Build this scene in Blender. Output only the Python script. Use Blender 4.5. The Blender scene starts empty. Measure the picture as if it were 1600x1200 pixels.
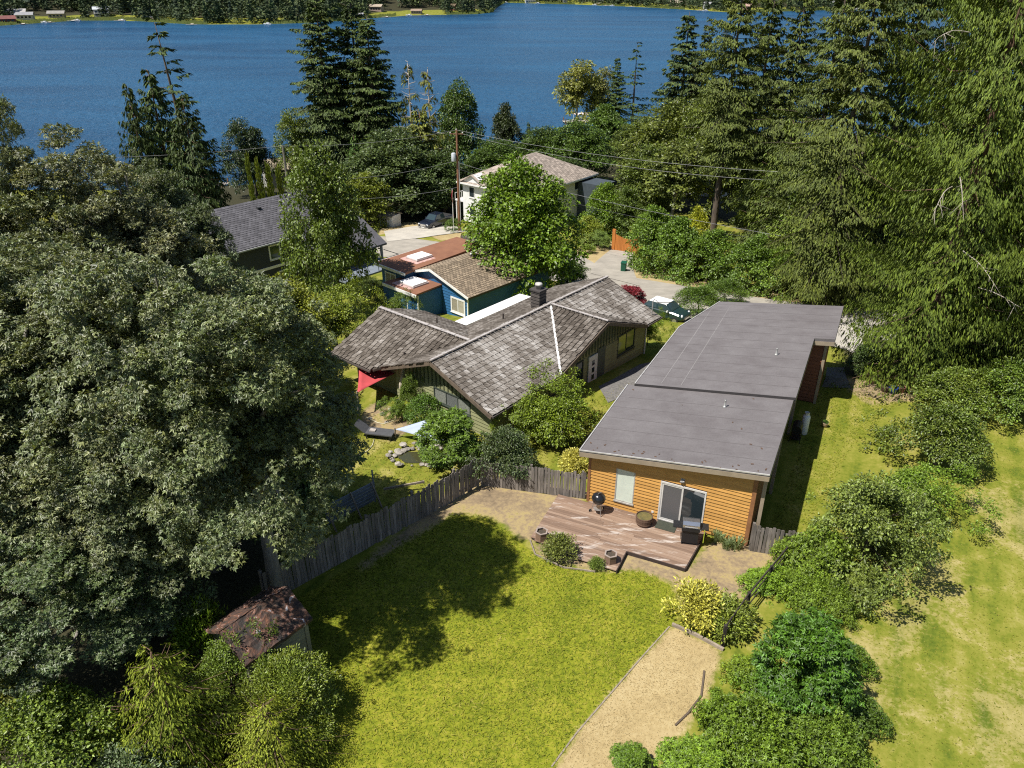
import bpy, math, random
import numpy as np
from mathutils import Vector, Matrix
R = math.radians
random.seed(7)
SC = bpy.context.scene
COL = SC.collection

# ---------------------------------------------------------------- camera
CAM_H, F, PITCH = 20.5, 1200.0, R(28.0)
ST, CT = math.sin(PITCH), math.cos(PITCH)
cam_data = bpy.data.cameras.new('camera')
cam_data.sensor_width = 36.0
cam_data.lens = 36.0 * F / 1600.0
cam_data.clip_start = 0.5
cam_data.clip_end = 12000
cam = bpy.data.objects.new('camera', cam_data)
COL.objects.link(cam)
cam.location = (0, 0, CAM_H)
cam.rotation_euler = (R(90) - PITCH, 0, 0)
SC.camera = cam

# ---------------------------------------------------------------- sky, sun, exposure
SUN_L = Vector((0.52, 0.28, -1.0)).normalized()      # direction the light travels
sun_el = math.asin(-SUN_L.z)
sun_az = math.atan2(-SUN_L.x, -SUN_L.y)              # clockwise from +Y
world = bpy.data.worlds.new('World')
SC.world = world
world.use_nodes = True
wn = world.node_tree
bg = wn.nodes['Background']
sky = wn.nodes.new('ShaderNodeTexSky')
sky.sky_type = 'NISHITA'
sky.sun_disc = False
sky.sun_elevation = sun_el
sky.sun_rotation = sun_az
sky.altitude = 100
sky.air_density = 1.0
sky.dust_density = 0.6
sky.ozone_density = 1.5
wn.links.new(sky.outputs[0], bg.inputs[0])
bg.inputs[1].default_value = 0.075
sd = bpy.data.lights.new('sun', 'SUN')
sd.energy = 5.0
sd.angle = R(0.53)
sd.color = (1.0, 0.955, 0.88)
sun = bpy.data.objects.new('sun', sd)
COL.objects.link(sun)
sun.rotation_euler = SUN_L.to_track_quat('-Z', 'Y').to_euler()
sun.location = (-40, -40, 80)
vs = SC.view_settings
vs.view_transform = 'Standard'
vs.look = 'None'
vs.exposure = 0.46
vs.gamma = 1.0
vs.use_curve_mapping = False
cy = SC.cycles
cy.max_bounces = 5
cy.diffuse_bounces = 3
cy.glossy_bounces = 3
cy.transmission_bounces = 4
cy.transparent_max_bounces = 4
cy.caustics_reflective = False
cy.caustics_refractive = False
cy.use_denoising = False
cy.filter_width = 1.15

# ---------------------------------------------------------------- terrain shape
LAKE_Z = -20.0
_py = [-400, 0, 38, 44, 49, 54, 63, 80, 105, 130]
_pz = [0.6, 0, 0, -0.5, -1.9, -3.6, -5.2, -8.4, -11.0, -13.2]
def shore_y(x):
    return np.interp(x, [-400, -75, -50, -10, 5, 60, 400], [165, 165, 172, 190, 222, 226, 232])
def ray_dir(u, v):
    return np.array([u - 800.0, F * CT - (v - 600.0) * ST, -F * ST - (v - 600.0) * CT])
def at_z(u, v, z):
    d = ray_dir(u, v); t = (z - CAM_H) / d[2]
    return Vector((d[0] * t, d[1] * t, z))
def at_y(u, v, y):
    d = ray_dir(u, v); t = y / d[1]
    return Vector((d[0] * t, y, CAM_H + d[2] * t))
_fs = [(-1500, 60), (-700, 50), (-100, 43), (0, 40), (60, 36), (120, 32), (200, 32), (300, 38), (400, 38), (470, 36), (545, 32), (560, 30), (640, 24),
       (745, 22), (770, 19), (774, 12), (790, 4), (900, 7), (1000, 11), (1150, 20), (1320, 15), (1420, 12), (1800, 6), (3000, 4)]
_fp = [at_z(u, v, LAKE_Z) for u, v in _fs]
_fa = [p.x / p.y for p in _fp]; _fy = [p.y for p in _fp]
def far_y(x, y):
    return np.interp(np.asarray(x) / np.maximum(np.asarray(y), 1.0), _fa, _fy)
def _h(x, y):
    s = np.sin(x * 12.9898 + y * 78.233) * 43758.5453
    return s - np.floor(s)
def vnoise(x, y):
    xi, yi = np.floor(x), np.floor(y); fx, fy = x - xi, y - yi
    fx = fx * fx * (3 - 2 * fx); fy = fy * fy * (3 - 2 * fy)
    a = _h(xi, yi); b = _h(xi + 1, yi); c = _h(xi, yi + 1); d = _h(xi + 1, yi + 1)
    return (a * (1 - fx) + b * fx) * (1 - fy) + (c * (1 - fx) + d * fx) * fy
def terrain(x, y):
    x = np.asarray(x, float); y = np.asarray(y, float)
    base = np.interp(y, _py, _pz)
    sy = shore_y(x)
    k = np.clip((y - 105) / np.maximum(sy - 105, 1), 0, None)
    low = -11.0 - 9.0 * np.clip(k, 0, 1) - np.clip(y - sy, 0, 25) * 0.25
    z = np.where(y > 105, low, base)
    fy = far_y(x, y)
    d = y - fy
    far = LAKE_Z + np.clip(d * 0.08, -6, 75) + np.where(d > 0, 0.4, 0) + np.clip(d - 60, 0, 800) * 0.03 * vnoise(x / 140, y / 140)
    z = np.where(y > 500, far, z)
    z = z + (vnoise(x * 0.5, y * 0.5) - 0.5) * 0.06 * (y < 300)
    return z
def tz(x, y):
    return float(terrain(np.array([x]), np.array([y]))[0])
def ground(u, v, lift=0.0):
    """where the line of sight through a picture point meets the terrain"""
    d = ray_dir(u, v)
    ys = np.linspace(6, 260, 4000)
    z = CAM_H + d[2] / d[1] * ys
    below = z < terrain(d[0] / d[1] * ys, ys)
    i = int(np.argmax(below)) if below.any() else len(ys) - 1
    y = ys[i]
    return Vector((d[0] / d[1] * y, y, tz(d[0] / d[1] * y, y) + lift))
def depth(p):
    return p[1] * CT - (p[2] - CAM_H) * ST

# ---------------------------------------------------------------- objects
def tag(o, label=None, cat=None, group=None, kind=None):
    if label: o['label'] = label
    if cat: o['category'] = cat
    if group: o['group'] = group
    if kind: o['kind'] = kind
    return o
def empty(name, loc=(0, 0, 0), rz=0.0, label=None, cat=None, group=None):
    o = bpy.data.objects.new(name, None)
    o.empty_display_size = 0.3
    COL.objects.link(o)
    o.location = loc
    o.rotation_euler = (0, 0, rz)
    return tag(o, label, cat, group)
def link(name, me, parent=None, mat=None, loc=None, rot=None, scale=None, color=None):
    o = bpy.data.objects.new(name, me)
    COL.objects.link(o)
    if parent is not None: o.parent = parent
    if loc is not None: o.location = loc
    if rot is not None: o.rotation_euler = rot
    if scale is not None: o.scale = scale
    if color is not None: o.color = (*color, 1.0)
    if mat is not None and len(me.materials) == 0: me.materials.append(mat)
    return o
def np_mesh(name, verts, faces, mat=None, smooth=False):
    verts = np.asarray(verts, np.float32); faces = np.asarray(faces, np.int32)
    me = bpy.data.meshes.new(name)
    n, k = faces.shape
    me.vertices.add(len(verts)); me.vertices.foreach_set('co', verts.ravel())
    me.loops.add(n * k); me.loops.foreach_set('vertex_index', faces.ravel())
    me.polygons.add(n)
    me.polygons.foreach_set('loop_start', np.arange(0, n * k, k, dtype=np.int32))
    if smooth: me.polygons.foreach_set('use_smooth', np.ones(n, bool))
    me.update(calc_edges=True)
    if mat: me.materials.append(mat)
    return me
class MB:
    """collects shapes for one mesh"""
    def __init__(s): s.v = []; s.f = []
    def add(s, vs, fs):
        k = len(s.v); s.v += [tuple(p) for p in vs]; s.f += [tuple(i + k for i in f) for f in fs]; return s
    def box(s, c, d, rz=0.0, m=None):
        x, y, z = d[0] / 2, d[1] / 2, d[2] / 2
        vs = [Vector(p) for p in ((-x, -y, -z), (x, -y, -z), (x, y, -z), (-x, y, -z), (-x, -y, z), (x, -y, z), (x, y, z), (-x, y, z))]
        M = Matrix.Translation(c) @ (m.to_4x4() if m else Matrix.Rotation(rz, 4, 'Z'))
        return s.add([M @ p for p in vs], [(0, 3, 2, 1), (4, 5, 6, 7), (0, 1, 5, 4), (1, 2, 6, 5), (2, 3, 7, 6), (3, 0, 4, 7)])
    def bb(s, x0, x1, y0, y1, z0, z1):
        return s.box(((x0 + x1) / 2, (y0 + y1) / 2, (z0 + z1) / 2), (x1 - x0, y1 - y0, z1 - z0))
    def beam(s, a, b, w, h):
        a, b = Vector(a), Vector(b); d = b - a
        q = d.to_track_quat('Y', 'Z').to_matrix()
        return s.box((a + b) / 2, (w, d.length, h), m=q)
    def prism(s, pts, z0, z1):
        n = len(pts)
        z0s = z0 if isinstance(z0, (list, tuple)) else [z0] * n
        z1s = z1 if isinstance(z1, (list, tuple)) else [z1] * n
        vs = [(p[0], p[1], z0s[i]) for i, p in enumerate(pts)] + [(p[0], p[1], z1s[i]) for i, p in enumerate(pts)]
        fs = [tuple(range(n - 1, -1, -1)), tuple(range(n, 2 * n))] + [(i, (i + 1) % n, n + (i + 1) % n, n + i) for i in range(n)]
        return s.add(vs, fs)
    def slab(s, pts, th):
        """polygon in space given thickness straight down"""
        n = len(pts)
        vs = [tuple(p) for p in pts] + [(p[0], p[1], p[2] - th) for p in pts]
        return s.add(vs, [tuple(range(n)), tuple(range(2 * n - 1, n - 1, -1))] + [(i, n + i, n + (i + 1) % n, (i + 1) % n) for i in range(n)])
    def tube(s, pts, rad, n=6, cap=True):
        pts = [Vector(p) for p in pts]; m = len(pts)
        rad = rad if isinstance(rad, (list, tuple)) else [rad] * m
        vs = []; up = None
        for i, p in enumerate(pts):
            t = (pts[min(i + 1, m - 1)] - pts[max(i - 1, 0)]).normalized()
            if up is None: up = t.orthogonal().normalized()
            up = (up - t * up.dot(t)).normalized() if (up - t * up.dot(t)).length > 1e-4 else t.orthogonal().normalized()
            w = t.cross(up)
            for k in range(n):
                a = 2 * math.pi * k / n
                vs.append(p + (up * math.cos(a) + w * math.sin(a)) * rad[i])
        fs = []
        for i in range(m - 1):
            for k in range(n):
                fs.append((i * n + k, i * n + (k + 1) % n, (i + 1) * n + (k + 1) % n, (i + 1) * n + k))
        if cap: fs += [tuple(range(n - 1, -1, -1)), tuple(range((m - 1) * n, m * n))]
        return s.add(vs, fs)
    def lathe(s, prof, n=20, c=(0, 0, 0)):
        vs = []; fs = []
        for r, z in prof:
            for k in range(n):
                a = 2 * math.pi * k / n
                vs.append((c[0] + r * math.cos(a), c[1] + r * math.sin(a), c[2] + z))
        for i in range(len(prof) - 1):
            for k in range(n):
                fs.append((i * n + k, i * n + (k + 1) % n, (i + 1) * n + (k + 1) % n, (i + 1) * n + k))
        fs += [tuple(range(n - 1, -1, -1)), tuple(range((len(prof) - 1) * n, len(prof) * n))]
        return s.add(vs, fs)
    def mesh(s, name, mat=None, smooth=False):
        me = bpy.data.meshes.new(name)
        me.from_pydata(s.v, [], s.f)
        if smooth: me.polygons.foreach_set('use_smooth', np.ones(len(me.polygons), bool))
        me.update()
        if mat: me.materials.append(mat)
        return me
    def build(s, name, mat, parent=None, smooth=False, bevel=0.0, loc=None, color=None):
        o = link(name, s.mesh(name, mat, smooth), parent, loc=loc, color=color)
        if bevel:
            b = o.modifiers.new('bevel', 'BEVEL'); b.width = bevel; b.segments = 2; b.limit_method = 'ANGLE'
        return o
def copy_tree(o, parent=None):
    c = o.copy(); COL.objects.link(c)
    if parent is not None: c.parent = parent
    for ch in list(o.children): copy_tree(ch, c)
    return c

# ---------------------------------------------------------------- materials
class NT:
    def __init__(s, name):
        s.m = bpy.data.materials.new(name); s.m.use_nodes = True
        s.t = s.m.node_tree; s.b = s.t.nodes['Principled BSDF']; s.out = s.t.nodes['Material Output']
    def n(s, typ, **kw):
        nd = s.t.nodes.new(typ)
        for k, v in kw.items(): setattr(nd, k, v)
        return nd
    def l(s, a, b): s.t.links.new(a, b)
    def coord(s, kind='Object', scale=None):
        tc = s.n('ShaderNodeTexCoord')
        o = tc.outputs[kind]
        if scale:
            mp = s.n('ShaderNodeMapping'); mp.inputs['Scale'].default_value = scale
            s.l(o, mp.inputs[0]); o = mp.outputs[0]
        return o
    def pos(s):
        return s.n('ShaderNodeNewGeometry').outputs['Position']
    def noise(s, vec, scale, detail=4, rough=0.6, dist=0.0):
        nz = s.n('ShaderNodeTexNoise')
        nz.inputs['Scale'].default_value = scale; nz.inputs['Detail'].default_value = detail
        nz.inputs['Roughness'].default_value = rough; nz.inputs['Distortion'].default_value = dist
        if vec is not None: s.l(vec, nz.inputs['Vector'])
        return nz.outputs['Fac']
    def ramp(s, fac, stops, interp='LINEAR'):
        r = s.n('ShaderNodeValToRGB'); e = r.color_ramp.elements
        r.color_ramp.interpolation = interp
        while len(e) < len(stops): e.new(0.5)
        for i, (p, c) in enumerate(stops):
            e[i].position = p; e[i].color = (*c, 1) if not isinstance(c, float) else (c, c, c, 1)
        s.l(fac, r.inputs[0]); return r.outputs[0]
    def mix(s, fac, a, b, typ='MIX'):
        m = s.n('ShaderNodeMix', data_type='RGBA', blend_type=typ)
        for sock, val in ((m.inputs[0], fac), (m.inputs[6], a), (m.inputs[7], b)):
            if isinstance(val, (int, float)): sock.default_value = val
            elif isinstance(val, tuple): sock.default_value = (*val, 1)
            else: s.l(val, sock)
        return m.outputs[2]
    def math(s, op, a, b=None, clamp=False):
        m = s.n('ShaderNodeMath', operation=op, use_clamp=clamp)
        for i, val in enumerate((a, b)):
            if val is None: continue
            if isinstance(val, (int, float)): m.inputs[i].default_value = val
            else: s.l(val, m.inputs[i])
        return m.outputs[0]
    def bump(s, h, strength=0.3, dist=0.05):
        b = s.n('ShaderNodeBump'); b.inputs['Strength'].default_value = strength; b.inputs['Distance'].default_value = dist
        s.l(h, b.inputs['Height']); s.l(b.outputs[0], s.b.inputs['Normal'])
    def col(s, c):
        if isinstance(c, tuple): s.b.inputs['Base Color'].default_value = (*c, 1)
        else: s.l(c, s.b.inputs['Base Color'])
    def set(s, **kw):
        for k, v in kw.items():
            i = s.b.inputs[k]
            if isinstance(v, (int, float)): i.default_value = v
            elif isinstance(v, tuple): i.default_value = (*v, 1) if len(v) == 3 else v
            else: s.l(v, i)
        return s
_mc = {}
def mat(name, c1, c2=None, scale=3.0, rough=0.7, bump=0.15, stretch=None, metal=0.0, spec=0.4, rnd=0.0, detail=5, lo=0.35, hi=0.68, coat=0.0):
    """plain surface with grain: two colours mixed by noise, a little relief, optional piece-to-piece variation"""
    if name in _mc: return _mc[name]
    t = NT(name)
    v = t.coord('Object', stretch or (1, 1, 1))
    if c2 is None: c2 = tuple(x * 0.75 for x in c1)
    nz = t.noise(v, scale, detail)
    c = t.mix(t.ramp(nz, [(lo, 0.0), (hi, 1.0)]), c1, c2)
    if rnd:
        a = t.n('ShaderNodeObjectInfo').outputs['Random']; b = t.n('ShaderNodeNewGeometry').outputs['Random Per Island']
        r = t.math('FRACT', t.math('ADD', a, b))
        k = t.ramp(r, [(0.0, 1.0 - rnd), (1.0, 1.0 + rnd)])
        c = t.mix(1.0, c, k, 'MULTIPLY')
    t.col(c); t.set(Roughness=rough, Metallic=metal)
    t.b.inputs['Specular IOR Level'].default_value = spec
    if coat: t.b.inputs['Coat Weight'].default_value = coat
    if bump: t.bump(nz, bump, 0.03)
    _mc[name] = t.m
    return t.m
def glass(name, c=(0.02, 0.03, 0.035), rough=0.06):
    if name in _mc: return _mc[name]
    t = NT(name); t.col(c); t.set(Roughness=rough); t.b.inputs['Specular IOR Level'].default_value = 0.8
    t.bump(t.noise(t.coord('Object'), 1.5, 2), 0.03, 0.02)
    _mc[name] = t.m
    return t.m

# ================================================================ ground, lake, roads
def seg(a, b, step): return list(np.arange(a, b, step))
gx = sorted(set([-6000, -4000, -2500, -1600] + seg(-1200, -400, 40) + seg(-400, -120, 20) + seg(-120, -40, 5) + seg(-40, -16, 1) + seg(-16, 27, 0.3) + seg(27, 60, 1)
     + seg(60, 140, 5) + seg(140, 400, 20) + seg(400, 1200, 40) + [1200, 1600, 2500, 4000, 6000]))
gy = sorted(set([-300, -100, -40, -10, 0, 4] + seg(8, 46, 0.3) + seg(46, 110, 1.0) + seg(110, 250, 3) + seg(250, 700, 50) + seg(700, 1250, 8) + seg(1250, 2000, 50) + [2000, 2600, 3600, 5000, 8000]))
GX, GY = np.meshgrid(np.array(gx), np.array(gy))
GZ = terrain(GX, GY)
nx, ny = len(gx), len(gy)
idx = np.arange(nx * ny).reshape(ny, nx)
gf = np.stack([idx[:-1, :-1], idx[:-1, 1:], idx[1:, 1:], idx[1:, :-1]], -1).reshape(-1, 4)
gv = np.stack([GX, GY, GZ], -1).reshape(-1, 3)

def poly_px(pts, z=None):
    return [ground(u, v) if z is None else at_z(u, v, z) for u, v in pts]
def sdist(poly, X, Y):
    """signed distance to a polygon, positive inside"""
    d = np.full(X.shape, 1e9); ins = np.zeros(X.shape, bool)
    n = len(poly)
    for i in range(n):
        ax, ay = poly[i][0], poly[i][1]; bx, by = poly[(i + 1) % n][0], poly[(i + 1) % n][1]
        ex, ey = bx - ax, by - ay
        t = np.clip(((X - ax) * ex + (Y - ay) * ey) / (ex * ex + ey * ey + 1e-12), 0, 1)
        d = np.minimum(d, np.hypot(X - ax - t * ex, Y - ay - t * ey))
        c = ((ay > Y) != (by > Y)) & (X < (bx - ax) * (Y - ay) / (by - ay + 1e-12) + ax)
        ins ^= c
    return np.where(ins, d, -d)
def zone(polys, soft, X, Y):
    w = np.zeros(X.shape)
    for p in polys:
        w = np.maximum(w, np.clip(sdist(p, X, Y) / soft * 0.5 + 0.5, 0, 1))
    return w
LAWN = [poly_px([(470, 935), (560, 880), (640, 830), (700, 800), (760, 806), (800, 838), (838, 868), (870, 885), (925, 896), (962, 884), (1010, 895), (1055, 915), (1068, 938),
                 (1050, 978), (985, 1050), (900, 1148), (850, 1230), (500, 1330), (380, 1100)])]
DIRT = [poly_px([(560, 884), (640, 820), (690, 775), (745, 752), (790, 745), (850, 752), (920, 775), (880, 800), (845, 850), (815, 842), (770, 808), (715, 802), (650, 838), (570, 890)]),
        poly_px([(830, 838), (880, 860), (960, 876), (985, 862), (1075, 888), (1110, 845), (1170, 850), (1225, 858), (1205, 890), (1165, 930), (1130, 975), (1068, 945), (1050, 912), (1000, 893), (940, 893), (870, 882), (838, 866)]),
        poly_px([(1322, 590), (1420, 605), (1440, 625), (1360, 632), (1325, 612)]),
        poly_px([(590, 625), (640, 650), (650, 672), (610, 690), (560, 670), (570, 640)])]
DRY = [poly_px([(1050, 978), (1128, 1018), (1100, 1105), (1050, 1160), (980, 1260), (830, 1260), (900, 1148), (985, 1050)]),
       poly_px([(985, 395), (1010, 415), (1110, 435), (1220, 450), (1330, 458), (1380, 480), (1360, 500), (1330, 498), (1160, 472), (1000, 450), (985, 430)]), poly_px([(880, 420), (905, 385), (955, 375), (960, 392), (930, 415), (900, 430)]),
       poly_px([(600, 352), (655, 346), (655, 352), (590, 368)]), poly_px([(660, 366), (725, 358), (720, 372), (690, 376)])]
DRYFIELD = [poly_px([(1290, 1010), (1350, 990), (1390, 1050), (1370, 1120), (1330, 1090)]), poly_px([(1530, 790), (1600, 770), (1680, 830), (1600, 870)]), poly_px([(1390, 900), (1450, 860), (1500, 900), (1440, 980), (1400, 1000)]), poly_px([(1500, 1090), (1620, 1060), (1640, 1200), (1560, 1180)])]
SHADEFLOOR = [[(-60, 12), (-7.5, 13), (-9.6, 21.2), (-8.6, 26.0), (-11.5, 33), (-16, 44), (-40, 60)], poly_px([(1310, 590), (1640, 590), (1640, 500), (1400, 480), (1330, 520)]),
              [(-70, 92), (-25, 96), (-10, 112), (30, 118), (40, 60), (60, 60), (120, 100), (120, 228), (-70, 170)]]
t = NT('ground_cover')
pos = t.pos()
def attr(name):
    a = t.n('ShaderNodeAttribute'); a.attribute_name = name; return a.outputs['Fac']
n_fine = t.noise(pos, 5.5, 5, 0.7); n_mid = t.noise(pos, 0.7, 4, 0.6, 0.6); n_big = t.noise(pos, 0.16, 3, 0.5); n_xfine = t.noise(pos, 26.0, 3, 0.7)
sp = t.n('ShaderNodeSeparateXYZ'); t.l(pos, sp.inputs[0])
stripe = t.noise(t.math('MULTIPLY', t.math('ADD', t.math('MULTIPLY', sp.outputs[0], 0.86), t.math('MULTIPLY', sp.outputs[1], -0.5)), 1.0), 1.4, 1)
cv = t.n('ShaderNodeCombineXYZ'); t.l(t.math('ADD', t.math('MULTIPLY', sp.outputs[0], 1.1), t.math('MULTIPLY', sp.outputs[1], -0.55)), cv.inputs[0])
t.l(t.math('MULTIPLY', t.math('ADD', t.math('MULTIPLY', sp.outputs[0], 0.05), t.math('MULTIPLY', sp.outputs[1], 0.1)), 1.0), cv.inputs[1])
stripe = t.noise(cv.outputs[0], 1.3, 3, 0.5)
field = t.ramp(t.math('ADD', t.math('MULTIPLY', n_mid, 0.42), t.math('ADD', t.math('MULTIPLY', n_fine, 0.26), t.math('MULTIPLY', stripe, 0.32))),
               [(0.38, (0.085, 0.12, 0.014)), (0.46, (0.16, 0.18, 0.022)), (0.54, (0.225, 0.22, 0.038)), (0.64, (0.34, 0.295, 0.1))])
lawn = t.ramp(t.math('ADD', t.math('MULTIPLY', n_fine, 0.6), t.math('MULTIPLY', n_mid, 0.4)), [(0.36, (0.072, 0.1, 0.009)), (0.5, (0.195, 0.215, 0.017)), (0.64, (0.31, 0.28, 0.04))])
dirt = t.ramp(t.math('ADD', t.math('MULTIPLY', n_fine, 0.45), t.math('MULTIPLY', n_mid, 0.55)), [(0.32, (0.13, 0.1, 0.068)), (0.47, (0.26, 0.195, 0.12)), (0.56, (0.35, 0.27, 0.13)), (0.66, (0.2, 0.19, 0.04))])
dry = t.ramp(t.math('ADD', t.math('MULTIPLY', n_fine, 0.5), t.math('MULTIPLY', n_mid, 0.5)), [(0.32, (0.27, 0.2, 0.095)), (0.5, (0.39, 0.3, 0.15)), (0.66, (0.46, 0.37, 0.2))])
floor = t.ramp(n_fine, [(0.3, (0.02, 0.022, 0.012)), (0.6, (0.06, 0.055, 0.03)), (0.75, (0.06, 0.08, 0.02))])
def ragged(a, amt=0.55):
    s = t.math('ADD', attr(a), t.math('MULTIPLY', t.math('SUBTRACT', t.math('ADD', t.math('MULTIPLY', n_fine, 0.5), t.math('MULTIPLY', n_mid, 0.5)), 0.5), amt))
    return t.ramp(s, [(0.42, 0.0), (0.58, 1.0)])
c = t.mix(ragged('z_lawn', 0.3), field, lawn)
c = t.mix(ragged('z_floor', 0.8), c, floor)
c = t.mix(ragged('z_dry', 0.7), c, dry)
c = t.mix(t.math('MULTIPLY', ragged('z_dryfield', 1.5), 0.38), c, dry)
c = t.mix(ragged('z_dirt', 0.9), c, dirt)
t.col(c); t.set(Roughness=0.95)
t.b.inputs['Specular IOR Level'].default_value = 0.1
t.bump(t.math('ADD', n_fine, t.math('MULTIPLY', n_xfine, 0.25)), 0.3, 0.05)
gm = np_mesh('ground', gv, gf, t.m, smooth=True)
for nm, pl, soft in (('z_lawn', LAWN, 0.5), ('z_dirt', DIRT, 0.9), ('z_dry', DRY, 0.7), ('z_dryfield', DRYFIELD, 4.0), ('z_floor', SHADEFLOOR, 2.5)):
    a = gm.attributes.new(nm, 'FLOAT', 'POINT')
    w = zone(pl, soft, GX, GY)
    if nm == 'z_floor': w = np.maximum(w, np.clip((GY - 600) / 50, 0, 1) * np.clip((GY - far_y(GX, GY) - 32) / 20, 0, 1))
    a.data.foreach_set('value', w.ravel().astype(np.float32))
tag(link('ground', gm), kind='structure')

# grass blades standing on the lawn and the field: nobody could count them
def grass(name, label, polys, avoid, n, hmin, hmax, box, stops, seed, wid=0.022):
    rg = np.random.default_rng(seed)
    x = rg.uniform(box[0], box[1], n); y = rg.uniform(box[2], box[3], n)
    keep = zone(polys, 0.3, x, y) > 0.5
    if avoid: keep &= zone(avoid, 0.4, x, y) < rg.uniform(0.2, 0.8, n)
    keep &= vnoise(x * 1.7 + 3, y * 1.7) > rg.uniform(-0.2, 0.55, n)
    x, y = x[keep], y[keep]; m = len(x)
    z = terrain(x, y)
    z = z - 0.004; a = rg.uniform(0, 2 * np.pi, m); h = rg.uniform(hmin, hmax, m); lean = rg.uniform(0.8, 2.4, m) * h; la = rg.uniform(0, 2 * np.pi, m)
    w = rg.uniform(0.6, 1.5, m) * wid
    p0 = np.stack([x - np.cos(a) * w, y - np.sin(a) * w, z], -1); p1 = np.stack([x + np.cos(a) * w, y + np.sin(a) * w, z], -1)
    p2 = np.stack([x + np.cos(la) * lean, y + np.sin(la) * lean, z + h], -1)
    v = np.stack([p0, p1, p2], 1).reshape(-1, 3)
    t = NT(name + '_blades')
    r = t.n('ShaderNodeNewGeometry').outputs['Random Per Island']
    k = t.math('ADD', t.math('MULTIPLY', r, 0.6), t.math('MULTIPLY', t.noise(t.pos(), 0.8, 3), 0.4))
    t.col(t.ramp(k, stops)); t.set(Roughness=0.6); t.b.inputs['Specular IOR Level'].default_value = 0.2
    tr = t.n('ShaderNodeBsdfTranslucent'); t.l(t.b.inputs['Base Color'].links[0].from_socket, tr.inputs[0])
    up = t.n('ShaderNodeCombineXYZ'); up.inputs[2].default_value = 1.0; t.l(up.outputs[0], t.b.inputs['Normal'])
    mx = t.n('ShaderNodeMixShader'); mx.inputs[0].default_value = 0.12
    t.l(t.b.outputs[0], mx.inputs[1]); t.l(tr.outputs[0], mx.inputs[2]); t.l(mx.outputs[0], t.out.inputs[0])
    o = link(name, np_mesh(name, v, np.arange(3 * m).reshape(-1, 3), t.m))
    tag(o, label, 'grass', kind='stuff')
    return o
grass('lawn_grass', 'short yellowish green grass of the mown back lawn', LAWN, DIRT + DRY, 170000, 0.03, 0.085, (-13, 9, 11, 30),
      [(0.2, (0.11, 0.15, 0.011)), (0.5, (0.205, 0.235, 0.018)), (0.75, (0.285, 0.275, 0.036)), (0.95, (0.4, 0.34, 0.11))], 3)
FIELD = [poly_px([(1240, 1260), (1290, 960), (1380, 850), (1500, 760), (1550, 660), (1750, 640), (1800, 1260)])]
grass('field_grass', 'patchy mown grass of the open field along the brambles', FIELD, DRY, 70000, 0.015, 0.05, (5, 30, 11, 40),
      [(0.2, (0.11, 0.14, 0.015)), (0.45, (0.18, 0.19, 0.02)), (0.7, (0.26, 0.24, 0.04)), (0.95, (0.38, 0.31, 0.11))], 4, 0.024)
SIDE = [poly_px([(1190, 860), (1250, 700), (1300, 560), (1330, 610), (1420, 620), (1330, 700), (1260, 840), (1240, 900)])]
grass('side_yard_grass', 'green grass strip beside the grey roofed house, half in its shadow', SIDE, [], 60000, 0.03, 0.09, (8, 26, 22, 42),
      [(0.2, (0.1, 0.14, 0.01)), (0.6, (0.2, 0.22, 0.014)), (0.95, (0.31, 0.27, 0.05))], 5)
NEIGH = [poly_px([(520, 800), (500, 720), (530, 680), (600, 672), (640, 690), (690, 735), (640, 790), (560, 830)]), poly_px([(830, 700), (900, 640), (980, 600), (960, 650), (900, 720), (860, 730)])]
grass('neighbour_lawn_grass', 'yellow green grass of the neighbouring lawn behind the board fence', NEIGH, [], 50000, 0.03, 0.09, (-14, 8, 26, 42),
      [(0.2, (0.08, 0.11, 0.01)), (0.5, (0.18, 0.18, 0.02)), (0.95, (0.33, 0.27, 0.06))], 6)
BED = [DRY[0]]
grass('dry_grass', 'straw coloured dead grass on the edged bed', BED, [], 60000, 0.01, 0.035, (0, 8, 11, 22),
      [(0.2, (0.3, 0.23, 0.11)), (0.6, (0.41, 0.32, 0.16)), (0.95, (0.5, 0.41, 0.22))], 8)

# ---- lake
t = NT('lake_water')
p = t.pos()
mp = t.n('ShaderNodeMapping'); mp.inputs['Scale'].default_value = (0.5, 0.9, 1); t.l(p, mp.inputs[0])
w1 = t.noise(mp.outputs[0], 0.9, 4, 0.65); w2 = t.noise(p, 0.012, 3, 0.5, 1.0)
mp2 = t.n('ShaderNodeMapping'); mp2.inputs['Scale'].default_value = (0.006, 0.016, 1); t.l(p, mp2.inputs[0])
w3 = t.noise(mp2.outputs[0], 1.0, 4, 0.6, 0.5)
t.col(t.mix(t.ramp(w3, [(0.35, 0.0), (0.65, 1.0)]), (0.007, 0.05, 0.122), (0.018, 0.09, 0.186)))
t.set(Roughness=t.ramp(w3, [(0.3, 0.22), (0.7, 0.32)])); t.b.inputs['Specular IOR Level'].default_value = 0.26; t.b.inputs['IOR'].default_value = 1.33
t.bump(t.math('ADD', w1, t.math('MULTIPLY', t.noise(p, 0.25, 3, 0.6), 1.5)), 1.0, 1.1)
lv = [(-6000, 120, LAKE_Z), (6000, 120, LAKE_Z), (6000, 6000, LAKE_Z), (-6000, 6000, LAKE_Z)]
tag(link('lake', np_mesh('lake', lv, [(0, 1, 2, 3)], t.m)), kind='structure')

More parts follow.
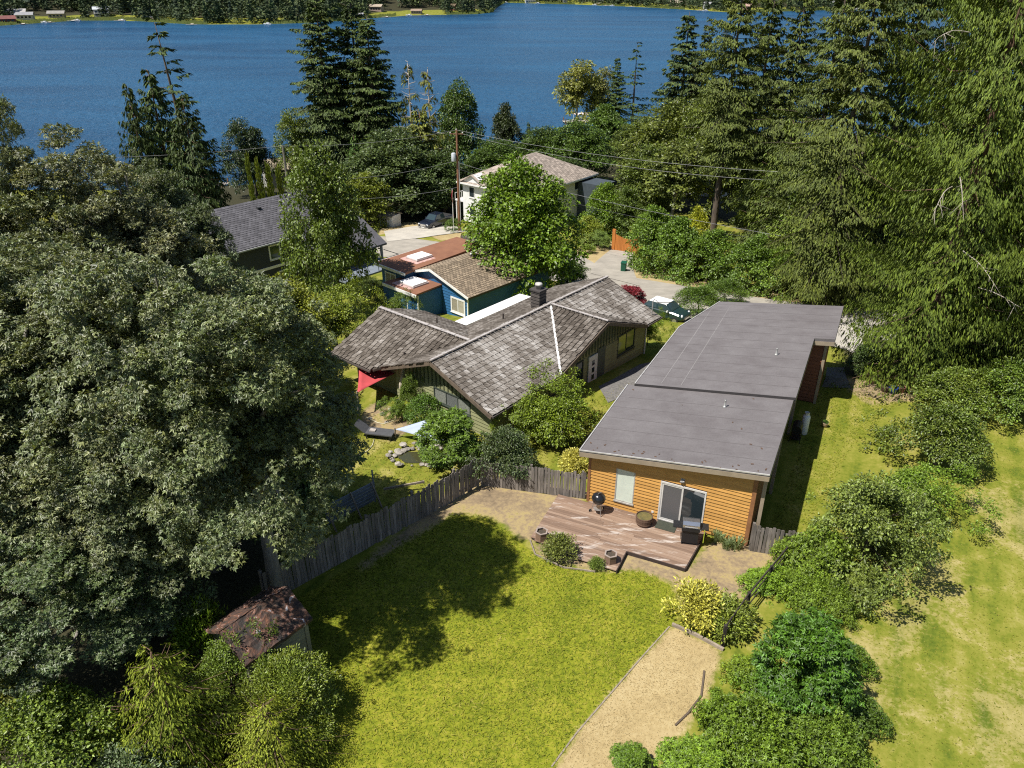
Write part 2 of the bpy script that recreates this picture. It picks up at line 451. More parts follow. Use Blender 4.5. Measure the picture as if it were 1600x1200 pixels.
# ---- sheets that follow the terrain: road, drives, paths
def strip(name, left, right, mat_, lift=0.03, sub=14, px=True):
    """sheet between two edge lines given as picture points on the ground"""
    def res(pts):
        q = [np.array((ground(u, v) if px else Vector((u, v, 0)))[:2]) for u, v in pts]
        d = np.concatenate([[0], np.cumsum([np.linalg.norm(b - a) for a, b in zip(q, q[1:])])])
        s = np.linspace(0, d[-1], sub * (len(pts) - 1) + 1)
        return np.stack([np.interp(s, d, [a[0] for a in q]), np.interp(s, d, [a[1] for a in q])], -1)
    n = max(len(left), len(right))
    L, Rr = res(left), res(right)
    m = max(len(L), len(Rr))
    k = np.linspace(0, 1, m)
    L = np.stack([np.interp(k, np.linspace(0, 1, len(L)), L[:, i]) for i in (0, 1)], -1)
    Rr = np.stack([np.interp(k, np.linspace(0, 1, len(Rr)), Rr[:, i]) for i in (0, 1)], -1)
    c = 7
    P = np.stack([L + (Rr - L) * (j / (c - 1)) for j in range(c)], 1)
    Z = terrain(P[..., 0], P[..., 1]) + lift
    V = np.concatenate([P, Z[..., None]], -1).reshape(-1, 3)
    ii = np.arange(m * c).reshape(m, c)
    Fc = np.stack([ii[:-1, :-1], ii[:-1, 1:], ii[1:, 1:], ii[1:, :-1]], -1).reshape(-1, 4)
    me = np_mesh(name, V, Fc, mat_, smooth=True)
    o = link(name, me)
    return tag(o, kind='structure')
asphalt = mat('worn_asphalt', (0.38, 0.345, 0.29), (0.28, 0.255, 0.215), 0.6, 0.9, 0.1, detail=9, spec=0.2)
concrete = mat('pale_concrete', (0.5, 0.46, 0.39), (0.4, 0.37, 0.32), 0.8, 0.9, 0.08, detail=9, spec=0.2)
gravel = mat('dark_gravel', (0.12, 0.115, 0.11), (0.2, 0.19, 0.18), 8, 0.95, 0.4, detail=8, spec=0.1)
strip('road', [(1420, 490), (1330, 486), (1160, 462), (1060, 446), (1000, 436), (950, 424), (905, 398), (800, 390), (700, 380), (640, 372), (560, 368), (480, 372)],
      [(1420, 545), (1330, 520), (1240, 515), (1130, 510), (1050, 502), (1000, 488), (940, 462), (870, 440), (770, 424), (690, 408), (600, 402), (480, 408)], asphalt, 0.04)
strip('driveway', [(600, 362), (640, 355), (700, 348)], [(605, 378), (660, 372), (728, 362)], concrete, 0.075)
strip('gate_driveway', [(915, 425), (940, 402), (957, 389)], [(1000, 448), (989, 420), (989, 394)], asphalt, 0.08)
strip('side_driveway', [(1290, 540), (1306, 512), (1320, 495)], [(1345, 560), (1350, 530), (1352, 500)], concrete, 0.07)
strip('garden_path', [(1000, 570), (960, 592), (935, 605)], [(1050, 560), (985, 615), (950, 630)], gravel, 0.03)
strip('side_path', [(1292, 575), (1290, 590), (1284, 606)], [(1318, 575), (1322, 590), (1330, 607)], gravel, 0.03)

# ================================================================ houses
def wpos(O, a, lx, ly):
    a = R(a); return (O[0] + lx * math.cos(a) + ly * math.sin(a), O[1] - lx * math.sin(a) + ly * math.cos(a))
def wedge(L, h, t0, t1):
    """one lap board: length along x, height along z, thicker at its lower edge, face towards -y"""
    return MB().add([(0, -t0, 0), (L, -t0, 0), (L, 0, 0), (0, 0, 0), (0, -t1, h), (L, -t1, h), (L, 0, h), (0, 0, h)],
                    [(0, 3, 2, 1), (4, 5, 6, 7), (0, 1, 5, 4), (1, 2, 6, 5), (2, 3, 7, 6), (3, 0, 4, 7)])
def clapboards(parent, m, p0, ang, length, z0, ztop, exp, openings=(), name='board', t0=0.046):
    """lap siding on a wall that starts at p0 and runs along ang (local radians); ztop(s) is the wall's upper line; openings cut it"""
    d = (math.cos(ang), math.sin(ang))
    z = z0
    while True:
        ss = [s for s in np.linspace(0, length, 60) if ztop(s) >= z + exp * 0.6]
        if len(ss) < 2: break
        cuts = [(ss[0], ss[-1])]
        for (a, b, o0, o1) in openings:
            if z + exp * 0.7 > o0 and z + exp * 0.3 < o1:
                nc = []
                for (c0, c1) in cuts:
                    if a > c0: nc.append((c0, min(a, c1)))
                    if b < c1: nc.append((max(b, c0), c1))
                cuts = [c for c in nc if c[1] - c[0] > 0.05]
        for c0, c1 in cuts:
            o = wedge(c1 - c0, exp * 0.985, t0, 0.008).build(name, m, parent)
            o.location = (p0[0] + d[0] * c0, p0[1] + d[1] * c0, z); o.rotation_euler = (0, 0, ang)
        z += exp
def window(parent, p0, ang, s0, s1, z0, z1, frame_m, glass_m, bars=1, t=0.05, fw=0.07, proud=0.05, sill=True, blind=None):
    """window: frame, panes as its sub-parts"""
    d = (math.cos(ang), math.sin(ang)); w = s1 - s0; h = z1 - z0
    b = MB()
    y0, y1 = -proud, 0.02
    b.bb(0, w, y0, y1, 0, fw); b.bb(0, w, y0, y1, h - fw, h); b.bb(0, fw, y0, y1, fw, h - fw); b.bb(w - fw, w, y0, y1, fw, h - fw)
    for i in range(1, bars + 1):
        x = fw + (w - 2 * fw) * i / (bars + 1)
        b.bb(x - fw * 0.3, x + fw * 0.3, y0 + 0.01, y1, fw, h - fw)
    f = b.build('window', frame_m, parent)
    f.location = (p0[0] + d[0] * s0, p0[1] + d[1] * s0, z0); f.rotation_euler = (0, 0, ang)
    n = bars + 1
    for i in range(n):
        xa = fw + (w - 2 * fw) * i / n; xb = fw + (w - 2 * fw) * (i + 1) / n
        MB().bb(xa, xb, -0.015, 0.0, fw, h - fw).build('pane', blind[i % len(blind)] if blind else glass_m, f)
    if sill: MB().bb(-0.03, w + 0.03, -proud - 0.05, -proud + 0.01, -0.05, 0.0).build('sill', frame_m, f)
    return f
G_DARK_GLASS = glass('dark_window_glass'); G_PALE = mat('pale_blind', (0.62, 0.68, 0.58), (0.55, 0.6, 0.52), 2, 0.6, 0.03)
G_GREEN = glass('green_reflecting_glass', (0.16, 0.2, 0.04), 0.12); G_GREY = glass('screened_glass', (0.1, 0.1, 0.105), 0.35)
WHITE = mat('white_paint', (0.78, 0.77, 0.74), (0.68, 0.67, 0.64), 3, 0.5, 0.05)
TRIMTAN = mat('tan_fascia_paint', (0.33, 0.265, 0.19), (0.26, 0.21, 0.15), 2, 0.6, 0.05)
ORANGE = mat('orange_siding_stain', (0.55, 0.295, 0.08), (0.46, 0.235, 0.058), 2.5, 0.6, 0.1, (1, 1, 6), rnd=0.12)
RUSTWALL = mat('red_brown_siding_stain', (0.23, 0.085, 0.04), (0.17, 0.06, 0.03), 2.5, 0.7, 0.1, (1, 1, 6), rnd=0.08)
BROWNTRIM = mat('brown_corner_trim', (0.3, 0.14, 0.06), (0.2, 0.09, 0.04), 3, 0.7, 0.1)
# ---- flat roofing sheet with seams
def roofing():
    t = NT('grey_roll_roofing')
    v = t.coord('Object')
    nz = t.noise(v, 0.5, 5, 0.6, 0.4); nf = t.noise(v, 14, 4)
    mp = t.n('ShaderNodeMapping'); mp.inputs['Scale'].default_value = (0.6, 0.8, 1); t.l(v, mp.inputs[0])
    st = t.noise(mp.outputs[0], 2.2, 4, 0.6)
    c = t.ramp(t.math('ADD', t.math('MULTIPLY', nz, 0.55), t.math('MULTIPLY', st, 0.45)), [(0.3, (0.115, 0.102, 0.102)), (0.5, (0.145, 0.132, 0.132)), (0.7, (0.175, 0.162, 0.162))])
    c = t.mix(0.3, c, t.mix(1.0, c, t.ramp(nf, [(0.3, 0.7), (0.7, 1.3)]), 'MULTIPLY'))
    t.col(c); t.set(Roughness=0.75); t.b.inputs['Specular IOR Level'].default_value = 0.3
    t.bump(nf, 0.2, 0.02)
    return t.m
ROOFING = roofing()
OA, OO = 25.5, (3.357, 27.52, 0.0)
house = empty('orange_house', OO, R(-OA), 'orange sided house with a long grey flat roof, beside the deck', 'house')
def rz_(x): return 2.82 + 0.132 * (x + 0.33)               # height of the roof's upper side, rising to the right
def ztop(s): return rz_(s) - 0.30
mb = MB()
mb.prism([(0, 0.02), (6.85, 0.02), (6.85, 13.6), (8.0, 13.6), (8.0, 17.7), (1.7, 17.7), (0.3, 13.4), (0, 5.8)], -0.15, [ztop(0), ztop(6.85), ztop(6.85), ztop(8), ztop(8), ztop(1.7), ztop(.3), ztop(0)])
mb.build('wall', RUSTWALL, house)
ops = [(1.19, 2.03, 0.5, 2.18), (3.13, 5.02, 0.0, 2.07)]
clapboards(house, ORANGE, (0.0, 0.0), 0.0, 6.76, 0.08, ztop, 0.158, ops)
clapboards(house, RUSTWALL, (6.87, 0.0), R(90), 13.6, 0.08, lambda s: ztop(6.85), 0.2, (), 'board')
clapboards(house, RUSTWALL, (6.87, 13.58), 0.0, 1.12, 0.08, lambda s: ztop(6.9 + s), 0.2, ())
clapboards(house, RUSTWALL, (8.02, 13.6), R(90), 4.1, 0.08, lambda s: ztop(8.0), 0.2, ())
MB().bb(6.74, 6.9, -0.055, 0.03, -0.05, ztop(6.8)).build('corner_board', BROWNTRIM, house)
MB().bb(-0.06, 0.06, -0.055, 0.05, -0.05, ztop(0)).build('corner_board', BROWNTRIM, house)
MB().bb(7.92, 8.06, 13.5, 13.62, -0.05, ztop(8)).build('corner_board', TRIMTAN, house)
MB().beam((7.15, 0.15, -0.05), (7.15, 0.15, rz_(7.15) - 0.3), 0.14, 0.14).build('eave_post', TRIMTAN, house)
for y in (4.0, 9.6): MB().bb(7.1, 7.24, y, y + 0.14, -0.05, rz_(7.15) - 0.3).build('eave_post', TRIMTAN, house)
def roofpoly(pts, th, dz=0.0):
    return MB().slab([(x, y, rz_(x) + dz) for x, y in pts], th)
near = [(-0.36, -0.42), (7.28, -0.42), (7.28, 6.1), (-0.36, 6.1)]
roofpoly(near, 0.09, 0.0).build('roof', ROOFING, house)
far_ = [(0.02, 6.05), (7.36, 6.05), (7.36, 13.05), (8.35, 13.05), (8.35, 18.0), (1.55, 18.0), (0.22, 13.6)]
roofpoly(far_, 0.16, 0.13).build('roof', ROOFING, house)
def fascia(pts, dz, h=0.2, w=0.045, m=TRIMTAN):
    for (a, b) in zip(pts, pts[1:]):
        d = Vector((b[0] - a[0], b[1] - a[1], 0)).normalized(); n = Vector((d.y, -d.x, 0)) * 0.012
        za, zb = rz_(a[0]) + dz, rz_(b[0]) + dz
        p = [(a[0] + n.x, a[1] + n.y), (b[0] + n.x, b[1] + n.y), (b[0] - n.x * w / 0.012, b[1] - n.y * w / 0.012), (a[0] - n.x * w / 0.012, a[1] - n.y * w / 0.012)]
        MB().prism(p, [za - h, zb - h, zb - h, za - h], [za, zb, zb, za]).build('fascia', m, house)
fascia([(-0.36, -0.42), (7.28, -0.42), (7.28, 6.03)], -0.085, 0.21)
MB().prism([(1.7, -0.36), (7.2, -0.36), (7.2, -0.28), (1.7, -0.28)], [rz_(1.7) - 0.34, rz_(7.2) - 0.34, rz_(7.2) - 0.34, rz_(1.7) - 0.34], [rz_(1.7) - 0.1, rz_(7.2) - 0.1, rz_(7.2) - 0.1, rz_(1.7) - 0.1]).build('rake_board', TRIMTAN, house)
fascia([(7.36, 6.25), (7.36, 13.05), (8.35, 13.05), (8.35, 18.0), (1.55, 18.0)], -0.03, 0.22)
edge = mat('pale_metal_drip_edge', (0.62, 0.6, 0.57), (0.45, 0.43, 0.4), 4, 0.45, 0.02, metal=0.3)
for a, b, dz in (((-0.36, 6.1), (-0.36, -0.42), 0.008), ((-0.36, -0.42), (7.28, -0.42), 0.008), ((0.22, 13.6), (0.02, 6.05), 0.138), ((1.55, 18.0), (0.22, 13.6), 0.138)):
    MB().beam((a[0], a[1], rz_(a[0]) + dz), (b[0], b[1], rz_(b[0]) + dz), 0.045, 0.05).build('drip_edge', edge, house)
seam_m = mat('dark_roof_seam', (0.13, 0.118, 0.118), (0.1, 0.09, 0.09), 6, 0.8, 0.05)
for i, y in enumerate([0.62, 1.66, 2.7, 3.74, 4.78]):
    MB().slab([(-0.3, y, rz_(-0.3) + 0.008), (7.2, y - 0.03, rz_(7.2) + 0.008), (7.2, y - 0.015, rz_(7.2) + 0.008), (-0.3, y + 0.015, rz_(-0.3) + 0.008)], 0.012).build('roof_seam', seam_m, house)
for i, y in enumerate(np.arange(7.1, 17.6, 1.04)):
    x0 = 0.05 if y < 13.5 else 0.05 + (y - 13.5) * 0.33; x1 = 7.3 if y < 13 else 8.3
    MB().slab([(x0, y, rz_(x0) + 0.138), (x1, y - 0.03, rz_(x1) + 0.138), (x1, y - 0.015, rz_(x1) + 0.138), (x0, y + 0.015, rz_(x0) + 0.138)], 0.012).build('roof_seam', seam_m, house)
for x in (1.25, 2.2):
    MB().slab([(x - .02, 6.3, rz_(x) + 0.142), (x + .02, 6.3, rz_(x) + 0.142), (x + .12, 17.3, rz_(x) + 0.142), (x + .08, 17.3, rz_(x) + 0.142)], 0.012).build('roof_seam', mat('pale_roof_seam', (0.23, 0.215, 0.21), (0.19, 0.18, 0.175), 3, 0.8, 0.05), house)
lit = MB(); rgl = random.Random(4)
for i in range(34):
    x = rgl.uniform(-0.25, 7.1); y = rgl.choice([rgl.uniform(-0.38, 0.1), rgl.uniform(-0.38, 0.3), rgl.uniform(-0.3, 5.8)]); s = rgl.uniform(0.02, 0.06); a = rgl.uniform(0, 6.28)
    lit.box((x, y, rz_(x) + 0.012), (s * 2, s, 0.02), a)
tag(lit.build('leaf_litter', mat('brown_leaf_litter', (0.12, 0.07, 0.045), None, 5, 0.9), house), kind='stuff')
MB().prism([(-0.0, 6.035), (7.36, 6.035), (7.36, 6.05), (-0.0, 6.05)], [rz_(0), rz_(7.36), rz_(7.36), rz_(0)], [rz_(0) + 0.125, rz_(7.36) + 0.125, rz_(7.36) + 0.125, rz_(0) + 0.125]).build('roof_step', mat('black_roof_step', (0.05, 0.045, 0.045), None, 4, 0.8), house)
pipe_m = mat('weathered_vent_metal', (0.5, 0.5, 0.48), (0.3, 0.29, 0.27), 5, 0.5, 0.05, metal=0.5)
for x, y, z in ((4.55, 4.75, 0.0), (5.85, 10.6, 0.13)):
    v = MB().lathe([(0.12, -0.02), (0.06, 0.06), (0.045, 0.07), (0.045, 0.34), (0.05, 0.36)], 12, (x, y, rz_(x) + z)).build('vent_pipe', pipe_m, house, True)
# window, sliding door, lamp
window(house, (0, 0), 0.0, 1.19, 2.03, 0.5, 2.18, mat('dull_window_trim', (0.42, 0.4, 0.36), (0.3, 0.28, 0.25), 4, 0.6, 0.05), None, 0, fw=0.045, proud=0.035, blind=[G_PALE])
alu = mat('aluminium_frame', (0.72, 0.7, 0.67), (0.6, 0.58, 0.55), 4, 0.4, 0.02, metal=0.2)
dr = MB().bb(3.13, 5.02, -0.06, 0.02, 0.12, 0.17).bb(3.13, 5.02, -0.06, 0.02, 2.0, 2.07).bb(3.13, 3.19, -0.06, 0.02, 0.17, 2.0).bb(4.96, 5.02, -0.06, 0.02, 0.17, 2.0).build('sliding_door', alu, house)
MB().bb(3.19, 3.26, -0.045, -0.01, 0.17, 2.0).bb(4.02, 4.09, -0.045, -0.01, 0.17, 2.0).bb(3.26, 4.02, -0.045, -0.01, 0.17, 0.25).bb(3.26, 4.02, -0.045, -0.01, 1.93, 2.0).build('screen_frame', alu, dr)
MB().bb(3.26, 4.02, -0.03, -0.02, 0.25, 1.93).build('pane', G_GREY, dr)
MB().bb(4.09, 4.96, -0.02, -0.01, 0.17, 2.0).build('pane', G_DARK_GLASS, dr)
MB().bb(4.62, 4.9, 0.0, 0.01, 0.2, 1.6).build('curtain', mat('teal_curtain', (0.05, 0.14, 0.12), None, 6, 0.8), dr)
MB().box((4.0, -0.02, 2.36), (0.16, 0.04, 0.16)).tube([(4.0, -0.03, 2.36), (3.94, -0.14, 2.3)], [0.04, 0.055], 8).tube([(4.0, -0.03, 2.36), (4.07, -0.13, 2.32)], [0.04, 0.05], 8).build('wall_lamp', mat('grey_lamp_metal', (0.35, 0.34, 0.33), None, 5, 0.5), house)
MB().bb(2.86, 2.95, -0.05, 0.0, 0.36, 0.46).build('outlet_box', WHITE, house)

# ---- green house with the shake roof
GA, GO = 40.0, (-0.98, 31.7, 0.0)
SHAKE = NT('weathered_cedar_shake')
def shake_mat():
    t = SHAKE
    a = t.n('ShaderNodeObjectInfo').outputs['Random']; b = t.n('ShaderNodeNewGeometry').outputs['Random Per Island']
    r = t.math('FRACT', t.math('ADD', a, b))
    p = t.pos(); mp = t.n('ShaderNodeMapping'); mp.inputs['Rotation'].default_value = (0, 0, R(GA)); mp.inputs['Scale'].default_value = (1.2, 7, 3); t.l(p, mp.inputs[0])
    st = t.noise(mp.outputs[0], 2.0, 5, 0.65); big = t.noise(p, 0.55, 3, 0.5)
    k = t.math('ADD', t.math('MULTIPLY', r, 0.12), t.math('ADD', t.math('MULTIPLY', st, 0.55), t.math('MULTIPLY', big, 0.33)))
    oc = t.n('ShaderNodeObjectInfo').outputs['Color']
    mo = t.n('ShaderNodeAttribute'); mo.attribute_name = 'plane_dark'
    k = t.math('SUBTRACT', k, t.math('MULTIPLY', mo.outputs['Fac'], 0.085))  # even darker tone set per roof plane; the first two planes stay pale
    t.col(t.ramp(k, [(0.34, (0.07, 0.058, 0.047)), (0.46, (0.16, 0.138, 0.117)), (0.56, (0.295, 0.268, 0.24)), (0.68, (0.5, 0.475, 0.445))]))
    t.set(Roughness=0.9); t.b.inputs['Specular IOR Level'].default_value = 0.15
    t.bump(st, 0.5, 0.03)
    return t.m
shake_mat()
GREENW = mat('olive_green_paint', (0.27, 0.275, 0.145), (0.22, 0.225, 0.115), 2, 0.7, 0.05, rnd=0.05)
BATTEN = mat('dark_olive_paint', (0.13, 0.145, 0.075), (0.1, 0.11, 0.055), 2, 0.7, 0.05)
DARKWOOD = mat('dark_roof_underlay', (0.07, 0.055, 0.045), (0.05, 0.04, 0.03), 3, 0.9, 0.1)
ghouse = empty('green_house', GO, R(-GA), 'olive green house with a weathered cedar shake roof', 'house')
ZE, ZR = 1.9, 3.52                       # eave and ridge
GB = -0.95                               # ground line
# walls: main block, left wing, right gable front
MB().prism([(-7.5, 0.7), (-0.6, 0.7), (-0.6, 15.2), (-7.5, 15.2)], -2.6, 1.95).build('wall', GREENW, ghouse)
MB().prism([(-11.0, 0.8), (-7.4, 0.8), (-7.4, 6.3), (-11.0, 6.3)], GB, 1.9).build('wall', BATTEN, ghouse)
gab = MB().add([(-7.5, 0.72, 1.9), (-0.6, 0.72, 1.9), (-4.05, 0.72, 3.25), (-7.5, 0.95, 1.9), (-0.6, 0.95, 1.9), (-4.05, 0.95, 3.25)], [(0, 1, 2), (5, 4, 3), (0, 3, 4, 1), (1, 4, 5, 2), (2, 5, 3, 0)])
gab.build('gable_wall', GREENW, ghouse)
MB().add([(-0.58, 6.3, 1.9), (-0.58, 13.6, 1.9), (-0.58, 9.85, 3.2), (-0.9, 6.3, 1.9), (-0.9, 13.6, 1.9), (-0.9, 9.85, 3.2)], [(0, 1, 2), (5, 4, 3), (0, 3, 4, 1), (1, 4, 5, 2), (2, 5, 3, 0)]).build('gable_wall', BATTEN, ghouse)
for i in range(24):                      # battens of the two gables
    x = -7.3 + i * 0.285
    top = 1.95 + (1 - abs(x + 4.05) / 3.45) * 1.22
    if x < -0.7: MB().bb(x, x + 0.04, 0.66, 0.715, 1.66, top).build('batten', BATTEN, ghouse)
    y = 6.6 + i * 0.29
    if y < 13.4: MB().bb(-0.575, -0.52, y, y + 0.04, 1.66, 1.95 + (1 - abs(y - 9.85) / 3.7) * 1.2).build('batten', BATTEN, ghouse)
wops = [(2.9, 5.5, 0.85, 1.66)]
clapboards(ghouse, GREENW, (-7.5, 0.7), 0.0, 6.9, GB + 0.1, lambda s: 1.7, 0.2, wops)
clapboards(ghouse, GREENW, (-0.58, 0.7), R(90), 14.5, GB + 0.1, lambda s: 1.7, 0.22, [(7.0, 7.7, -0.6, 1.5), (8.0, 9.9, -0.6, 1.7), (11.2, 13.1, 0.4, 1.7)])
GFR = mat('dark_green_window_trim', (0.06, 0.075, 0.06), None, 4, 0.6)
window(ghouse, (-7.5, 0.7), 0.0, 2.9, 5.5, 0.85, 1.66, GFR, G_DARK_GLASS, 2, fw=0.06, blind=[mat('lace_curtain', (0.3, 0.31, 0.27), (0.1, 0.11, 0.1), 9, 0.6, 0.02, (6, 1, 1)), mat('lace_curtain_grey', (0.2, 0.21, 0.2), (0.06, 0.07, 0.07), 9, 0.5, 0.02, (6, 1, 1))])
window(ghouse, (-0.58, 0.7), R(90), 11.2, 13.1, 0.45, 1.75, GFR, G_GREEN, 1, fw=0.07, blind=[G_GREEN, G_DARK_GLASS])
window(ghouse, (-0.58, 0.7), R(90), 7.0, 7.7, 0.3, 1.55, GFR, G_DARK_GLASS, 0, fw=0.06)
window(ghouse, (-0.58, 0.7), R(90), 4.6, 6.2, 0.5, 1.5, GFR, G_DARK_GLASS, 1, fw=0.06)
dd = MB().bb(-0.56, -0.5, 8.9, 9.75, -0.55, 1.5).build('door', WHITE, ghouse)
for zz in (0.0, 0.45, 0.9): MB().bb(-0.505, -0.49, 9.2, 9.45, zz, zz + 0.3).build('door_light', G_DARK_GLASS, dd)
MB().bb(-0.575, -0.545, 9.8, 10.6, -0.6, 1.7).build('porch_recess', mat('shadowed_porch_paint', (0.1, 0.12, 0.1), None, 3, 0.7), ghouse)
# roof planes: polygon in local space, direction along the eave, direction up the slope
dz = ZR - ZE; HW = 4.05
def gp(x, y):                            # height of the main roof at local x
    return ZR - abs(x + HW) * dz / HW
CY, CH = 9.85, 4.35                      # cross gable on the right
WY, WH = 3.3, 3.75                       # left wing ridge line and half width
zc = lambda y: ZR - abs(y - CY) * dz / CH
zw = lambda y: 3.35 - abs(y - WY) * 0.4
planes = [
    ([(0, 0, ZE), (0, 5.5, ZE), (-HW, CY, ZR), (-HW, 0, ZR)], (0, 1, 0), (-HW, 0, dz)),
    ([(0, 14.2, ZE), (0, 15.85, ZE), (-HW, 15.85, ZR), (-HW, CY, ZR)], (0, 1, 0), (-HW, 0, dz)),
    ([(0, 5.5, ZE), (0, CY, ZR), (-HW, CY, ZR)], (1, 0, 0), (0, CH, dz)),
    ([(0, 14.2, ZE), (-HW, CY, ZR), (0, CY, ZR)], (-1, 0, 0), (0, -CH, dz)),
    ([(-2 * HW, 15.85, ZE), (-2 * HW, WY + WH, ZE), (-HW - 0.4, WY, zw(WY)), (-HW, WY, ZR), (-HW, 15.85, ZR)], (0, -1, 0), (HW, 0, dz)),
    ([(-2 * HW, 0, ZE), (-HW, 0, ZR), (-HW, WY, ZR), (-HW - 0.4, WY, zw(WY)), (-2 * HW, -0.0, ZE)], (0, -1, 0), (HW, 0, dz)),
    ([(-11.6, WY - WH, zw(WY - WH)), (-8.1, WY - WH + 0.1, zw(WY - WH + 0.1)), (-HW - 0.4, WY, zw(WY)), (-11.6, WY, zw(WY))], (1, 0, 0), (0, WH, 1.5)),
    ([(-11.9, WY + WH, zw(WY + WH)), (-11.6, WY, zw(WY)), (-HW - 0.4, WY, zw(WY)), (-8.1, WY + WH, zw(WY + WH))], (-1, 0, 0), (0, -WH, 1.5)),
]
rd_ = MB()
for pts, e, up in planes: rd_.slab(pts, 0.12)
roof = rd_.build('roof', DARKWOOD, ghouse)
rgs = np.random.default_rng(5)
shakes = []
for pi_, (pts, e, up) in enumerate(planes):
    e = Vector(e).normalized(); upv = Vector(up).normalized(); nv = e.cross(upv).normalized()
    if nv.z < 0: nv = -nv
    o = Vector(pts[0])
    st = [((Vector(p) - o).dot(e), (Vector(p) - o).dot(upv)) for p in pts]
    smin, smax = min(s for s, _ in st), max(s for s, _ in st); tmax = max(q for _, q in st)
    def inside(s, q):
        c = False
        for (x1, y1), (x2, y2) in zip(st, st[1:] + st[:1]):
            if (y1 > q) != (y2 > q) and s < (x2 - x1) * (q - y1) / (y2 - y1 + 1e-12) + x1: c = not c
        return c
    row = 0
    while row * 0.3 < tmax - 0.05:
        s = smin + rgs.uniform(-0.04, 0.04)
        while s < smax:
            w = 0.31
            cx, cyy = s + w / 2, row * 0.3 + 0.12
            if inside(cx, cyy):
                base = o + e * cx + upv * (row * 0.3 - 0.02 + rgs.uniform(-0.012, 0.012)) + nv * 0.006
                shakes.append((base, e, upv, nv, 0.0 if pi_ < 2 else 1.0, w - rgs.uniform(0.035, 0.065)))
            s += w
        row += 1
gM = Matrix.Translation(GO) @ Matrix.Rotation(R(-GA), 4, 'Z')
shakes.sort(key=lambda q: (gM @ q[0] - Vector((0, 0, CAM_H))).length)
sh_v = [(-0.5, 0, 0), (0.5, 0, 0), (0.5, 0.36, 0.0), (-0.5, 0.36, 0.0), (-0.5, 0, 0.075), (0.5, 0, 0.075), (0.5, 0.36, 0.008), (-0.5, 0.36, 0.008)]
sh_f = [(0, 3, 2, 1), (4, 5, 6, 7), (0, 1, 5, 4), (1, 2, 6, 5), (2, 3, 7, 6), (3, 0, 4, 7)]
sh_me = MB().add(sh_v, sh_f).mesh('shake', SHAKE.m)
rest = MB()
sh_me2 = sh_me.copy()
for m_, val in ((sh_me, 0.0), (sh_me2, 1.0)): m_.attributes.new('plane_dark', 'FLOAT', 'POINT').data.foreach_set('value', np.full(8, val, np.float32))
plane_dark = []
for i, (b, e, upv, nv, ms, w) in enumerate(shakes):
    tlt = (nv - upv * 0.10).normalized(); uu = (upv + nv * 0.10).normalized()
    ee = uu.cross(tlt).normalized()
    M = Matrix.Translation(b) @ Matrix((ee, uu, tlt)).transposed().to_4x4() @ Matrix.Diagonal((w, 1, 1, 1))
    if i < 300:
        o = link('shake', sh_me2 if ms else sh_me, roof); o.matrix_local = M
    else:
        rest.add([M @ Vector(p) for p in sh_v], sh_f); plane_dark += [ms] * 8
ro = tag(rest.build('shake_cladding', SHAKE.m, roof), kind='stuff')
ro.data.attributes.new('plane_dark', 'FLOAT', 'POINT').data.foreach_set('value', np.array(plane_dark, np.float32))
CAPM = mat('pale_ridge_cap', (0.44, 0.41, 0.39), (0.28, 0.25, 0.235), 5, 0.9, 0.2)
def caps(a, b, m, w=0.2, h=0.07, lift=0.07, name='ridge_cap', step=0.9):
    a, b = Vector(a) + Vector((0, 0, lift)), Vector(b) + Vector((0, 0, lift)); n = max(1, int((b - a).length / step))
    for i in range(n):
        MB().beam(a.lerp(b, (i + 0.02) / n), a.lerp(b, (i + 0.98) / n), w, h).build(name, m, roof)
caps((-HW, 0, ZR), (-HW, 15.85, ZR), CAPM, 0.13)
caps((-HW, CY, ZR), (0, CY, ZR), CAPM, 0.16)
caps((-HW - 0.4, WY, zw(WY)), (-11.6, WY, zw(WY)), CAPM, 0.2)
FLASH = mat('white_valley_flashing', (0.7, 0.68, 0.66), (0.55, 0.53, 0.5), 4, 0.5, 0.03)
MB().beam((-HW + 0.05, CY - 0.05, ZR + 0.05), (0.02, 5.5, ZE + 0.07), 0.13, 0.04).build('valley_flashing', FLASH, roof)
MB().beam((-8.1, WY + WH, zw(WY + WH) + 0.07), (-HW - 0.4, WY, zw(WY) + 0.05), 0.14, 0.03).build('valley_flashing', mat('dull_valley_metal', (0.3, 0.28, 0.26), None, 4, 0.6), roof)
RAKE = mat('brown_rake_board', (0.16, 0.12, 0.085), (0.1, 0.075, 0.055), 4, 0.8, 0.1)
for a, b in (((0, -0.03, ZE - 0.1), (-HW, -0.03, ZR - 0.1)), ((-HW, -0.03, ZR - 0.1), (-8.1, -0.03, ZE - 0.1)), ((0.03, 5.5, ZE - 0.1), (0.03, CY, ZR - 0.1)), ((0.03, CY, ZR - 0.1), (0.03, 14.2, ZE - 0.1))):
    MB().beam(a, b, 0.04, 0.2).build('rake_board', RAKE, roof)
for a, b in (((0.06, 0, ZE - 0.06), (0.06, 5.5, ZE - 0.06)), ((0.06, 14.2, ZE - 0.06), (0.06, 15.9, ZE - 0.06)), ((-11.6, WY - WH - 0.05, zw(WY - WH) - 0.06), (-8.2, WY - WH - 0.05, zw(WY - WH) - 0.06))):
    MB().beam(a, b, 0.11, 0.09).build('gutter', mat('dark_gutter', (0.1, 0.085, 0.075), None, 3, 0.5), roof)
brick_m = mat('sooty_brick', (0.075, 0.065, 0.06), (0.04, 0.036, 0.035), 9, 0.9, 0.4)
ch = MB().box((-4.75, 9.6, 3.75), (0.62, 0.62, 1.15)).build('chimney', brick_m, roof)
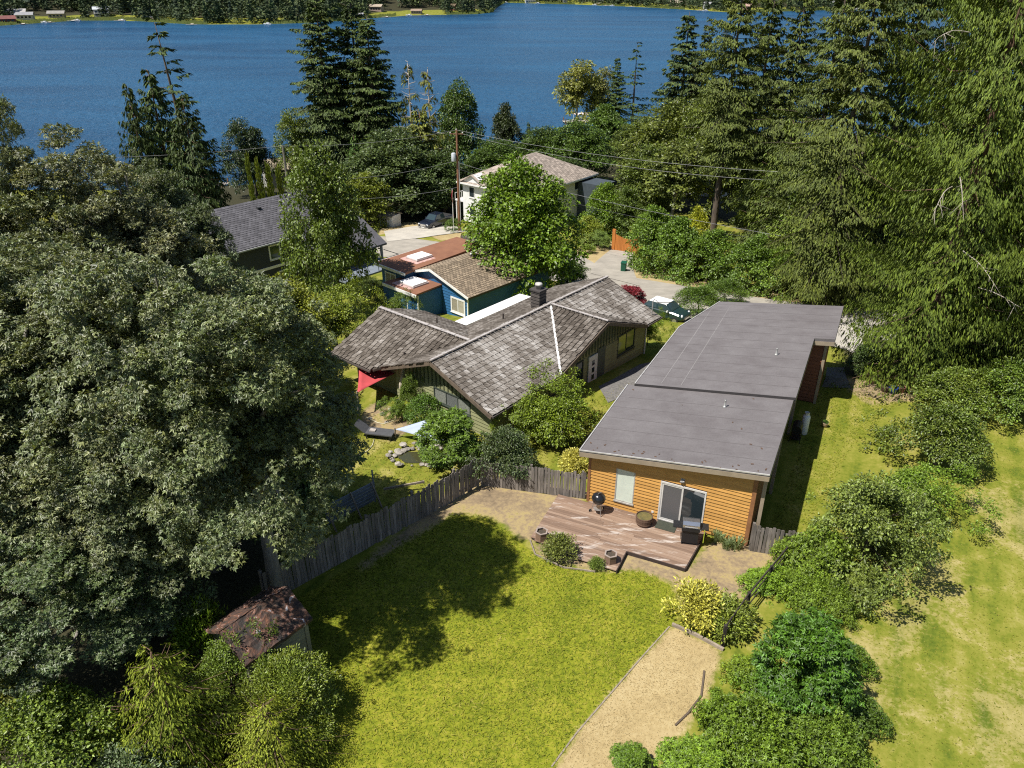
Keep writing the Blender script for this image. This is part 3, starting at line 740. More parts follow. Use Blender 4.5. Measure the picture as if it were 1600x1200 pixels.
for k in range(5):
    for ax_ in range(2):
        q = MB()
        if ax_ == 0: q.box((-4.75, 9.6 - 0.32, 3.45 + k * 0.2), (0.66, 0.03, 0.13))
        else: q.box((-4.75 + 0.32, 9.6, 3.45 + k * 0.2), (0.03, 0.66, 0.13))
        q.build('brick', mat('dark_chimney_brick', (0.12, 0.105, 0.095), (0.06, 0.05, 0.045), 7, 0.9, 0.3), roof)
MB().box((-4.75, 9.6, 4.36), (0.78, 0.78, 0.09)).build('chimney_crown', brick_m, roof)
MB().lathe([(0.16, 4.4), (0.16, 4.62), (0.24, 4.64), (0.2, 4.74), (0.03, 4.78)], 14, (-4.75, 9.6, 0)).build('chimney_pot', mat('pale_chimney_cap', (0.55, 0.53, 0.5), (0.3, 0.28, 0.26), 4, 0.6), roof, True)
for x, y in ((-5.7, 11.3), (-8.2, 4.6), (-7.2, 1.1), (-5.6, 7.4)):
    zz = gp(x, y) if y > 7 or y < 2 else zw(y)
    MB().tube([(x, y, zz - 0.05), (x, y, zz + 0.42)], 0.05, 8).build('vent_pipe', mat('dark_vent_pipe', (0.1, 0.08, 0.07), None, 4, 0.6), roof)
MB().tube([(-0.35, 15.3, 1.9), (-0.35, 15.3, 3.0), (-0.3, 15.35, 3.12), (-0.15, 15.4, 3.05), (-0.1, 15.42, 2.9)], 0.03, 6).build('service_mast', mat('galvanised_pipe', (0.55, 0.55, 0.54), None, 4, 0.4, metal=0.5), roof)
MB().tube([(-0.5, 15.05, 1.8), (-0.5, 15.05, -0.95)], 0.04, 6).build('downpipe', WHITE, ghouse)
# wooden entry steps of the green house
st_ = empty('entry_deck', (*wpos(GO, GA, 0, 9.6), -0.9), R(-GA), 'small red brown wooden entry deck at the green house door', 'deck')
REDW = mat('red_brown_deck_stain', (0.28, 0.1, 0.055), (0.2, 0.075, 0.045), 3, 0.7, 0.1, (1, 5, 1), rnd=0.1)
for k in range(9): MB().bb(-0.5 + k * 0.17, -0.35 + k * 0.17, -1.0, 1.2, 0.36, 0.4).build('plank', REDW, st_)
MB().bb(1.03, 1.07, -1.0, 1.2, 0.0, 0.36).bb(-0.5, 1.03, -1.03, -1.0, 0.0, 0.36).build('skirt', mat('orange_brown_skirt', (0.35, 0.13, 0.05), None, 3, 0.7), st_)

# ---- roof and wall surfaces of the farther houses
def courses(parent, a, b, c, d, m, exp, name='shingle_courses', lift=0.02):
    """rows of shingles on a four-cornered slope: a-b the eave, d-c the upper edge; too fine to pick apart singly"""
    a, b, c, d = map(Vector, (a, b, c, d)); n = max(2, int((d - a).length / exp))
    nv = (b - a).cross(d - a).normalized()
    if nv.z < 0: nv = -nv
    q = MB(); rg = random.Random(3)
    for i in range(n):
        p0, p1 = a.lerp(d, i / n), b.lerp(c, i / n); q0, q1 = a.lerp(d, (i + 1.15) / n), b.lerp(c, (i + 1.15) / n)
        k = max(1, int((p1 - p0).length / (exp * 1.5)))
        off = 0.5 * (i % 2)
        for j in range(k + 1):
            s0 = min(max((j - off) / k, 0), 1); s1 = min(max((j + 1 - off) / k - 0.004, 0), 1)
            if s1 - s0 < 0.002: continue
            h = lift + 0.02
            v = [p0.lerp(p1, s0) + nv * h, p0.lerp(p1, s1) + nv * h, q0.lerp(q1, s1) + nv * lift * 0.5, q0.lerp(q1, s0) + nv * lift * 0.5, p0.lerp(p1, s0), p0.lerp(p1, s1)]
            q.add(v, [(0, 1, 2, 3), (4, 5, 1, 0)])
    return tag(q.build(name, m, parent), kind='stuff')
BLUE = mat('blue_siding_paint', (0.03, 0.125, 0.27), (0.025, 0.105, 0.23), 2, 0.6, 0.05, rnd=0.06)
RUSTROOF = mat('rust_brown_roll_roofing', (0.25, 0.12, 0.072), (0.2, 0.095, 0.06), 1.2, 0.85, 0.1, spec=0.15)
TANSH = mat('tan_shingle', (0.27, 0.21, 0.145), (0.19, 0.145, 0.1), 2, 0.9, 0.1, rnd=0.28)
BA, BO = 43.0, (-3.5, 57.6, -5.2)
bhouse = empty('blue_house', BO, R(-BA), 'small blue house with a tan gable roof and flat rust brown roofs', 'house')
E, K = 2.85, 4.2                                         # eave and ridge above its floor
MB().prism([(-8.6, 0.35), (-0.4, 0.35), (-0.4, 10.5), (-8.6, 10.5)], 0, E - 0.1).build('wall', BLUE, bhouse)
MB().add([(-8.6, 0.35, E - .1), (-0.4, 0.35, E - .1), (-4.6, 0.35, K - .2), (-8.6, 0.6, E - .1), (-0.4, 0.6, E - .1), (-4.6, 0.6, K - .2)], [(0, 1, 2), (5, 4, 3), (0, 3, 4, 1), (1, 4, 5, 2), (2, 5, 3, 0)]).build('gable_wall', BLUE, bhouse)
rb = MB().slab([(0, 0, E), (0, 10.8, E), (-4.6, 10.8, K), (-4.6, 0, K)], 0.14).slab([(-4.6, 0, K), (-4.6, 10.8, K), (-7.4, 10.8, K - .85), (-7.4, 0, K - .85)], 0.14).build('roof', DARKWOOD, bhouse)
courses(rb, (0, 0, E), (0, 10.8, E), (-4.6, 10.8, K), (-4.6, 0, K), TANSH, 0.22)
courses(rb, (-7.4, 10.8, K - .85), (-7.4, 0, K - .85), (-4.6, 0, K), (-4.6, 10.8, K), TANSH, 0.22)
for a, b in (((0, -0.03, E - 0.06), (-4.6, -0.03, K - 0.06)), ((-4.6, -0.03, K - 0.06), (-7.4, -0.03, K - .91))): MB().beam(a, b, 0.05, 0.2).build('rake_board', WHITE, rb)
clapboards(bhouse, BLUE, (-3.4, 0.33), 0.0, 3.0, 0.1, lambda s: E + 0.75 - s * 0.28, 0.25, [(1.0, 2.7, 1.05, 2.3)])
window(bhouse, (-3.4, 0.3), 0.0, 1.0, 2.7, 1.0, 2.35, WHITE, G_DARK_GLASS, 1, fw=0.14, blind=[mat('beige_blind', (0.32, 0.29, 0.22), None, 5, 0.6), mat('cream_blind', (0.42, 0.39, 0.31), None, 5, 0.6)])
MB().bb(-0.46, -0.36, 0.26, 0.36, 0, E - 0.1).build('corner_board', WHITE, bhouse)
fl = MB().slab([(-10.4, -1.2, 3.75), (-6.3, -1.2, 3.75), (-6.9, 8.6, 3.8), (-10.4, 8.6, 3.8)], 0.16).build('flat_roof', RUSTROOF, bhouse)
MB().bb(-10.44, -6.3, -1.28, -1.21, 3.5, 3.74).bb(-10.5, -10.42, -1.2, 8.6, 3.5, 3.74).build('fascia', WHITE, fl)
MB().prism([(-10.0, -0.8), (-6.6, -0.8), (-6.6, 8.2), (-10.0, 8.2)], 0, 3.56).build('wall', BLUE, bhouse)
MB().slab([(-10.0, 8.7, 3.95), (-6.0, 8.7, 4.0), (-6.0, 11.5, 4.0), (-10.0, 11.5, 3.95)], 0.2).build('flat_roof', mat('dark_brown_roofing', (0.12, 0.1, 0.09), None, 2, 0.9), bhouse)
window(bhouse, (-10.0, -0.83), 0.0, 0.5, 2.0, 1.7, 3.1, WHITE, G_DARK_GLASS, 1, fw=0.12, blind=[mat('beige_blind', (0.3, 0.27, 0.2))])
MB().prism([(-7.3, -2.3), (-3.5, -2.3), (-3.5, 0.4), (-7.3, 0.4)], 0, 2.85).build('wall', BLUE, bhouse)
ad = MB().slab([(-7.6, -2.6, 3.0), (-3.3, -2.6, 3.06), (-3.5, 0.45, 3.06), (-7.4, 0.45, 3.0)], 0.14).build('flat_roof', RUSTROOF, bhouse)
MB().bb(-7.62, -3.3, -2.68, -2.61, 2.72, 2.98).build('fascia', WHITE, ad)
MB().bb(-3.56, -3.46, -2.36, -2.26, 0, 2.8).bb(-4.9, -4.8, -2.36, -2.3, 0, 2.8).build('corner_board', WHITE, bhouse)
clapboards(bhouse, BLUE, (-4.8, -2.31), 0.0, 1.25, 0.1, lambda s: 2.8, 0.25)
def skylight(parent, c, w, l, name='skylight'):
    s = MB().box((c[0], c[1], c[2] + 0.06), (w, l, 0.14)).build(name, mat('skylight_curb', (0.5, 0.42, 0.4), None, 4, 0.6), parent)
    MB().prism([(c[0] - w * .46, c[1] - l * .46), (c[0] + w * .46, c[1] - l * .46), (c[0] + w * .46, c[1] + l * .46), (c[0] - w * .46, c[1] + l * .46)], c[2] + 0.14, c[2] + 0.24).build('dome', mat('white_skylight_dome', (0.85, 0.84, 0.82), (0.8, 0.79, 0.77), 3, 0.3, 0), s)
    MB().slab([(c[0] - w * .75, c[1] - l * .7, c[2] + 0.012), (c[0] + w * .75, c[1] - l * .7, c[2] + 0.012), (c[0] + w * .75, c[1] + l * .7, c[2] + 0.012), (c[0] - w * .75, c[1] + l * .7, c[2] + 0.012)], 0.02).build('flashing', mat('pinkish_flashing', (0.6, 0.4, 0.36), (0.4, 0.22, 0.18), 3, 0.7), s)
skylight(fl, (-8.4, 2.2, 3.76), 1.5, 1.9); skylight(ad, (-5.4, -1.1, 3.03), 1.9, 1.7)
flu = MB().lathe([(0.17, 0), (0.17, 1.15), (0.21, 1.17), (0.21, 1.3), (0.05, 1.34)], 14, (-5.0, 5.6, K - 0.15)).build('flue_pipe', mat('brown_flue_metal', (0.18, 0.15, 0.12), (0.1, 0.085, 0.07), 4, 0.5, metal=0.4), rb, True)
MB().lathe([(0.36, 0.05), (0.3, 0.2)], 14, (-5.0, 5.6, K - 0.18)).build('flue_flashing', WHITE, rb)

# ---- dark grey house
SLATE = mat('dark_grey_shingle', (0.11, 0.106, 0.115), (0.08, 0.077, 0.084), 1.5, 0.9, 0.1, rnd=0.22)
CHAR = mat('charcoal_siding', (0.034, 0.042, 0.056), (0.027, 0.033, 0.045), 2, 0.7, 0.05)
DA, DO = 41.0, (-23.7, 65.5, -5.6)
dh = empty('dark_grey_house', DO, R(-DA), 'dark grey two storey house with a charcoal shingle roof', 'house')
MB().prism([(-9.5, -4), (-0.5, -4), (-0.5, 9.5), (-9.5, 9.5)], 0, 4.6).build('wall', CHAR, dh)
MB().add([(-9.5, -4, 4.6), (-0.5, -4, 4.6), (-5, -4, 7.0), (-9.5, 9.5, 4.6), (-0.5, 9.5, 4.6), (-5, 9.5, 7.0)], [(0, 1, 2), (5, 4, 3), (0, 2, 5, 3), (1, 4, 5, 2)]).build('gable_wall', CHAR, dh)
dr_ = MB().slab([(0, -4.6, 4.7), (0, 10.1, 4.7), (-5, 10.1, 7.3), (-5, -4.6, 7.3)], 0.16).slab([(-5, -4.6, 7.3), (-5, 10.1, 7.3), (-10, 10.1, 4.7), (-10, -4.6, 4.7)], 0.16).build('roof', SLATE, dh)
courses(dr_, (0, -4.6, 4.7), (0, 10.1, 4.7), (-5, 10.1, 7.3), (-5, -4.6, 7.3), SLATE, 0.25)
MB().beam((0.06, -4.6, 4.6), (0.06, 10.1, 4.6), 0.1, 0.12).build('gutter', mat('pale_gutter', (0.5, 0.5, 0.5), None, 3, 0.5), dr_)
MB().bb(-0.5, -0.44, -4, 9.5, 2.1, 2.35).build('trim_band', WHITE, dh)
window(dh, (-0.48, -4), R(90), 6.7, 7.9, 2.9, 4.3, WHITE, G_GREEN, 0, fw=0.12, blind=[glass('dull_green_glass', (0.05, 0.075, 0.035))])
window(dh, (-0.48, -4), R(90), 7.4, 8.6, 0.2, 1.7, WHITE, G_GREEN, 0, fw=0.12, blind=[glass('dull_green_glass')])
window(dh, (-0.48, -4), R(90), 10.4, 11.4, 0.4, 1.8, WHITE, G_GREEN, 0, fw=0.12, blind=[glass('dull_green_glass')])
window(dh, (-0.48, -4), R(90), 0.8, 2.4, 2.9, 4.2, WHITE, G_DARK_GLASS, 1, fw=0.12)
for y, x in ((5.0, -1.2), (7.0, -1.8), (4.4, -3.9), (8.4, -4.1)): MB().box((x, y, 4.7 - x * 0.52 + 0.13), (0.35, 0.35, 0.14)).build('roof_vent', mat('black_roof_vent', (0.03, 0.03, 0.03)), dr_)
wing = MB().slab([(3.4, 5.5, 2.85), (3.4, 13.4, 2.85), (-0.6, 13.4, 4.9), (-0.6, 5.5, 4.9)], 0.18).build('porch_roof', SLATE, dh)
MB().prism([(-0.5, 9.5), (2.4, 9.5), (2.4, 12.8), (-0.5, 12.8)], 0, [4.5, 3.1, 3.1, 4.5]).build('wall', CHAR, dh)
MB().bb(3.0, 3.2, 12.8, 13.0, 0, 2.75).build('porch_post', mat('grey_post', (0.3, 0.3, 0.3)), dh)
MB().slab([(5.5, 6.5, 1.2), (5.5, 13.2, 1.2), (2.4, 13.2, 1.2), (2.4, 6.5, 1.2)], 0.16).build('porch_floor', mat('blue_grey_decking', (0.2, 0.23, 0.27)), dh)
rl = MB().beam((5.4, 6.6, 2.2), (5.4, 13.1, 2.2), 0.05, 0.05).beam((3.2, 13.1, 2.2), (5.4, 13.1, 2.2), 0.05, 0.05)
for i in range(6): rl.bb(5.38, 5.42, 6.6 + i * 1.3, 6.65 + i * 1.3, 1.2, 2.2)
rl.build('railing', mat('black_railing', (0.02, 0.02, 0.02)), dh)

# ---- white house beyond the utility pole
PALESH = mat('pale_taupe_shingle', (0.39, 0.325, 0.27), (0.29, 0.24, 0.2), 6, 0.9, 0.15, rnd=0.3)
WSID = mat('white_siding', (0.8, 0.8, 0.77), (0.72, 0.72, 0.69), 2, 0.6, 0.05)
WA, WO = 39.0, (2.18, 102.5, -11.2)
wh = empty('white_house', WO, R(-WA), 'two storey white house with a pale taupe hip roof', 'house')
MB().prism([(-12.4, 0.6), (-0.6, 0.6), (-0.6, 16.4), (-12.4, 16.4)], 0, 5.7).build('wall', WSID, wh)
E2, K2 = 5.75, 9.0
A, B, C_, D = (0, 0, E2), (0, 17, E2), (-13, 17, E2), (-13, 0, E2); R1, R2 = (-6.5, 6.3, K2), (-6.5, 10.2, K2)
wr = MB().slab([A, B, R2, R1], 0.15).slab([C_, D, R1, R2], 0.15).slab([D, A, R1], 0.15).slab([B, C_, R2], 0.15).build('roof', PALESH, wh)
courses(wr, A, B, R2, R1, PALESH, 0.3); courses(wr, D, A, R1, R1, PALESH, 0.3)
MB().bb(-13.06, 0.06, -0.06, 0.0, E2 - 0.25, E2 - 0.02).bb(0.0, 0.06, 0, 17, E2 - 0.25, E2 - 0.02).build('fascia', WHITE, wr)
MB().add([(-12.2, 0.2, E2), (-8.2, 0.2, E2), (-10.2, 0.2, E2 + 1.2), (-10.2, 3.2, E2 + 1.25)], [(0, 1, 2), (1, 3, 2), (0, 2, 3)]).build('gable', WSID, wh)
MB().beam((-8.0, 0.1, E2), (-10.2, 0.1, E2 + 1.25), 0.4, 0.08).beam((-12.4, 0.1, E2), (-10.2, 0.1, E2 + 1.25), 0.4, 0.08).build('gable_roof', PALESH, wh)
for s in (1.2, 4.2, 7.4):
    window(wh, (-12.4, 0.58), 0.0, s, s + 1.1, 3.6, 5.2, WHITE, G_DARK_GLASS, 0, fw=0.12); window(wh, (-12.4, 0.58), 0.0, s, s + 1.1, 0.9, 2.3, WHITE, G_DARK_GLASS, 0, fw=0.12)
for s in (2.0, 7.0, 11.0): window(wh, (-0.58, 0.6), R(90), s, s + 1.2, 4.1, 5.3, WHITE, G_DARK_GLASS, 0, fw=0.1)
MB().bb(-0.55, 3.5, 12.5, 16.2, 0, 5.2).build('side_wing', mat('slate_blue_siding', (0.06, 0.075, 0.09)), wh)
bal = MB().bb(-14.0, -12.4, 0.6, 5.0, 2.7, 2.9)
for i in range(7): bal.bb(-14.0, -13.95, 0.6 + i * 0.7, 0.66 + i * 0.7, 2.9, 3.8)
bal.bb(-14.0, -13.94, 0.6, 5.0, 3.75, 3.83).bb(-13.95, -13.8, 0.7, 0.85, 0, 2.7).build('balcony', WHITE, wh)

# ---- rusty roofed shed in the foreground
SA, SO = 39.0, (-6.58, 18.46, 0.0)
RUST = NT('mossy_rusted_roof_sheet')
tt = RUST; v_ = tt.coord('Object'); n1 = tt.noise(v_, 2.4, 5, 0.65, 0.8); n2 = tt.noise(v_, 7, 5, 0.7)
tt.col(tt.mix(tt.ramp(n2, [(0.52, 0.0), (0.6, 1.0)]), tt.ramp(n1, [(0.4, (0.03, 0.025, 0.022)), (0.51, (0.075, 0.04, 0.03)), (0.58, (0.2, 0.085, 0.045)), (0.66, (0.5, 0.5, 0.53))]), (0.1, 0.055, 0.035)))
tt.set(Roughness=0.8); tt.bump(n1, 0.8, 0.12)
SHW = mat('grey_green_shed_board', (0.27, 0.26, 0.19), (0.18, 0.175, 0.13), 4, 0.85, 0.2, (1, 1, 5), rnd=0.12)
shd = empty('garden_shed', SO, R(-SA), 'small old garden shed with a rusty mossy roof', 'shed')
MB().prism([(-2.1, -2.25), (-0.12, -2.25), (-0.12, -0.12), (-2.1, -0.12)], -0.1, 2.0).build('wall', SHW, shd)
MB().add([(-2.1, -2.25, 2.0), (-0.12, -2.25, 2.0), (-1.1, -2.25, 2.55), (-2.1, -0.12, 2.0), (-0.12, -0.12, 2.0), (-1.1, -0.12, 2.55)], [(0, 1, 2), (5, 4, 3), (0, 2, 5, 3), (1, 4, 5, 2)]).build('gable_wall', SHW, shd)
clapboards(shd, SHW, (-0.1, -2.25), R(90), 2.13, 0.0, lambda s: 2.0, 0.17, [(0.35, 1.15, 0.9, 1.75)], t0=0.03)
sr = MB()
rgx = np.random.default_rng(2)
def lumpy(a, b, c, d, n=14):
    a, b, c, d = map(Vector, (a, b, c, d)); q = MB()
    idm = {}
    vs = []
    for i in range(n + 1):
        for j in range(n + 1):
            p = a.lerp(b, i / n).lerp(d.lerp(c, i / n), j / n); vs.append((p.x, p.y, p.z + rgx.uniform(0.0, 0.06)))
    k = len(vs); vs2 = vs + [(x, y, z - 0.12) for x, y, z in vs]
    f = [(i * (n + 1) + j, (i + 1) * (n + 1) + j, (i + 1) * (n + 1) + j + 1, i * (n + 1) + j + 1) for i in range(n) for j in range(n)]
    f += [tuple(k + x for x in reversed(g)) for g in f]
    rim = [i * (n + 1) for i in range(n + 1)] + [n * (n + 1) + j for j in range(1, n + 1)] + [i * (n + 1) + n for i in range(n - 1, -1, -1)] + [j for j in range(n - 1, 0, -1)]
    f += [(rim[i], k + rim[i], k + rim[(i + 1) % len(rim)], rim[(i + 1) % len(rim)]) for i in range(len(rim))]
    return q.add(vs2, f)
lumpy((0.06, -2.45, 2.02), (0.06, 0.08, 2.02), (-1.1, 0.08, 2.68), (-1.1, -2.45, 2.68)).build('roof_slope', RUST.m, shd)
lumpy((-2.26, -2.45, 2.02), (-2.26, 0.08, 2.02), (-1.14, 0.08, 2.68), (-1.14, -2.45, 2.68)).build('roof_slope', RUST.m, shd)
window(shd, (-0.08, -2.25), R(90), 0.35, 1.15, 0.9, 1.75, SHW, G_DARK_GLASS, 1, fw=0.06)
MB().bb(-0.16, -0.05, -0.2, -0.06, 0, 2.0).build('corner_board', SHW, shd)
# ---- small white storage shed by the driveway
b = ground(609, 352)
s2 = empty('storage_shed', b, R(-30), 'little white storage shed beside the concrete driveway', 'shed')
MB().prism([(-1.3, -1.0), (1.3, -1.0), (1.3, 1.0), (-1.3, 1.0)], 0, 1.7).build('wall', WHITE, s2)
MB().slab([(-1.5, -1.2, 1.72), (1.5, -1.2, 1.72), (1.2, 0, 2.2), (-1.2, 0, 2.2)], 0.1).slab([(-1.2, 0, 2.2), (1.2, 0, 2.2), (1.5, 1.2, 1.72), (-1.5, 1.2, 1.72)], 0.1).build('roof', mat('leafy_grey_shed_roof', (0.3, 0.26, 0.2), (0.15, 0.13, 0.1), 4), s2)
MB().bb(-0.5, 0.4, -1.04, -1.0, 0.05, 1.55).build('door', mat('off_white_door', (0.6, 0.58, 0.5)), s2)
# ---- roofs that peep out between the trees
def cabin(name, label, u, v, z, w, l, a, roof_c, wall_c, h=3.2):
    p = at_z(u, v, z); zb = tz(p.x, p.y)
    o = empty(name, (p.x, p.y, zb), R(-a), label, 'house'); hh = z - zb
    MB().prism([(-w / 2, -l / 2), (w / 2, -l / 2), (w / 2, l / 2), (-w / 2, l / 2)], 0, hh - w * 0.2).build('wall', mat(name + '_wall', wall_c), o)
    MB().slab([(w * .55, -l * .55, hh - w * .2), (w * .55, l * .55, hh - w * .2), (0, l * .55, hh), (0, -l * .55, hh)], 0.15).slab([(0, -l * .55, hh), (0, l * .55, hh), (-w * .55, l * .55, hh - w * .2), (-w * .55, -l * .55, hh - w * .2)], 0.15).build('roof', mat(name + '_roof', roof_c, None, 4, 0.9, 0.1), o)
    window(o, (-w / 2, -l / 2 - 0.02), 0.0, w * .3, w * .6, hh * 0.3, hh * 0.6, WHITE, G_DARK_GLASS, 0, fw=0.1)
cabin('lake_house', 'tan roofed house at the water behind the columnar cedars', 440, 246, -13.0, 8, 9, 60, (0.33, 0.27, 0.18), (0.4, 0.38, 0.33))
cabin('shore_house', 'grey roofed house hidden in the trees on the right', 1110, 262, -9.5, 10, 12, 40, (0.32, 0.31, 0.32), (0.5, 0.5, 0.48))
cabin('brown_cabin', 'brown cabin roof glimpsed between the firs on the right', 1322, 222, -4.5, 7, 9, 40, (0.3, 0.24, 0.17), (0.25, 0.2, 0.15))
# ---- long white canopy between the blue and the green house
wc = empty('white_canopy', (-1.75, 48.95, -1.6), R(-41), 'long white flat canopy between the blue house and the shake roof', 'canopy')
MB().slab([(1.2, -3.4, 2.1), (1.2, 3.4, 2.1), (0.1, 3.4, 2.05), (0.1, -3.4, 2.05)], 0.14).build('canopy_roof', mat('white_canopy_sheet', (0.8, 0.79, 0.76), (0.7, 0.69, 0.66), 1, 0.5, 0.03), wc)
for x, y in ((1.1, -3.2), (1.1, 3.2), (0.2, -3.2), (0.2, 3.2)): MB().bb(x - .05, x + .05, y - .05, y + .05, 0 if y < 0 else -1.2, 2.0).build('post', WHITE, wc)

# ================================================================ foliage generators
def unit(a):
    return a / np.maximum(np.linalg.norm(a, axis=-1, keepdims=True), 1e-6)
def leaf_cards(pos, ax, nrm, L, W, rg, fold=0.25, droop=0.15, lobes=1):
    """folded leaf blades: base, right edge, tip, left edge; several lobes share the base point"""
    ax = unit(ax); side = unit(np.cross(ax, nrm)); nrm = unit(np.cross(side, ax))
    n = len(pos)
    L = L[:, None]; W = W[:, None]
    if lobes == 1:
        r = pos + ax * L * 0.45 + side * W * 0.5 + nrm * W * fold
        l = pos + ax * L * 0.45 - side * W * 0.5 + nrm * W * fold
        tp = pos + ax * L - nrm * L * droop
        v = np.stack([pos, r, tp, l], 1).reshape(-1, 3)
        b = np.arange(n)[:, None] * 4
        f = np.concatenate([b + [0, 1, 2], b + [0, 2, 3]], 0)
        return v, f
    vs = [pos]; fs = []
    m = 1 + 3 * lobes
    b = np.arange(n)[:, None] * m
    angs = np.linspace(-0.95, 0.95, lobes)
    for i, a in enumerate(angs):
        d = ax * math.cos(a) + side * math.sin(a); s = side * math.cos(a) - ax * math.sin(a)
        k = 1.0 - 0.28 * abs(a)
        vs += [pos + d * L * 0.5 * k + s * W * 0.24 + nrm * W * fold * 0.3, pos + d * L * k - nrm * L * droop * (1 + abs(a)), pos + d * L * 0.5 * k - s * W * 0.24 + nrm * W * fold * 0.3]
        j = 1 + 3 * i
        fs += [b + [0, j, j + 1], b + [0, j + 1, j + 2]]
    v = np.stack(vs, 1).reshape(-1, 3)
    return v, np.concatenate(fs, 0)
def rdir(rg, n):
    return unit(rg.normal(size=(n, 3)))
def crown_leafy(seed, h, r, z0, n_clump=160, n_leaf=120, leaf=0.22, clump=0.9, lobes=1, flat=0.5, uneven=0.28, shell=2.2, droop=0.25, wl=0.75):
    """broadleaf crown between height z0 and h: leaf layers gathered in clumps, uneven outline; returns verts, faces, clump centres"""
    rg = np.random.default_rng(seed)
    cz, rz = (h + z0) / 2, (h - z0) / 2
    d = rdir(rg, n_clump); d[:, 2] = np.where(d[:, 2] < -0.55, -d[:, 2], d[:, 2])
    lob = rdir(rg, 9); amp = rg.uniform(-uneven, uneven, 9)
    mod = 1 + ((d @ lob.T).clip(0, 1) ** 3 @ amp)
    rad = rg.uniform(0, 1, n_clump) ** (1 / shell) * mod
    taper = 1 - 0.25 * np.clip(d[:, 2:3], 0, 1)
    c = np.concatenate([d[:, :2] * rad[:, None] * r * taper, (d[:, 2] * rad * rz + cz)[:, None]], -1)
    size = clump * rg.uniform(0.55, 1.35, n_clump)
    stray = rg.uniform(0, 1, n_clump) < 0.13
    ctr = np.array([0, 0, cz]); c[stray] = ctr + (c[stray] - ctr) * rg.uniform(1.04, 1.2 if h < 6 else 1.1, (stray.sum(), 1)); size[stray] *= 0.5
    per = np.maximum((n_leaf * (size / clump) ** 2).astype(int), 8)
    ci = np.repeat(np.arange(n_clump), per); n = len(ci)
    q = rdir(rg, n) * (rg.uniform(0, 1, n) ** 0.45)[:, None] * size[ci][:, None]
    outw = unit(c - np.array([0, 0, cz * 0.9])); 
    q[:, 2] *= flat
    tilt = outw[ci][:, :2]
    q[:, 2] -= 0.35 * (q[:, :2] * tilt).sum(-1)
    pos = c[ci] + q
    nrm = unit(np.array([0, 0, 1.0]) * 0.9 + outw[ci] * 0.45 + rg.normal(size=(n, 3)) * 0.42)
    ax = unit(unit(q + 1e-3) * 0.8 + outw[ci] * 0.5 + rg.normal(size=(n, 3)) * 0.5 - np.array([0, 0, droop]))
    L = leaf * rg.uniform(0.5, 1.4, n)
    v, f = leaf_cards(pos, ax, nrm, L, L * wl, rg, lobes=lobes)
    return v, f, c
def limbs(seed, h, z0, rt, centres, n=14, spread=0.75):
    rg = np.random.default_rng(seed)
    b = MB()
    tops = [Vector((0.0, 0.0, -0.3)), Vector((rg.normal() * 0.015 * h, rg.normal() * 0.015 * h, max(z0 * 0.7, 0.1 * h))), Vector((rg.normal() * 0.03 * h, rg.normal() * 0.03 * h, (max(z0, 0) + h) / 2)), Vector((0, 0, h * 0.76))]
    b.tube(tops, [rt * 1.25, rt, rt * 0.6, rt * 0.12], 8)
    ids = rg.permutation(len(centres))[:n]
    for i in ids:
        c = Vector(centres[i]) * 1.0
        k = min(max((c.z - z0 * 0.6) / max(h - z0 * 0.6, 0.1) * 0.75, 0.02), 0.8)
        s = tops[1].lerp(tops[2], min(k * 1.6, 1.0))
        m = s.lerp(c, 0.5) + Vector((0, 0, 0.06 * h * spread))
        b.tube([s, m, c], [rt * 0.42, rt * 0.25, rt * 0.07], 5)
    return b
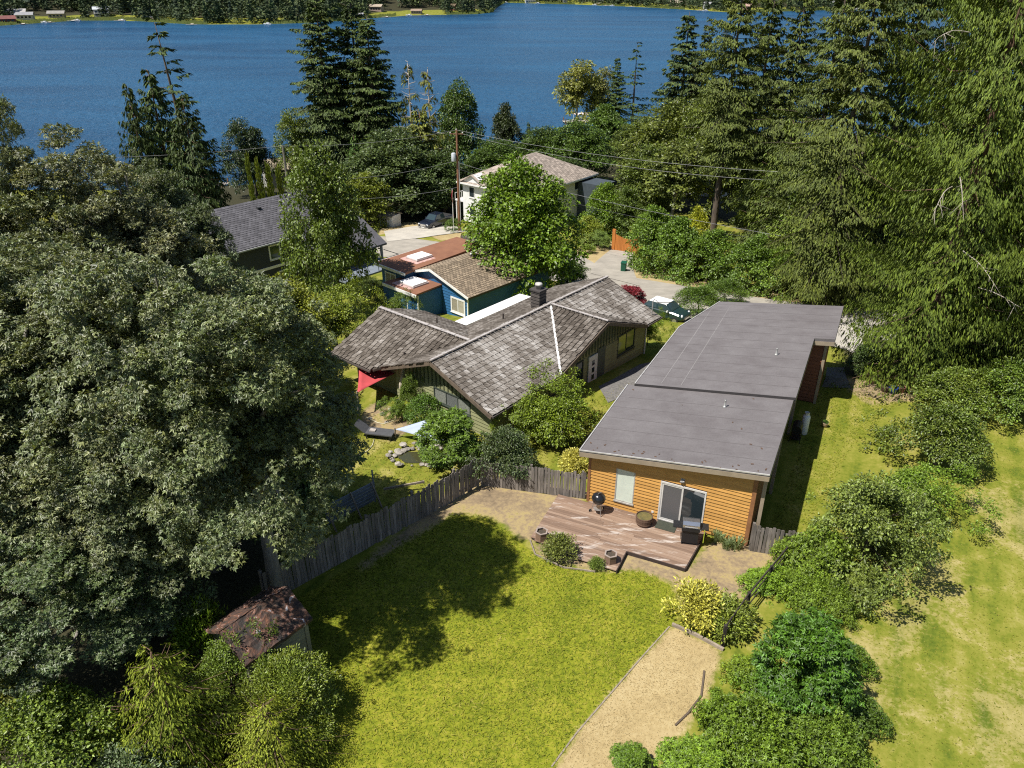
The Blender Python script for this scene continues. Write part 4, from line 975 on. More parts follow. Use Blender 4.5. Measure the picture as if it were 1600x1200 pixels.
def crown_fir(seed, h, r, z0=0.12, whorls=30, per=6, droop=0.25, card=0.55, wid=0.16, sparse=0.0, hang=0.25, shape=0.8, dens=1.0, upturn=0.25, bumpy=0.3, dead=0.0):
    """conifer crown: whorls of boughs carrying rows of needle sprays; returns verts, faces and the bough lines"""
    rg = np.random.default_rng(seed)
    P, A, N, LL = [], [], [], []
    boughs = []
    zs = np.linspace(z0, 0.985, whorls)
    lob = rg.uniform(0, 2 * np.pi, 4)
    for wz in zs:
        rr = r * (1 - wz) ** shape * 1.05 + 0.25
        if wz < z0 + 0.15: rr *= 0.65 + 2.2 * (wz - z0)
        nb = max(3, int(round(per * rg.uniform(0.75, 1.25) * (0.55 + 0.45 * (1 - wz)))))
        a0 = rg.uniform(0, 2 * np.pi)
        for k in range(nb):
            if rg.uniform() < sparse: continue
            a = a0 + 2 * np.pi * (k + rg.uniform(-0.35, 0.35)) / nb
            L = rr * rg.uniform(1 - bumpy, 1 + bumpy) * (1 + 0.15 * math.sin(2 * a + lob[0] + wz * 6))
            d = np.array([math.cos(a), math.sin(a), 0.0]); sd = np.array([-math.sin(a), math.cos(a), 0.0])
            base = np.array([0, 0, wz * h + rg.uniform(-0.9, 0.9) * h / whorls])
            slope = (0.45 * wz - 0.02) - droop * 0.3 + rg.uniform(-0.16, 0.16); dr0, droop = droop, droop * rg.uniform(0.55, 1.45)
            m = max(4, int(L * 5.0 * dens / max(card, 0.2) * 0.55))
            s = np.sort(rg.uniform(0.14, 1.0, m))
            line = base + d * (s * L)[:, None] + np.array([0, 0, 1.0]) * ((slope * s - droop * s * s * (1 - wz * 0.6) + upturn * droop * s ** 4) * L)[:, None]
            boughs.append((base, line[m // 2], line[-1]))
            if rg.uniform() < dead:
                droop = dr0; continue
            tang = d + np.array([0, 0, 1.0]) * (slope - 2 * droop * s * (1 - wz * 0.6))[:, None]
            droop = dr0
            wdt = (0.42 * L * (1 - s) ** 0.7 * (0.35 + s) + 0.25 * card) * 1.0
            for sg in (-1, 1):
                for row in (0.15, 0.5, 0.85):
                    off = sd * (sg * wdt * row * rg.uniform(0.7, 1.3, m))[:, None]
                    p = line + off + d * (wdt * row * 0.4)[:, None] - np.array([0, 0, 1.0]) * (wdt * row * hang * rg.uniform(0.5, 1.6, m) + rg.uniform(-0.06, 0.06, m))[:, None]
                    ax = tang * rg.uniform(0.4, 1.0, m)[:, None] + sd * (sg * rg.uniform(0.25, 0.9, m))[:, None] - np.array([0, 0, 1.0]) * (hang * rg.uniform(0.6, 2.2, m))[:, None]
                    P.append(p); A.append(ax)
                    N.append(np.array([0, 0, 1.0]) + rg.normal(size=(m, 3)) * 0.35 + d * 0.35)
                    LL.append(card * rg.uniform(0.6, 1.3, m) * (0.65 + 0.35 * (1 - s)))
    P = np.concatenate(P); A = np.concatenate(A); N = np.concatenate(N); LL = np.concatenate(LL)
    v, f = leaf_cards(P, A, N, LL, np.full(len(LL), wid) * (LL / card), rg, fold=0.3, droop=0.12)
    return v, f, boughs
def fir_trunk(seed, h, rt, boughs, frac=0.5, bare=None, br=0.05):
    rg = np.random.default_rng(seed)
    b = MB()
    b.tube([(0, 0, -0.4), (0, 0, h * 0.08), (0, 0, h * 0.45), (0, 0, h * 0.8), (0, 0, h * 1.0)], [rt * 1.3, rt, rt * 0.7, rt * 0.3, 0.03], 8)
    for bo in boughs:
        if rg.uniform() < frac:
            b.tube([bo[0], bo[1], bo[2]], [br, br * 0.6, br * 0.2], 4, cap=False)
    return b

# ---------------------------------------------------------------- leaf and bark materials; the colour comes from each tree's own object colour
def leaf_mat(name, hue=0.35, spec=0.35, rough=0.45, trans=0.3, val=0.5, warm=(1.25, 1.12, 0.55), backlit=(1.35, 1.35, 0.5)):
    t = NT(name)
    oc = t.n('ShaderNodeObjectInfo').outputs['Color']
    ri = t.n('ShaderNodeNewGeometry').outputs['Random Per Island']
    nz = t.noise(t.coord('Object'), 0.45, 2)
    k = t.ramp(ri, [(0.0, 1.0 - val), (0.8, 1.0 + val * 0.35), (1.0, 1.0 + val)])
    c = t.mix(1.0, oc, k, 'MULTIPLY')
    c = t.mix(t.math('MULTIPLY', t.ramp(t.math('ADD', t.math('MULTIPLY', nz, 0.7), t.math('MULTIPLY', t.math('FRACT', t.math('MULTIPLY', ri, 17.3)), 0.3)), [(0.38, 0.0), (0.72, 1.0)]), hue), c, t.mix(1.0, c, warm, 'MULTIPLY'))
    t.col(c); t.set(Roughness=rough); t.b.inputs['Specular IOR Level'].default_value = spec
    tr = t.n('ShaderNodeBsdfTranslucent'); t.l(t.mix(1.0, c, backlit, 'MULTIPLY'), tr.inputs[0])
    mx = t.n('ShaderNodeMixShader'); mx.inputs[0].default_value = trans
    t.l(t.b.outputs[0], mx.inputs[1]); t.l(tr.outputs[0], mx.inputs[2]); t.l(mx.outputs[0], t.out.inputs[0])
    return t.m
M_LEAF = leaf_mat('broad_leaf', 0.55, 0.4, 0.42, 0.18, 0.62)
M_GLOSS = leaf_mat('glossy_leaf', 0.6, 0.5, 0.42, 0.18, 0.65, warm=(1.5, 1.15, 0.8))
M_NEEDLE = leaf_mat('needle_spray', 0.7, 0.25, 0.6, 0.08, 0.6)
M_BARK = mat('grey_brown_bark', (0.13, 0.1, 0.075), (0.06, 0.045, 0.035), 6, 0.95, 0.6, (1, 1, 0.25))
M_BARKG = mat('pale_grey_bark', (0.26, 0.24, 0.21), (0.14, 0.125, 0.11), 6, 0.95, 0.5, (1, 1, 0.25))
M_BARKR = mat('reddish_cedar_bark', (0.2, 0.125, 0.085), (0.1, 0.06, 0.04), 7, 0.95, 0.7, (1, 1, 0.2))
M_DEAD = mat('bare_dead_wood', (0.5, 0.44, 0.38), (0.34, 0.29, 0.24), 5, 0.9, 0.3)

# ---------------------------------------------------------------- tree kinds: one set of meshes each, shared by the trees of that kind
KIND = {}
def kind_leafy(key, h, r, z0, rt, mat_leaf=None, mat_bark=None, limb_n=14, seed=1, **kw):
    v, f, c = crown_leafy(seed, h, r, z0, **kw)
    KIND[key] = dict(h=h, r=r, crown=np_mesh(key + '_crown', v, f, mat_leaf or M_LEAF), trunk=limbs(seed + 50, h, z0, rt, c, limb_n).mesh(key + '_trunk', mat_bark or M_BARK, True))
def kind_fir(key, h, r, rt, seed=1, mat_bark=None, frac=0.5, br=0.05, **kw):
    v, f, bo = crown_fir(seed, h, r, **kw)
    KIND[key] = dict(h=h, r=r, crown=np_mesh(key + '_crown', v, f, M_NEEDLE), trunk=fir_trunk(seed + 9, h, rt, bo, frac, br=br).mesh(key + '_trunk', mat_bark or M_BARK, True))
# near big-leaf maples on the left
kind_leafy('maple_a', 14, 5.0, 2.5, 0.33, M_GLOSS, M_BARKG, 26, 11, n_clump=680, n_leaf=150, leaf=0.155, clump=0.62, lobes=3, flat=0.42, uneven=0.8, droop=0.4, shell=1.8)
kind_leafy('maple_b', 15, 5.2, 3.0, 0.35, M_GLOSS, M_BARKG, 26, 23, n_clump=680, n_leaf=150, leaf=0.15, clump=0.62, lobes=3, flat=0.42, uneven=0.8, droop=0.4, shell=1.8)
# broadleaf trees in the middle distance
kind_leafy('broad_a', 11, 5.0, -0.8, 0.24, None, None, 18, 31, n_clump=330, n_leaf=85, leaf=0.27, clump=0.95, flat=0.5, uneven=0.4)
kind_leafy('broad_b', 12, 4.6, -1.5, 0.24, None, None, 18, 37, n_clump=300, n_leaf=80, leaf=0.28, clump=0.95, flat=0.55, uneven=0.5)
kind_leafy('broad_c', 14, 4.2, 3.0, 0.22, None, M_BARKG, 20, 41, n_clump=170, n_leaf=50, leaf=0.36, clump=0.9, flat=0.6, uneven=0.6, shell=1.7)
kind_leafy('round_a', 9, 4.2, -2.5, 0.2, None, None, 12, 43, n_clump=300, n_leaf=80, leaf=0.26, clump=0.85, flat=0.5, uneven=0.5, shell=2.3)
# firs, cedars
kind_fir('fir_a', 30, 6.2, 0.42, 61, whorls=46, per=8, droop=0.34, card=0.6, wid=0.27, hang=0.34, shape=0.72, sparse=0.06, bumpy=0.45, dens=1.15)
kind_fir('fir_b', 26, 5.2, 0.36, 67, whorls=42, per=8, droop=0.36, card=0.58, wid=0.26, hang=0.36, shape=0.78, sparse=0.06, bumpy=0.45, dens=1.2)
kind_fir('fir_thin', 27, 4.2, 0.32, 71, whorls=24, per=5, droop=0.2, card=0.85, wid=0.3, hang=0.3, shape=0.75, sparse=0.36, bumpy=0.5, z0=0.05)
kind_fir('cedar_far', 20, 4.6, 0.35, 73, M_BARKR, whorls=30, per=7, droop=0.42, card=0.75, wid=0.26, hang=0.75, shape=0.62, upturn=0.6)
kind_fir('cedar_thin', 18, 4.0, 0.3, 79, M_DEAD, 0.9, 0.06, whorls=24, per=6, droop=0.4, card=0.7, wid=0.2, hang=0.8, shape=0.6, sparse=0.1, upturn=0.6, dead=0.5)
kind_fir('cedar_near', 27, 6.2, 0.5, 83, M_BARKR, 0.35, 0.035, whorls=46, per=8, droop=0.5, card=0.3, wid=0.11, hang=0.62, shape=0.5, upturn=0.9, z0=0.05, dens=1.35, bumpy=0.5, sparse=0.04)
kind_fir('fir_near', 27, 6.5, 0.45, 89, M_BARK, 0.4, 0.04, whorls=48, per=8, droop=0.38, card=0.42, wid=0.18, hang=0.36, shape=0.6, z0=0.08, dens=1.1, bumpy=0.5, sparse=0.05)
kind_fir('fir_bare', 27, 6.5, 0.5, 91, M_BARK, 0.4, 0.04, whorls=34, per=8, droop=0.38, card=0.45, wid=0.19, hang=0.36, shape=0.55, z0=0.36, dens=1.1, bumpy=0.5, sparse=0.05)
kind_fir('young_cedar', 6, 3.0, 0.09, 97, M_BARKR, 0.8, 0.02, whorls=22, per=7, droop=0.5, card=0.2, wid=0.065, hang=0.7, shape=0.75, upturn=0.3, z0=0.04, dens=1.0)
kind_fir('column_cedar', 6, 0.95, 0.09, 101, M_BARKR, 0.2, 0.02, whorls=26, per=7, droop=-0.4, card=0.4, wid=0.16, hang=-0.5, shape=0.45, z0=0.02, dens=1.0)
# shrubs
kind_leafy('shrub_a', 3.0, 2.0, 0.1, 0.06, None, None, 16, 111, n_clump=300, n_leaf=75, leaf=0.1, clump=0.32, flat=0.65, uneven=0.65, wl=0.65, shell=1.9)
kind_leafy('shrub_b', 3.0, 2.0, 0.0, 0.06, M_GLOSS, None, 16, 113, n_clump=300, n_leaf=78, leaf=0.105, clump=0.32, flat=0.65, uneven=0.6, shell=2.2, wl=0.6)
kind_leafy('bramble', 1.8, 2.1, -0.5, 0.03, None, None, 18, 117, n_clump=300, n_leaf=60, leaf=0.115, clump=0.34, flat=0.6, uneven=0.9, wl=0.8, lobes=3)
kind_leafy('ball', 1.8, 1.0, -0.1, 0.06, None, None, 4, 119, n_clump=330, n_leaf=34, leaf=0.075, clump=0.16, flat=0.8, uneven=0.03, shell=6.0, wl=0.55)
kind_leafy('laurel', 3.0, 2.3, -0.3, 0.07, M_GLOSS, None, 10, 127, n_clump=280, n_leaf=85, leaf=0.125, clump=0.38, flat=0.75, uneven=0.15, shell=4.5, wl=0.4, droop=-0.3)
kind_leafy('spray_bush', 1.2, 0.9, 0.0, 0.03, None, None, 10, 131, n_clump=90, n_leaf=50, leaf=0.11, clump=0.24, flat=0.8, uneven=0.2, shell=3.0, wl=0.4, droop=-0.5)
kind_leafy('maple_small', 5.0, 2.2, 0.6, 0.08, None, None, 14, 137, n_clump=170, n_leaf=75, leaf=0.2, clump=0.5, lobes=3, flat=0.42, uneven=0.45, droop=0.4)
def plant(kind, name, base, h, r, label, cat, color, group=None, rz=None, crown='crown', stem='trunk', lean=(0, 0)):
    K = KIND[kind]
    root = empty(name, base, random.uniform(0, 6.28) if rz is None else rz, label, cat, group)
    root.rotation_euler[0] = lean[0]; root.rotation_euler[1] = lean[1]
    s = (r / K['r'], r / K['r'], h / K['h'])
    link(stem, K['trunk'], root, scale=s)
    g = 1.18 if kind == 'cedar_near' else 1.45 if 'fir' in kind or 'cedar' in kind else 1.32
    link(crown, K['crown'], root, scale=s, color=tuple(c * g for c in color))
    return root
def tree(kind, u, vtop, y, hw, label, color, name='tree', cat='tree', group=None, rz=None, lean=(0, 0), x=None, dz=0.0):
    """a tree whose tip is seen at (u, vtop) and whose trunk stands at distance y; hw is half its crown's width in the picture"""
    p = at_y(u, vtop, y)
    zb = tz(p.x, y) + dz
    h = p.z - zb
    r = hw * depth((p.x, y, (p.z + zb) / 2)) / F
    return plant(kind, name, (p.x, y, zb), h, r, label, cat, color, group, rz, lean=lean)
def shrub(kind, u, vbase, h, r, label, color, name='shrub', cat='shrub', group=None, rz=None):
    b = ground(u, vbase)
    return plant(kind, name, (b.x, b.y, b.z), h, r, label, cat, color, group, rz, crown='foliage', stem='stem')

# ================================================================ trees, from the foreground to the lake
G_MAPLE = (0.112, 0.138, 0.062); G_BRIGHT = (0.1, 0.165, 0.014); G_MID = (0.075, 0.12, 0.018); G_DARK = (0.04, 0.07, 0.016)
G_OLIVE = (0.1, 0.125, 0.025); G_YEL = (0.15, 0.19, 0.02); G_FIR = (0.045, 0.068, 0.017); G_FIRY = (0.07, 0.09, 0.018); G_CED = (0.125, 0.15, 0.022)
# --- the maples that fill the left side
plant('maple_a', 'maple_tree', (-11.6, 23.2, 0), 13.6, 4.0, 'tallest of the dark maples behind the rusty shed', 'tree', G_MAPLE, rz=0.4)
plant('maple_b', 'maple_tree', (-8.7, 21.4, 0), 12.4, 3.9, 'dark maple nearest the lawn that it shades', 'tree', (0.105, 0.135, 0.055), rz=5.5)
plant('maple_a', 'maple_tree', (-12.9, 19.6, 0), 9.6, 3.4, 'lower dark maple between the tallest one and the arching young cedar', 'tree', (0.112, 0.138, 0.06), rz=2.7)
plant('maple_b', 'maple_tree', (-15.6, 21.0, 0), 12.0, 4.6, 'dark maple at the left edge of the photo, left of the rusty shed', 'tree', G_MAPLE, rz=2.1)
plant('maple_b', 'maple_tree', (-16.2, 32.0, 0), 13.8, 4.3, 'tall round topped maple against the lake on the left', 'tree', (0.122, 0.138, 0.062), rz=4.0)
plant('maple_a', 'maple_tree', (-17.6, 40.0, 0), 12.4, 3.1, 'maple overlapping the left end of the dark grey house roof', 'tree', (0.08, 0.11, 0.045), rz=5.2)
plant('maple_b', 'maple_tree', (-21.2, 30.0, 0), 15.6, 2.4, 'narrow maple top rising at the upper left edge of the photo', 'tree', G_MAPLE, rz=1.0)
plant('maple_a', 'maple_tree', (-13.6, 18.6, 0), 6.4, 3.4, 'low spreading maple boughs at the lower left, beyond the arching cedar', 'tree', (0.075, 0.11, 0.04), rz=0.0)
plant('maple_small', 'maple_tree', (-9.9, 25.4, 0), 7.0, 2.9, 'shaded young maple over the slatted grey panel behind the board fence', 'tree', (0.06, 0.1, 0.03), rz=3.0)
plant('maple_a', 'maple_tree', (-18.5, 24.5, 0), 13.0, 4.4, 'maple filling the middle of the left edge of the photo', 'tree', G_MAPLE, rz=3.3)
# --- lower left corner
shrub('laurel', 458, 1125, 2.25, 1.6, 'rounded glossy laurel bush in front of the rusty shed', (0.14, 0.19, 0.025), 'laurel_bush', 'bush')
plant('young_cedar', 'young_cedar', tuple(ground(290, 1195)), 4.6, 2.4, 'young yellow green cedar with arching sprays at the lower left', 'tree', (0.135, 0.17, 0.02), rz=0.2)
plant('young_cedar', 'young_cedar', tuple(ground(435, 1205)), 2.8, 2.0, 'low golden green cedar right in front of the laurel bush', 'tree', (0.155, 0.185, 0.02), rz=2.2)
plant('shrub_a', 'elder_shrub', tuple(ground(120, 1210)), 3.0, 2.0, 'leafy bright green shrub beside the arching young cedar', 'shrub', (0.12, 0.17, 0.025))
plant('shrub_b', 'rhododendron', tuple(ground(230, 1260)), 2.2, 1.6, 'grey green rhododendron at the bottom edge of the photo', 'shrub', (0.085, 0.125, 0.05))
plant('shrub_a', 'elder_shrub', tuple(ground(20, 1150)), 3.6, 2.1, 'olive leafed shrub with bare twigs at the lower left corner', 'shrub', (0.13, 0.14, 0.025))
plant('spray_bush', 'elder_shrub', tuple(ground(330, 1040)), 2.6, 1.0, 'small bright green shrub left of the rusty shed', 'shrub', (0.12, 0.19, 0.02))
shrub('shrub_a', 372, 1085, 2.3, 1.1, 'leafy green shrub hiding the left wall of the rusty shed', (0.1, 0.15, 0.02), 'elder_shrub', 'shrub')
# --- the neighbour's garden round the green house
tree('broad_b', 505, 240, 60, 62, 'olive green broadleaf tree standing before the dark grey house', (0.09, 0.128, 0.022), 'broadleaf_tree', rz=1.0)
shrub('shrub_a', 470, 560, 4.6, 3.0, 'yellow green feathery tree left of the red shade sail', (0.16, 0.18, 0.02), 'garden_tree', 'tree')
shrub('shrub_a', 530, 545, 3.6, 2.1, 'light green bush left of the shake roofed wing', (0.15, 0.19, 0.02), 'garden_bush', 'bush')
shrub('shrub_a', 470, 620, 4.0, 2.4, 'drooping olive bush below the feathery yellow green tree', (0.12, 0.15, 0.02), 'garden_bush', 'bush')
shrub('shrub_a', 622, 500, 2.0, 1.1, 'small leafy cherry tree beside the blue extension', (0.1, 0.15, 0.02), 'cherry_tree', 'tree')
shrub('shrub_a', 585, 470, 2.0, 1.6, 'low bush between the dark grey house and the blue house', (0.09, 0.12, 0.02), 'garden_bush', 'bush')
shrub('ball', 664, 666, 1.75, 0.95, 'clipped round boxwood ball by the green gable wall', (0.07, 0.13, 0.015), 'boxwood_ball', 'bush')
shrub('shrub_a', 640, 640, 1.9, 0.6, 'climbing vine on the corner of the green gable wall', (0.1, 0.15, 0.02), 'vine', 'vine')
shrub('shrub_a', 622, 655, 1.0, 0.7, 'low green bush left of the boxwood ball', (0.11, 0.17, 0.02), 'garden_bush', 'bush')
shrub('maple_small', 705, 728, 2.9, 1.5, 'small green maple beside the pale blue shade sail', (0.09, 0.15, 0.018), 'small_maple', 'tree')
shrub('shrub_b', 790, 750, 2.7, 1.55, 'dark green rhododendron in the corner of the board fence', (0.06, 0.09, 0.03), 'rhododendron', 'shrub')
shrub('shrub_a', 868, 700, 3.1, 1.9, 'loose yellow green tree between the shake roof and the grey flat roof', (0.125, 0.175, 0.015), 'garden_tree', 'tree')
shrub('shrub_a', 835, 690, 2.0, 1.2, 'leafy bush below the eave of the shake roof', (0.12, 0.17, 0.015), 'garden_bush', 'bush')
shrub('spray_bush', 897, 738, 1.1, 0.75, 'pale yellow bush peeping over the board fence beside the orange wall', (0.42, 0.4, 0.1), 'yellow_bush', 'bush')
shrub('shrub_a', 1012, 540, 2.0, 0.9, 'bright green climber at the far corner of the green house', (0.15, 0.22, 0.02), 'climber', 'vine')
shrub('laurel', 1090, 492, 2.4, 2.0, 'dense green hedge bush behind the clipped corner of the grey roof', (0.08, 0.14, 0.015), 'hedge_bush', 'bush')
shrub('laurel', 1130, 475, 2.2, 2.0, 'hedge bush beside the bend of the road', (0.075, 0.13, 0.015), 'hedge_bush', 'bush')
shrub('shrub_a', 885, 445, 2.2, 2.6, 'dark low shrub under the bright maple by the road', (0.06, 0.1, 0.015), 'garden_shrub', 'shrub')
p = ground(992, 470)
plant('maple_small', 'red_maple', (p.x - 1.0, p.y - 2, p.z), 2.1, 1.5, 'dark red laceleaf maple behind the shake roof', 'tree', (0.16, 0.02, 0.03))
tree('broad_a', 826, 262, 66, 88, 'large bright green maple between the blue house and the road', G_BRIGHT, 'maple_tree', rz=2.0)
tree('broad_a', 782, 340, 68, 30, 'lower bright green maple stem behind the blue house roof', (0.095, 0.155, 0.014), 'maple_tree', rz=0.3)
# --- along the right property line
shrub('shrub_b', 1460, 730, 3.3, 2.2, 'big dark green rounded shrub at the edge of the field', (0.09, 0.13, 0.02), 'field_shrub', 'shrub')
shrub('shrub_a', 1345, 880, 3.7, 2.1, 'tall pale flowered shrub beside the side yard', (0.125, 0.165, 0.035), 'flowering_shrub', 'shrub')
shrub('shrub_a', 1420, 800, 2.0, 1.7, 'soft light green shrub between the flowered shrub and the field', (0.12, 0.19, 0.02), 'field_shrub', 'shrub')
shrub('bramble', 1280, 900, 1.9, 1.5, 'bramble thicket at the end of the weathered gate', (0.12, 0.18, 0.02), 'bramble_bush', 'bush')
shrub('bramble', 1215, 1100, 1.3, 1.4, 'bramble thicket beside the straw coloured bed', (0.085, 0.15, 0.015), 'bramble_bush', 'bush')
shrub('bramble', 1180, 1200, 1.7, 1.7, 'bramble thicket at the bottom edge of the photo', (0.1, 0.16, 0.015), 'bramble_bush', 'bush')
shrub('bramble', 1280, 1180, 1.6, 1.4, 'bramble thicket in front of the young maple at the field edge', (0.1, 0.16, 0.018), 'bramble_bush', 'bush')
shrub('bramble', 1345, 930, 1.0, 1.0, 'low tangle of brambles behind the tall dry grass', (0.13, 0.17, 0.03), 'bramble_bush', 'bush')
shrub('maple_small', 1245, 1100, 3.5, 1.5, 'young large leafed maple over the brambles beside the field', (0.055, 0.12, 0.012), 'young_maple', 'tree', rz=0.5)
shrub('bramble', 1300, 960, 1.2, 0.9, 'bramble patch just behind the young large leafed maple', (0.12, 0.18, 0.02), 'bramble_bush', 'bush')
shrub('bramble', 1315, 1040, 1.0, 0.9, 'low bramble patch right of the young large leafed maple', (0.09, 0.15, 0.015), 'bramble_bush', 'bush')
shrub('bramble', 1325, 1125, 1.1, 1.0, 'dark bramble patch reaching farthest into the field', (0.07, 0.12, 0.015), 'bramble_bush', 'bush')
shrub('bramble', 1165, 1060, 0.9, 0.8, 'pale green bramble patch along the low dark rail fence', (0.15, 0.22, 0.02), 'bramble_bush', 'bush')
shrub('bramble', 1240, 880, 1.1, 0.8, 'leafy bramble shoot at the start of the low dark rail fence', (0.14, 0.21, 0.025), 'bramble_bush', 'bush')
shrub('bramble', 1390, 870, 1.2, 1.0, 'olive bramble patch below the soft light green shrub', (0.13, 0.16, 0.03), 'bramble_bush', 'bush')
shrub('maple_small', 982, 1205, 0.9, 0.55, 'tiny maple sapling at the lower left of the straw coloured bed', (0.1, 0.17, 0.018), 'maple_sapling', 'tree')
shrub('bramble', 1262, 945, 1.3, 1.0, 'bramble clump between the weed patch and the field', (0.13, 0.2, 0.02), 'bramble_bush', 'bush')
shrub('bramble', 1130, 1150, 1.1, 1.0, 'bramble clump hanging over the curved dark edging', (0.11, 0.18, 0.018), 'bramble_bush', 'bush')
shrub('maple_small', 1075, 1232, 1.7, 0.95, 'maple sapling at the lower end of the straw coloured bed', (0.13, 0.21, 0.02), 'maple_sapling', 'tree')
shrub('spray_bush', 1085, 965, 1.25, 1.15, 'bright yellow rounded bush at the corner of the lawn', (0.34, 0.33, 0.06), 'yellow_bush', 'bush')
shrub('spray_bush', 1135, 980, 1.0, 1.05, 'darker green half of the bush beside the yellow one', (0.15, 0.19, 0.03), 'green_bush', 'bush')
shrub('bramble', 1195, 915, 0.7, 1.0, 'light green weed patch inside the dark rail fence', (0.14, 0.23, 0.02), 'weed_patch', 'bush')
shrub('spray_bush', 875, 872, 0.95, 0.75, 'lavender like bush in front of the deck', (0.14, 0.165, 0.04), 'lavender_bush', 'bush')
shrub('spray_bush', 933, 888, 0.42, 0.36, 'small green tuft bush by the hexagonal planter', (0.12, 0.17, 0.03), 'lavender_bush', 'bush')
# --- cedars and firs of the right edge
plant('cedar_near', 'cedar_tree', (23.4, 39.2, 0), 30.0, 4.7, 'tall cedar with twin reddish trunks behind the flower pots', 'tree', (0.095, 0.135, 0.02), rz=0.5)
plant('cedar_near', 'cedar_tree', (29.2, 38.4, 0), 29.0, 5.0, 'huge drooping cedar at the right edge of the photo', 'tree', (0.09, 0.125, 0.02), rz=2.5)
plant('cedar_near', 'cedar_tree', (27.6, 44.5, 0), 30.0, 5.2, 'cedar standing close behind the one at the right edge', 'tree', (0.085, 0.115, 0.02), rz=4.4)
shrub('shrub_b', 1345, 585, 2.1, 1.25, 'dark round shrub at the corner of the parking spot', (0.06, 0.1, 0.02), 'round_shrub', 'shrub')
shrub('shrub_b', 1480, 640, 2.6, 2.0, 'leafy shrub at the foot of the cedars', (0.1, 0.145, 0.02), 'cedar_foot_shrub', 'shrub')
shrub('shrub_b', 1575, 650, 3.2, 2.3, 'shrub below the drooping cedar at the right edge of the photo', (0.09, 0.145, 0.018), 'cedar_foot_shrub', 'shrub')
tree('fir_near', 1395, -130, 62, 100, 'tall fir left of the cedars with its top cut off by the photo', G_FIRY, 'fir_tree', rz=0.2)
tree('fir_near', 1330, -50, 78, 88, 'broad fir whose left side shows against the lake', (0.06, 0.082, 0.018), 'fir_tree', rz=1.2)
tree('fir_a', 1262, -18, 92, 62, 'slim fir in front of the water gap at the upper right', (0.06, 0.08, 0.017), 'fir_tree', rz=2.2)
tree('fir_bare', 1165, -45, 92, 74, 'tall fir with a bare trunk showing beside the road hedge', (0.07, 0.092, 0.018), 'fir_tree', rz=3.2)
tree('fir_a', 1215, -30, 110, 60, 'fir between the bare trunked fir and the slim one', (0.055, 0.075, 0.016), 'fir_tree', rz=4.2)
tree('fir_b', 1078, 18, 150, 56, 'dark fir standing alone on the right against the lake', (0.05, 0.075, 0.022), 'fir_tree', rz=0.6)
tree('fir_b', 1108, 34, 146, 40, 'shorter fir right behind the lone dark one', (0.055, 0.075, 0.02), 'fir_tree', rz=5.1)
tree('fir_near', 1480, -160, 66, 90, 'fir behind the twin trunked cedar', G_FIR, 'fir_tree', rz=2.8)
tree('fir_near', 1560, -150, 70, 90, 'dark fir in the upper right corner', G_FIR, 'fir_tree', rz=0.9)
# --- trees and shrubs beyond the road on the right
tree('broad_a', 1060, 168, 122, 78, 'wide olive green broadleaf tree below the lone fir', G_OLIVE, 'broadleaf_tree', rz=0.9)
tree('broad_a', 1130, 150, 112, 60, 'broadleaf tree left of the bare fir trunk', (0.095, 0.125, 0.02), 'broadleaf_tree', rz=2.9)
tree('broad_b', 1010, 235, 108, 55, 'green broadleaf tree right of the pale roofed white house', (0.08, 0.11, 0.02), 'broadleaf_tree', rz=4.4)
tree('broad_c', 1062, 225, 100, 58, 'loose crowned tree behind the yellow flowered shrub', (0.1, 0.125, 0.03), 'broadleaf_tree', rz=1.4)
tree('cedar_far', 1240, 190, 84, 55, 'young fir behind the road hedge at the right', (0.085, 0.115, 0.02), 'fir_tree', rz=1.4)
tree('broad_a', 1200, 250, 98, 44, 'broadleaf tree right behind the bare fir trunk', (0.085, 0.115, 0.018), 'broadleaf_tree', rz=4.9)
tree('broad_a', 1300, 240, 76, 62, 'broadleaf tree under the broad fir', (0.075, 0.11, 0.018), 'broadleaf_tree', rz=3.9)
tree('broad_a', 1380, 330, 68, 60, 'broadleaf tree at the end of the road verge', (0.09, 0.125, 0.02), 'broadleaf_tree', rz=5.9)
tree('cedar_far', 1265, 300, 72, 60, 'feathery young hemlock by the road', (0.1, 0.14, 0.02), 'hemlock_tree', rz=2.0)
tree('round_a', 1030, 320, 83, 42, 'bright hedge shrub beside the orange wooden gate', (0.1, 0.165, 0.02), 'hedge_shrub', 'shrub', rz=1)
tree('round_a', 1070, 335, 78, 45, 'hedge shrub behind the blue sign by the road', (0.085, 0.145, 0.018), 'hedge_shrub', 'shrub', rz=2)
tree('round_a', 1115, 355, 75, 40, 'rounded hedge shrub at the foot of the bare fir trunk', (0.09, 0.15, 0.018), 'hedge_shrub', 'shrub', rz=3)
tree('round_a', 1180, 365, 71, 45, 'hedge shrub in the middle of the road verge', (0.08, 0.135, 0.018), 'hedge_shrub', 'shrub', rz=4)
tree('round_a', 1240, 375, 68, 48, 'light green hedge shrub before the young hemlock', (0.1, 0.16, 0.02), 'hedge_shrub', 'shrub', rz=5)
tree('round_a', 1310, 385, 65, 45, 'hedge shrub near the brown board fence by the road', (0.085, 0.13, 0.018), 'hedge_shrub', 'shrub', rz=6)
tree('round_a', 1095, 322, 84, 22, 'yellow leafed shrub in front of the bare fir trunk', (0.3, 0.32, 0.03), 'yellow_shrub', 'shrub', rz=0)
tree('round_a', 945, 282, 100, 30, 'round bright green tree right of the white house', (0.11, 0.18, 0.015), 'round_tree', rz=3.0)
tree('round_a', 918, 335, 96, 24, 'light yellow green shrub by the driveway of the gate', (0.17, 0.21, 0.025), 'garden_shrub', 'shrub', rz=3.0)
tree('round_a', 985, 290, 99, 30, 'darker round shrub left of the gate hedge', (0.08, 0.12, 0.02), 'garden_shrub', 'shrub', rz=1.0)
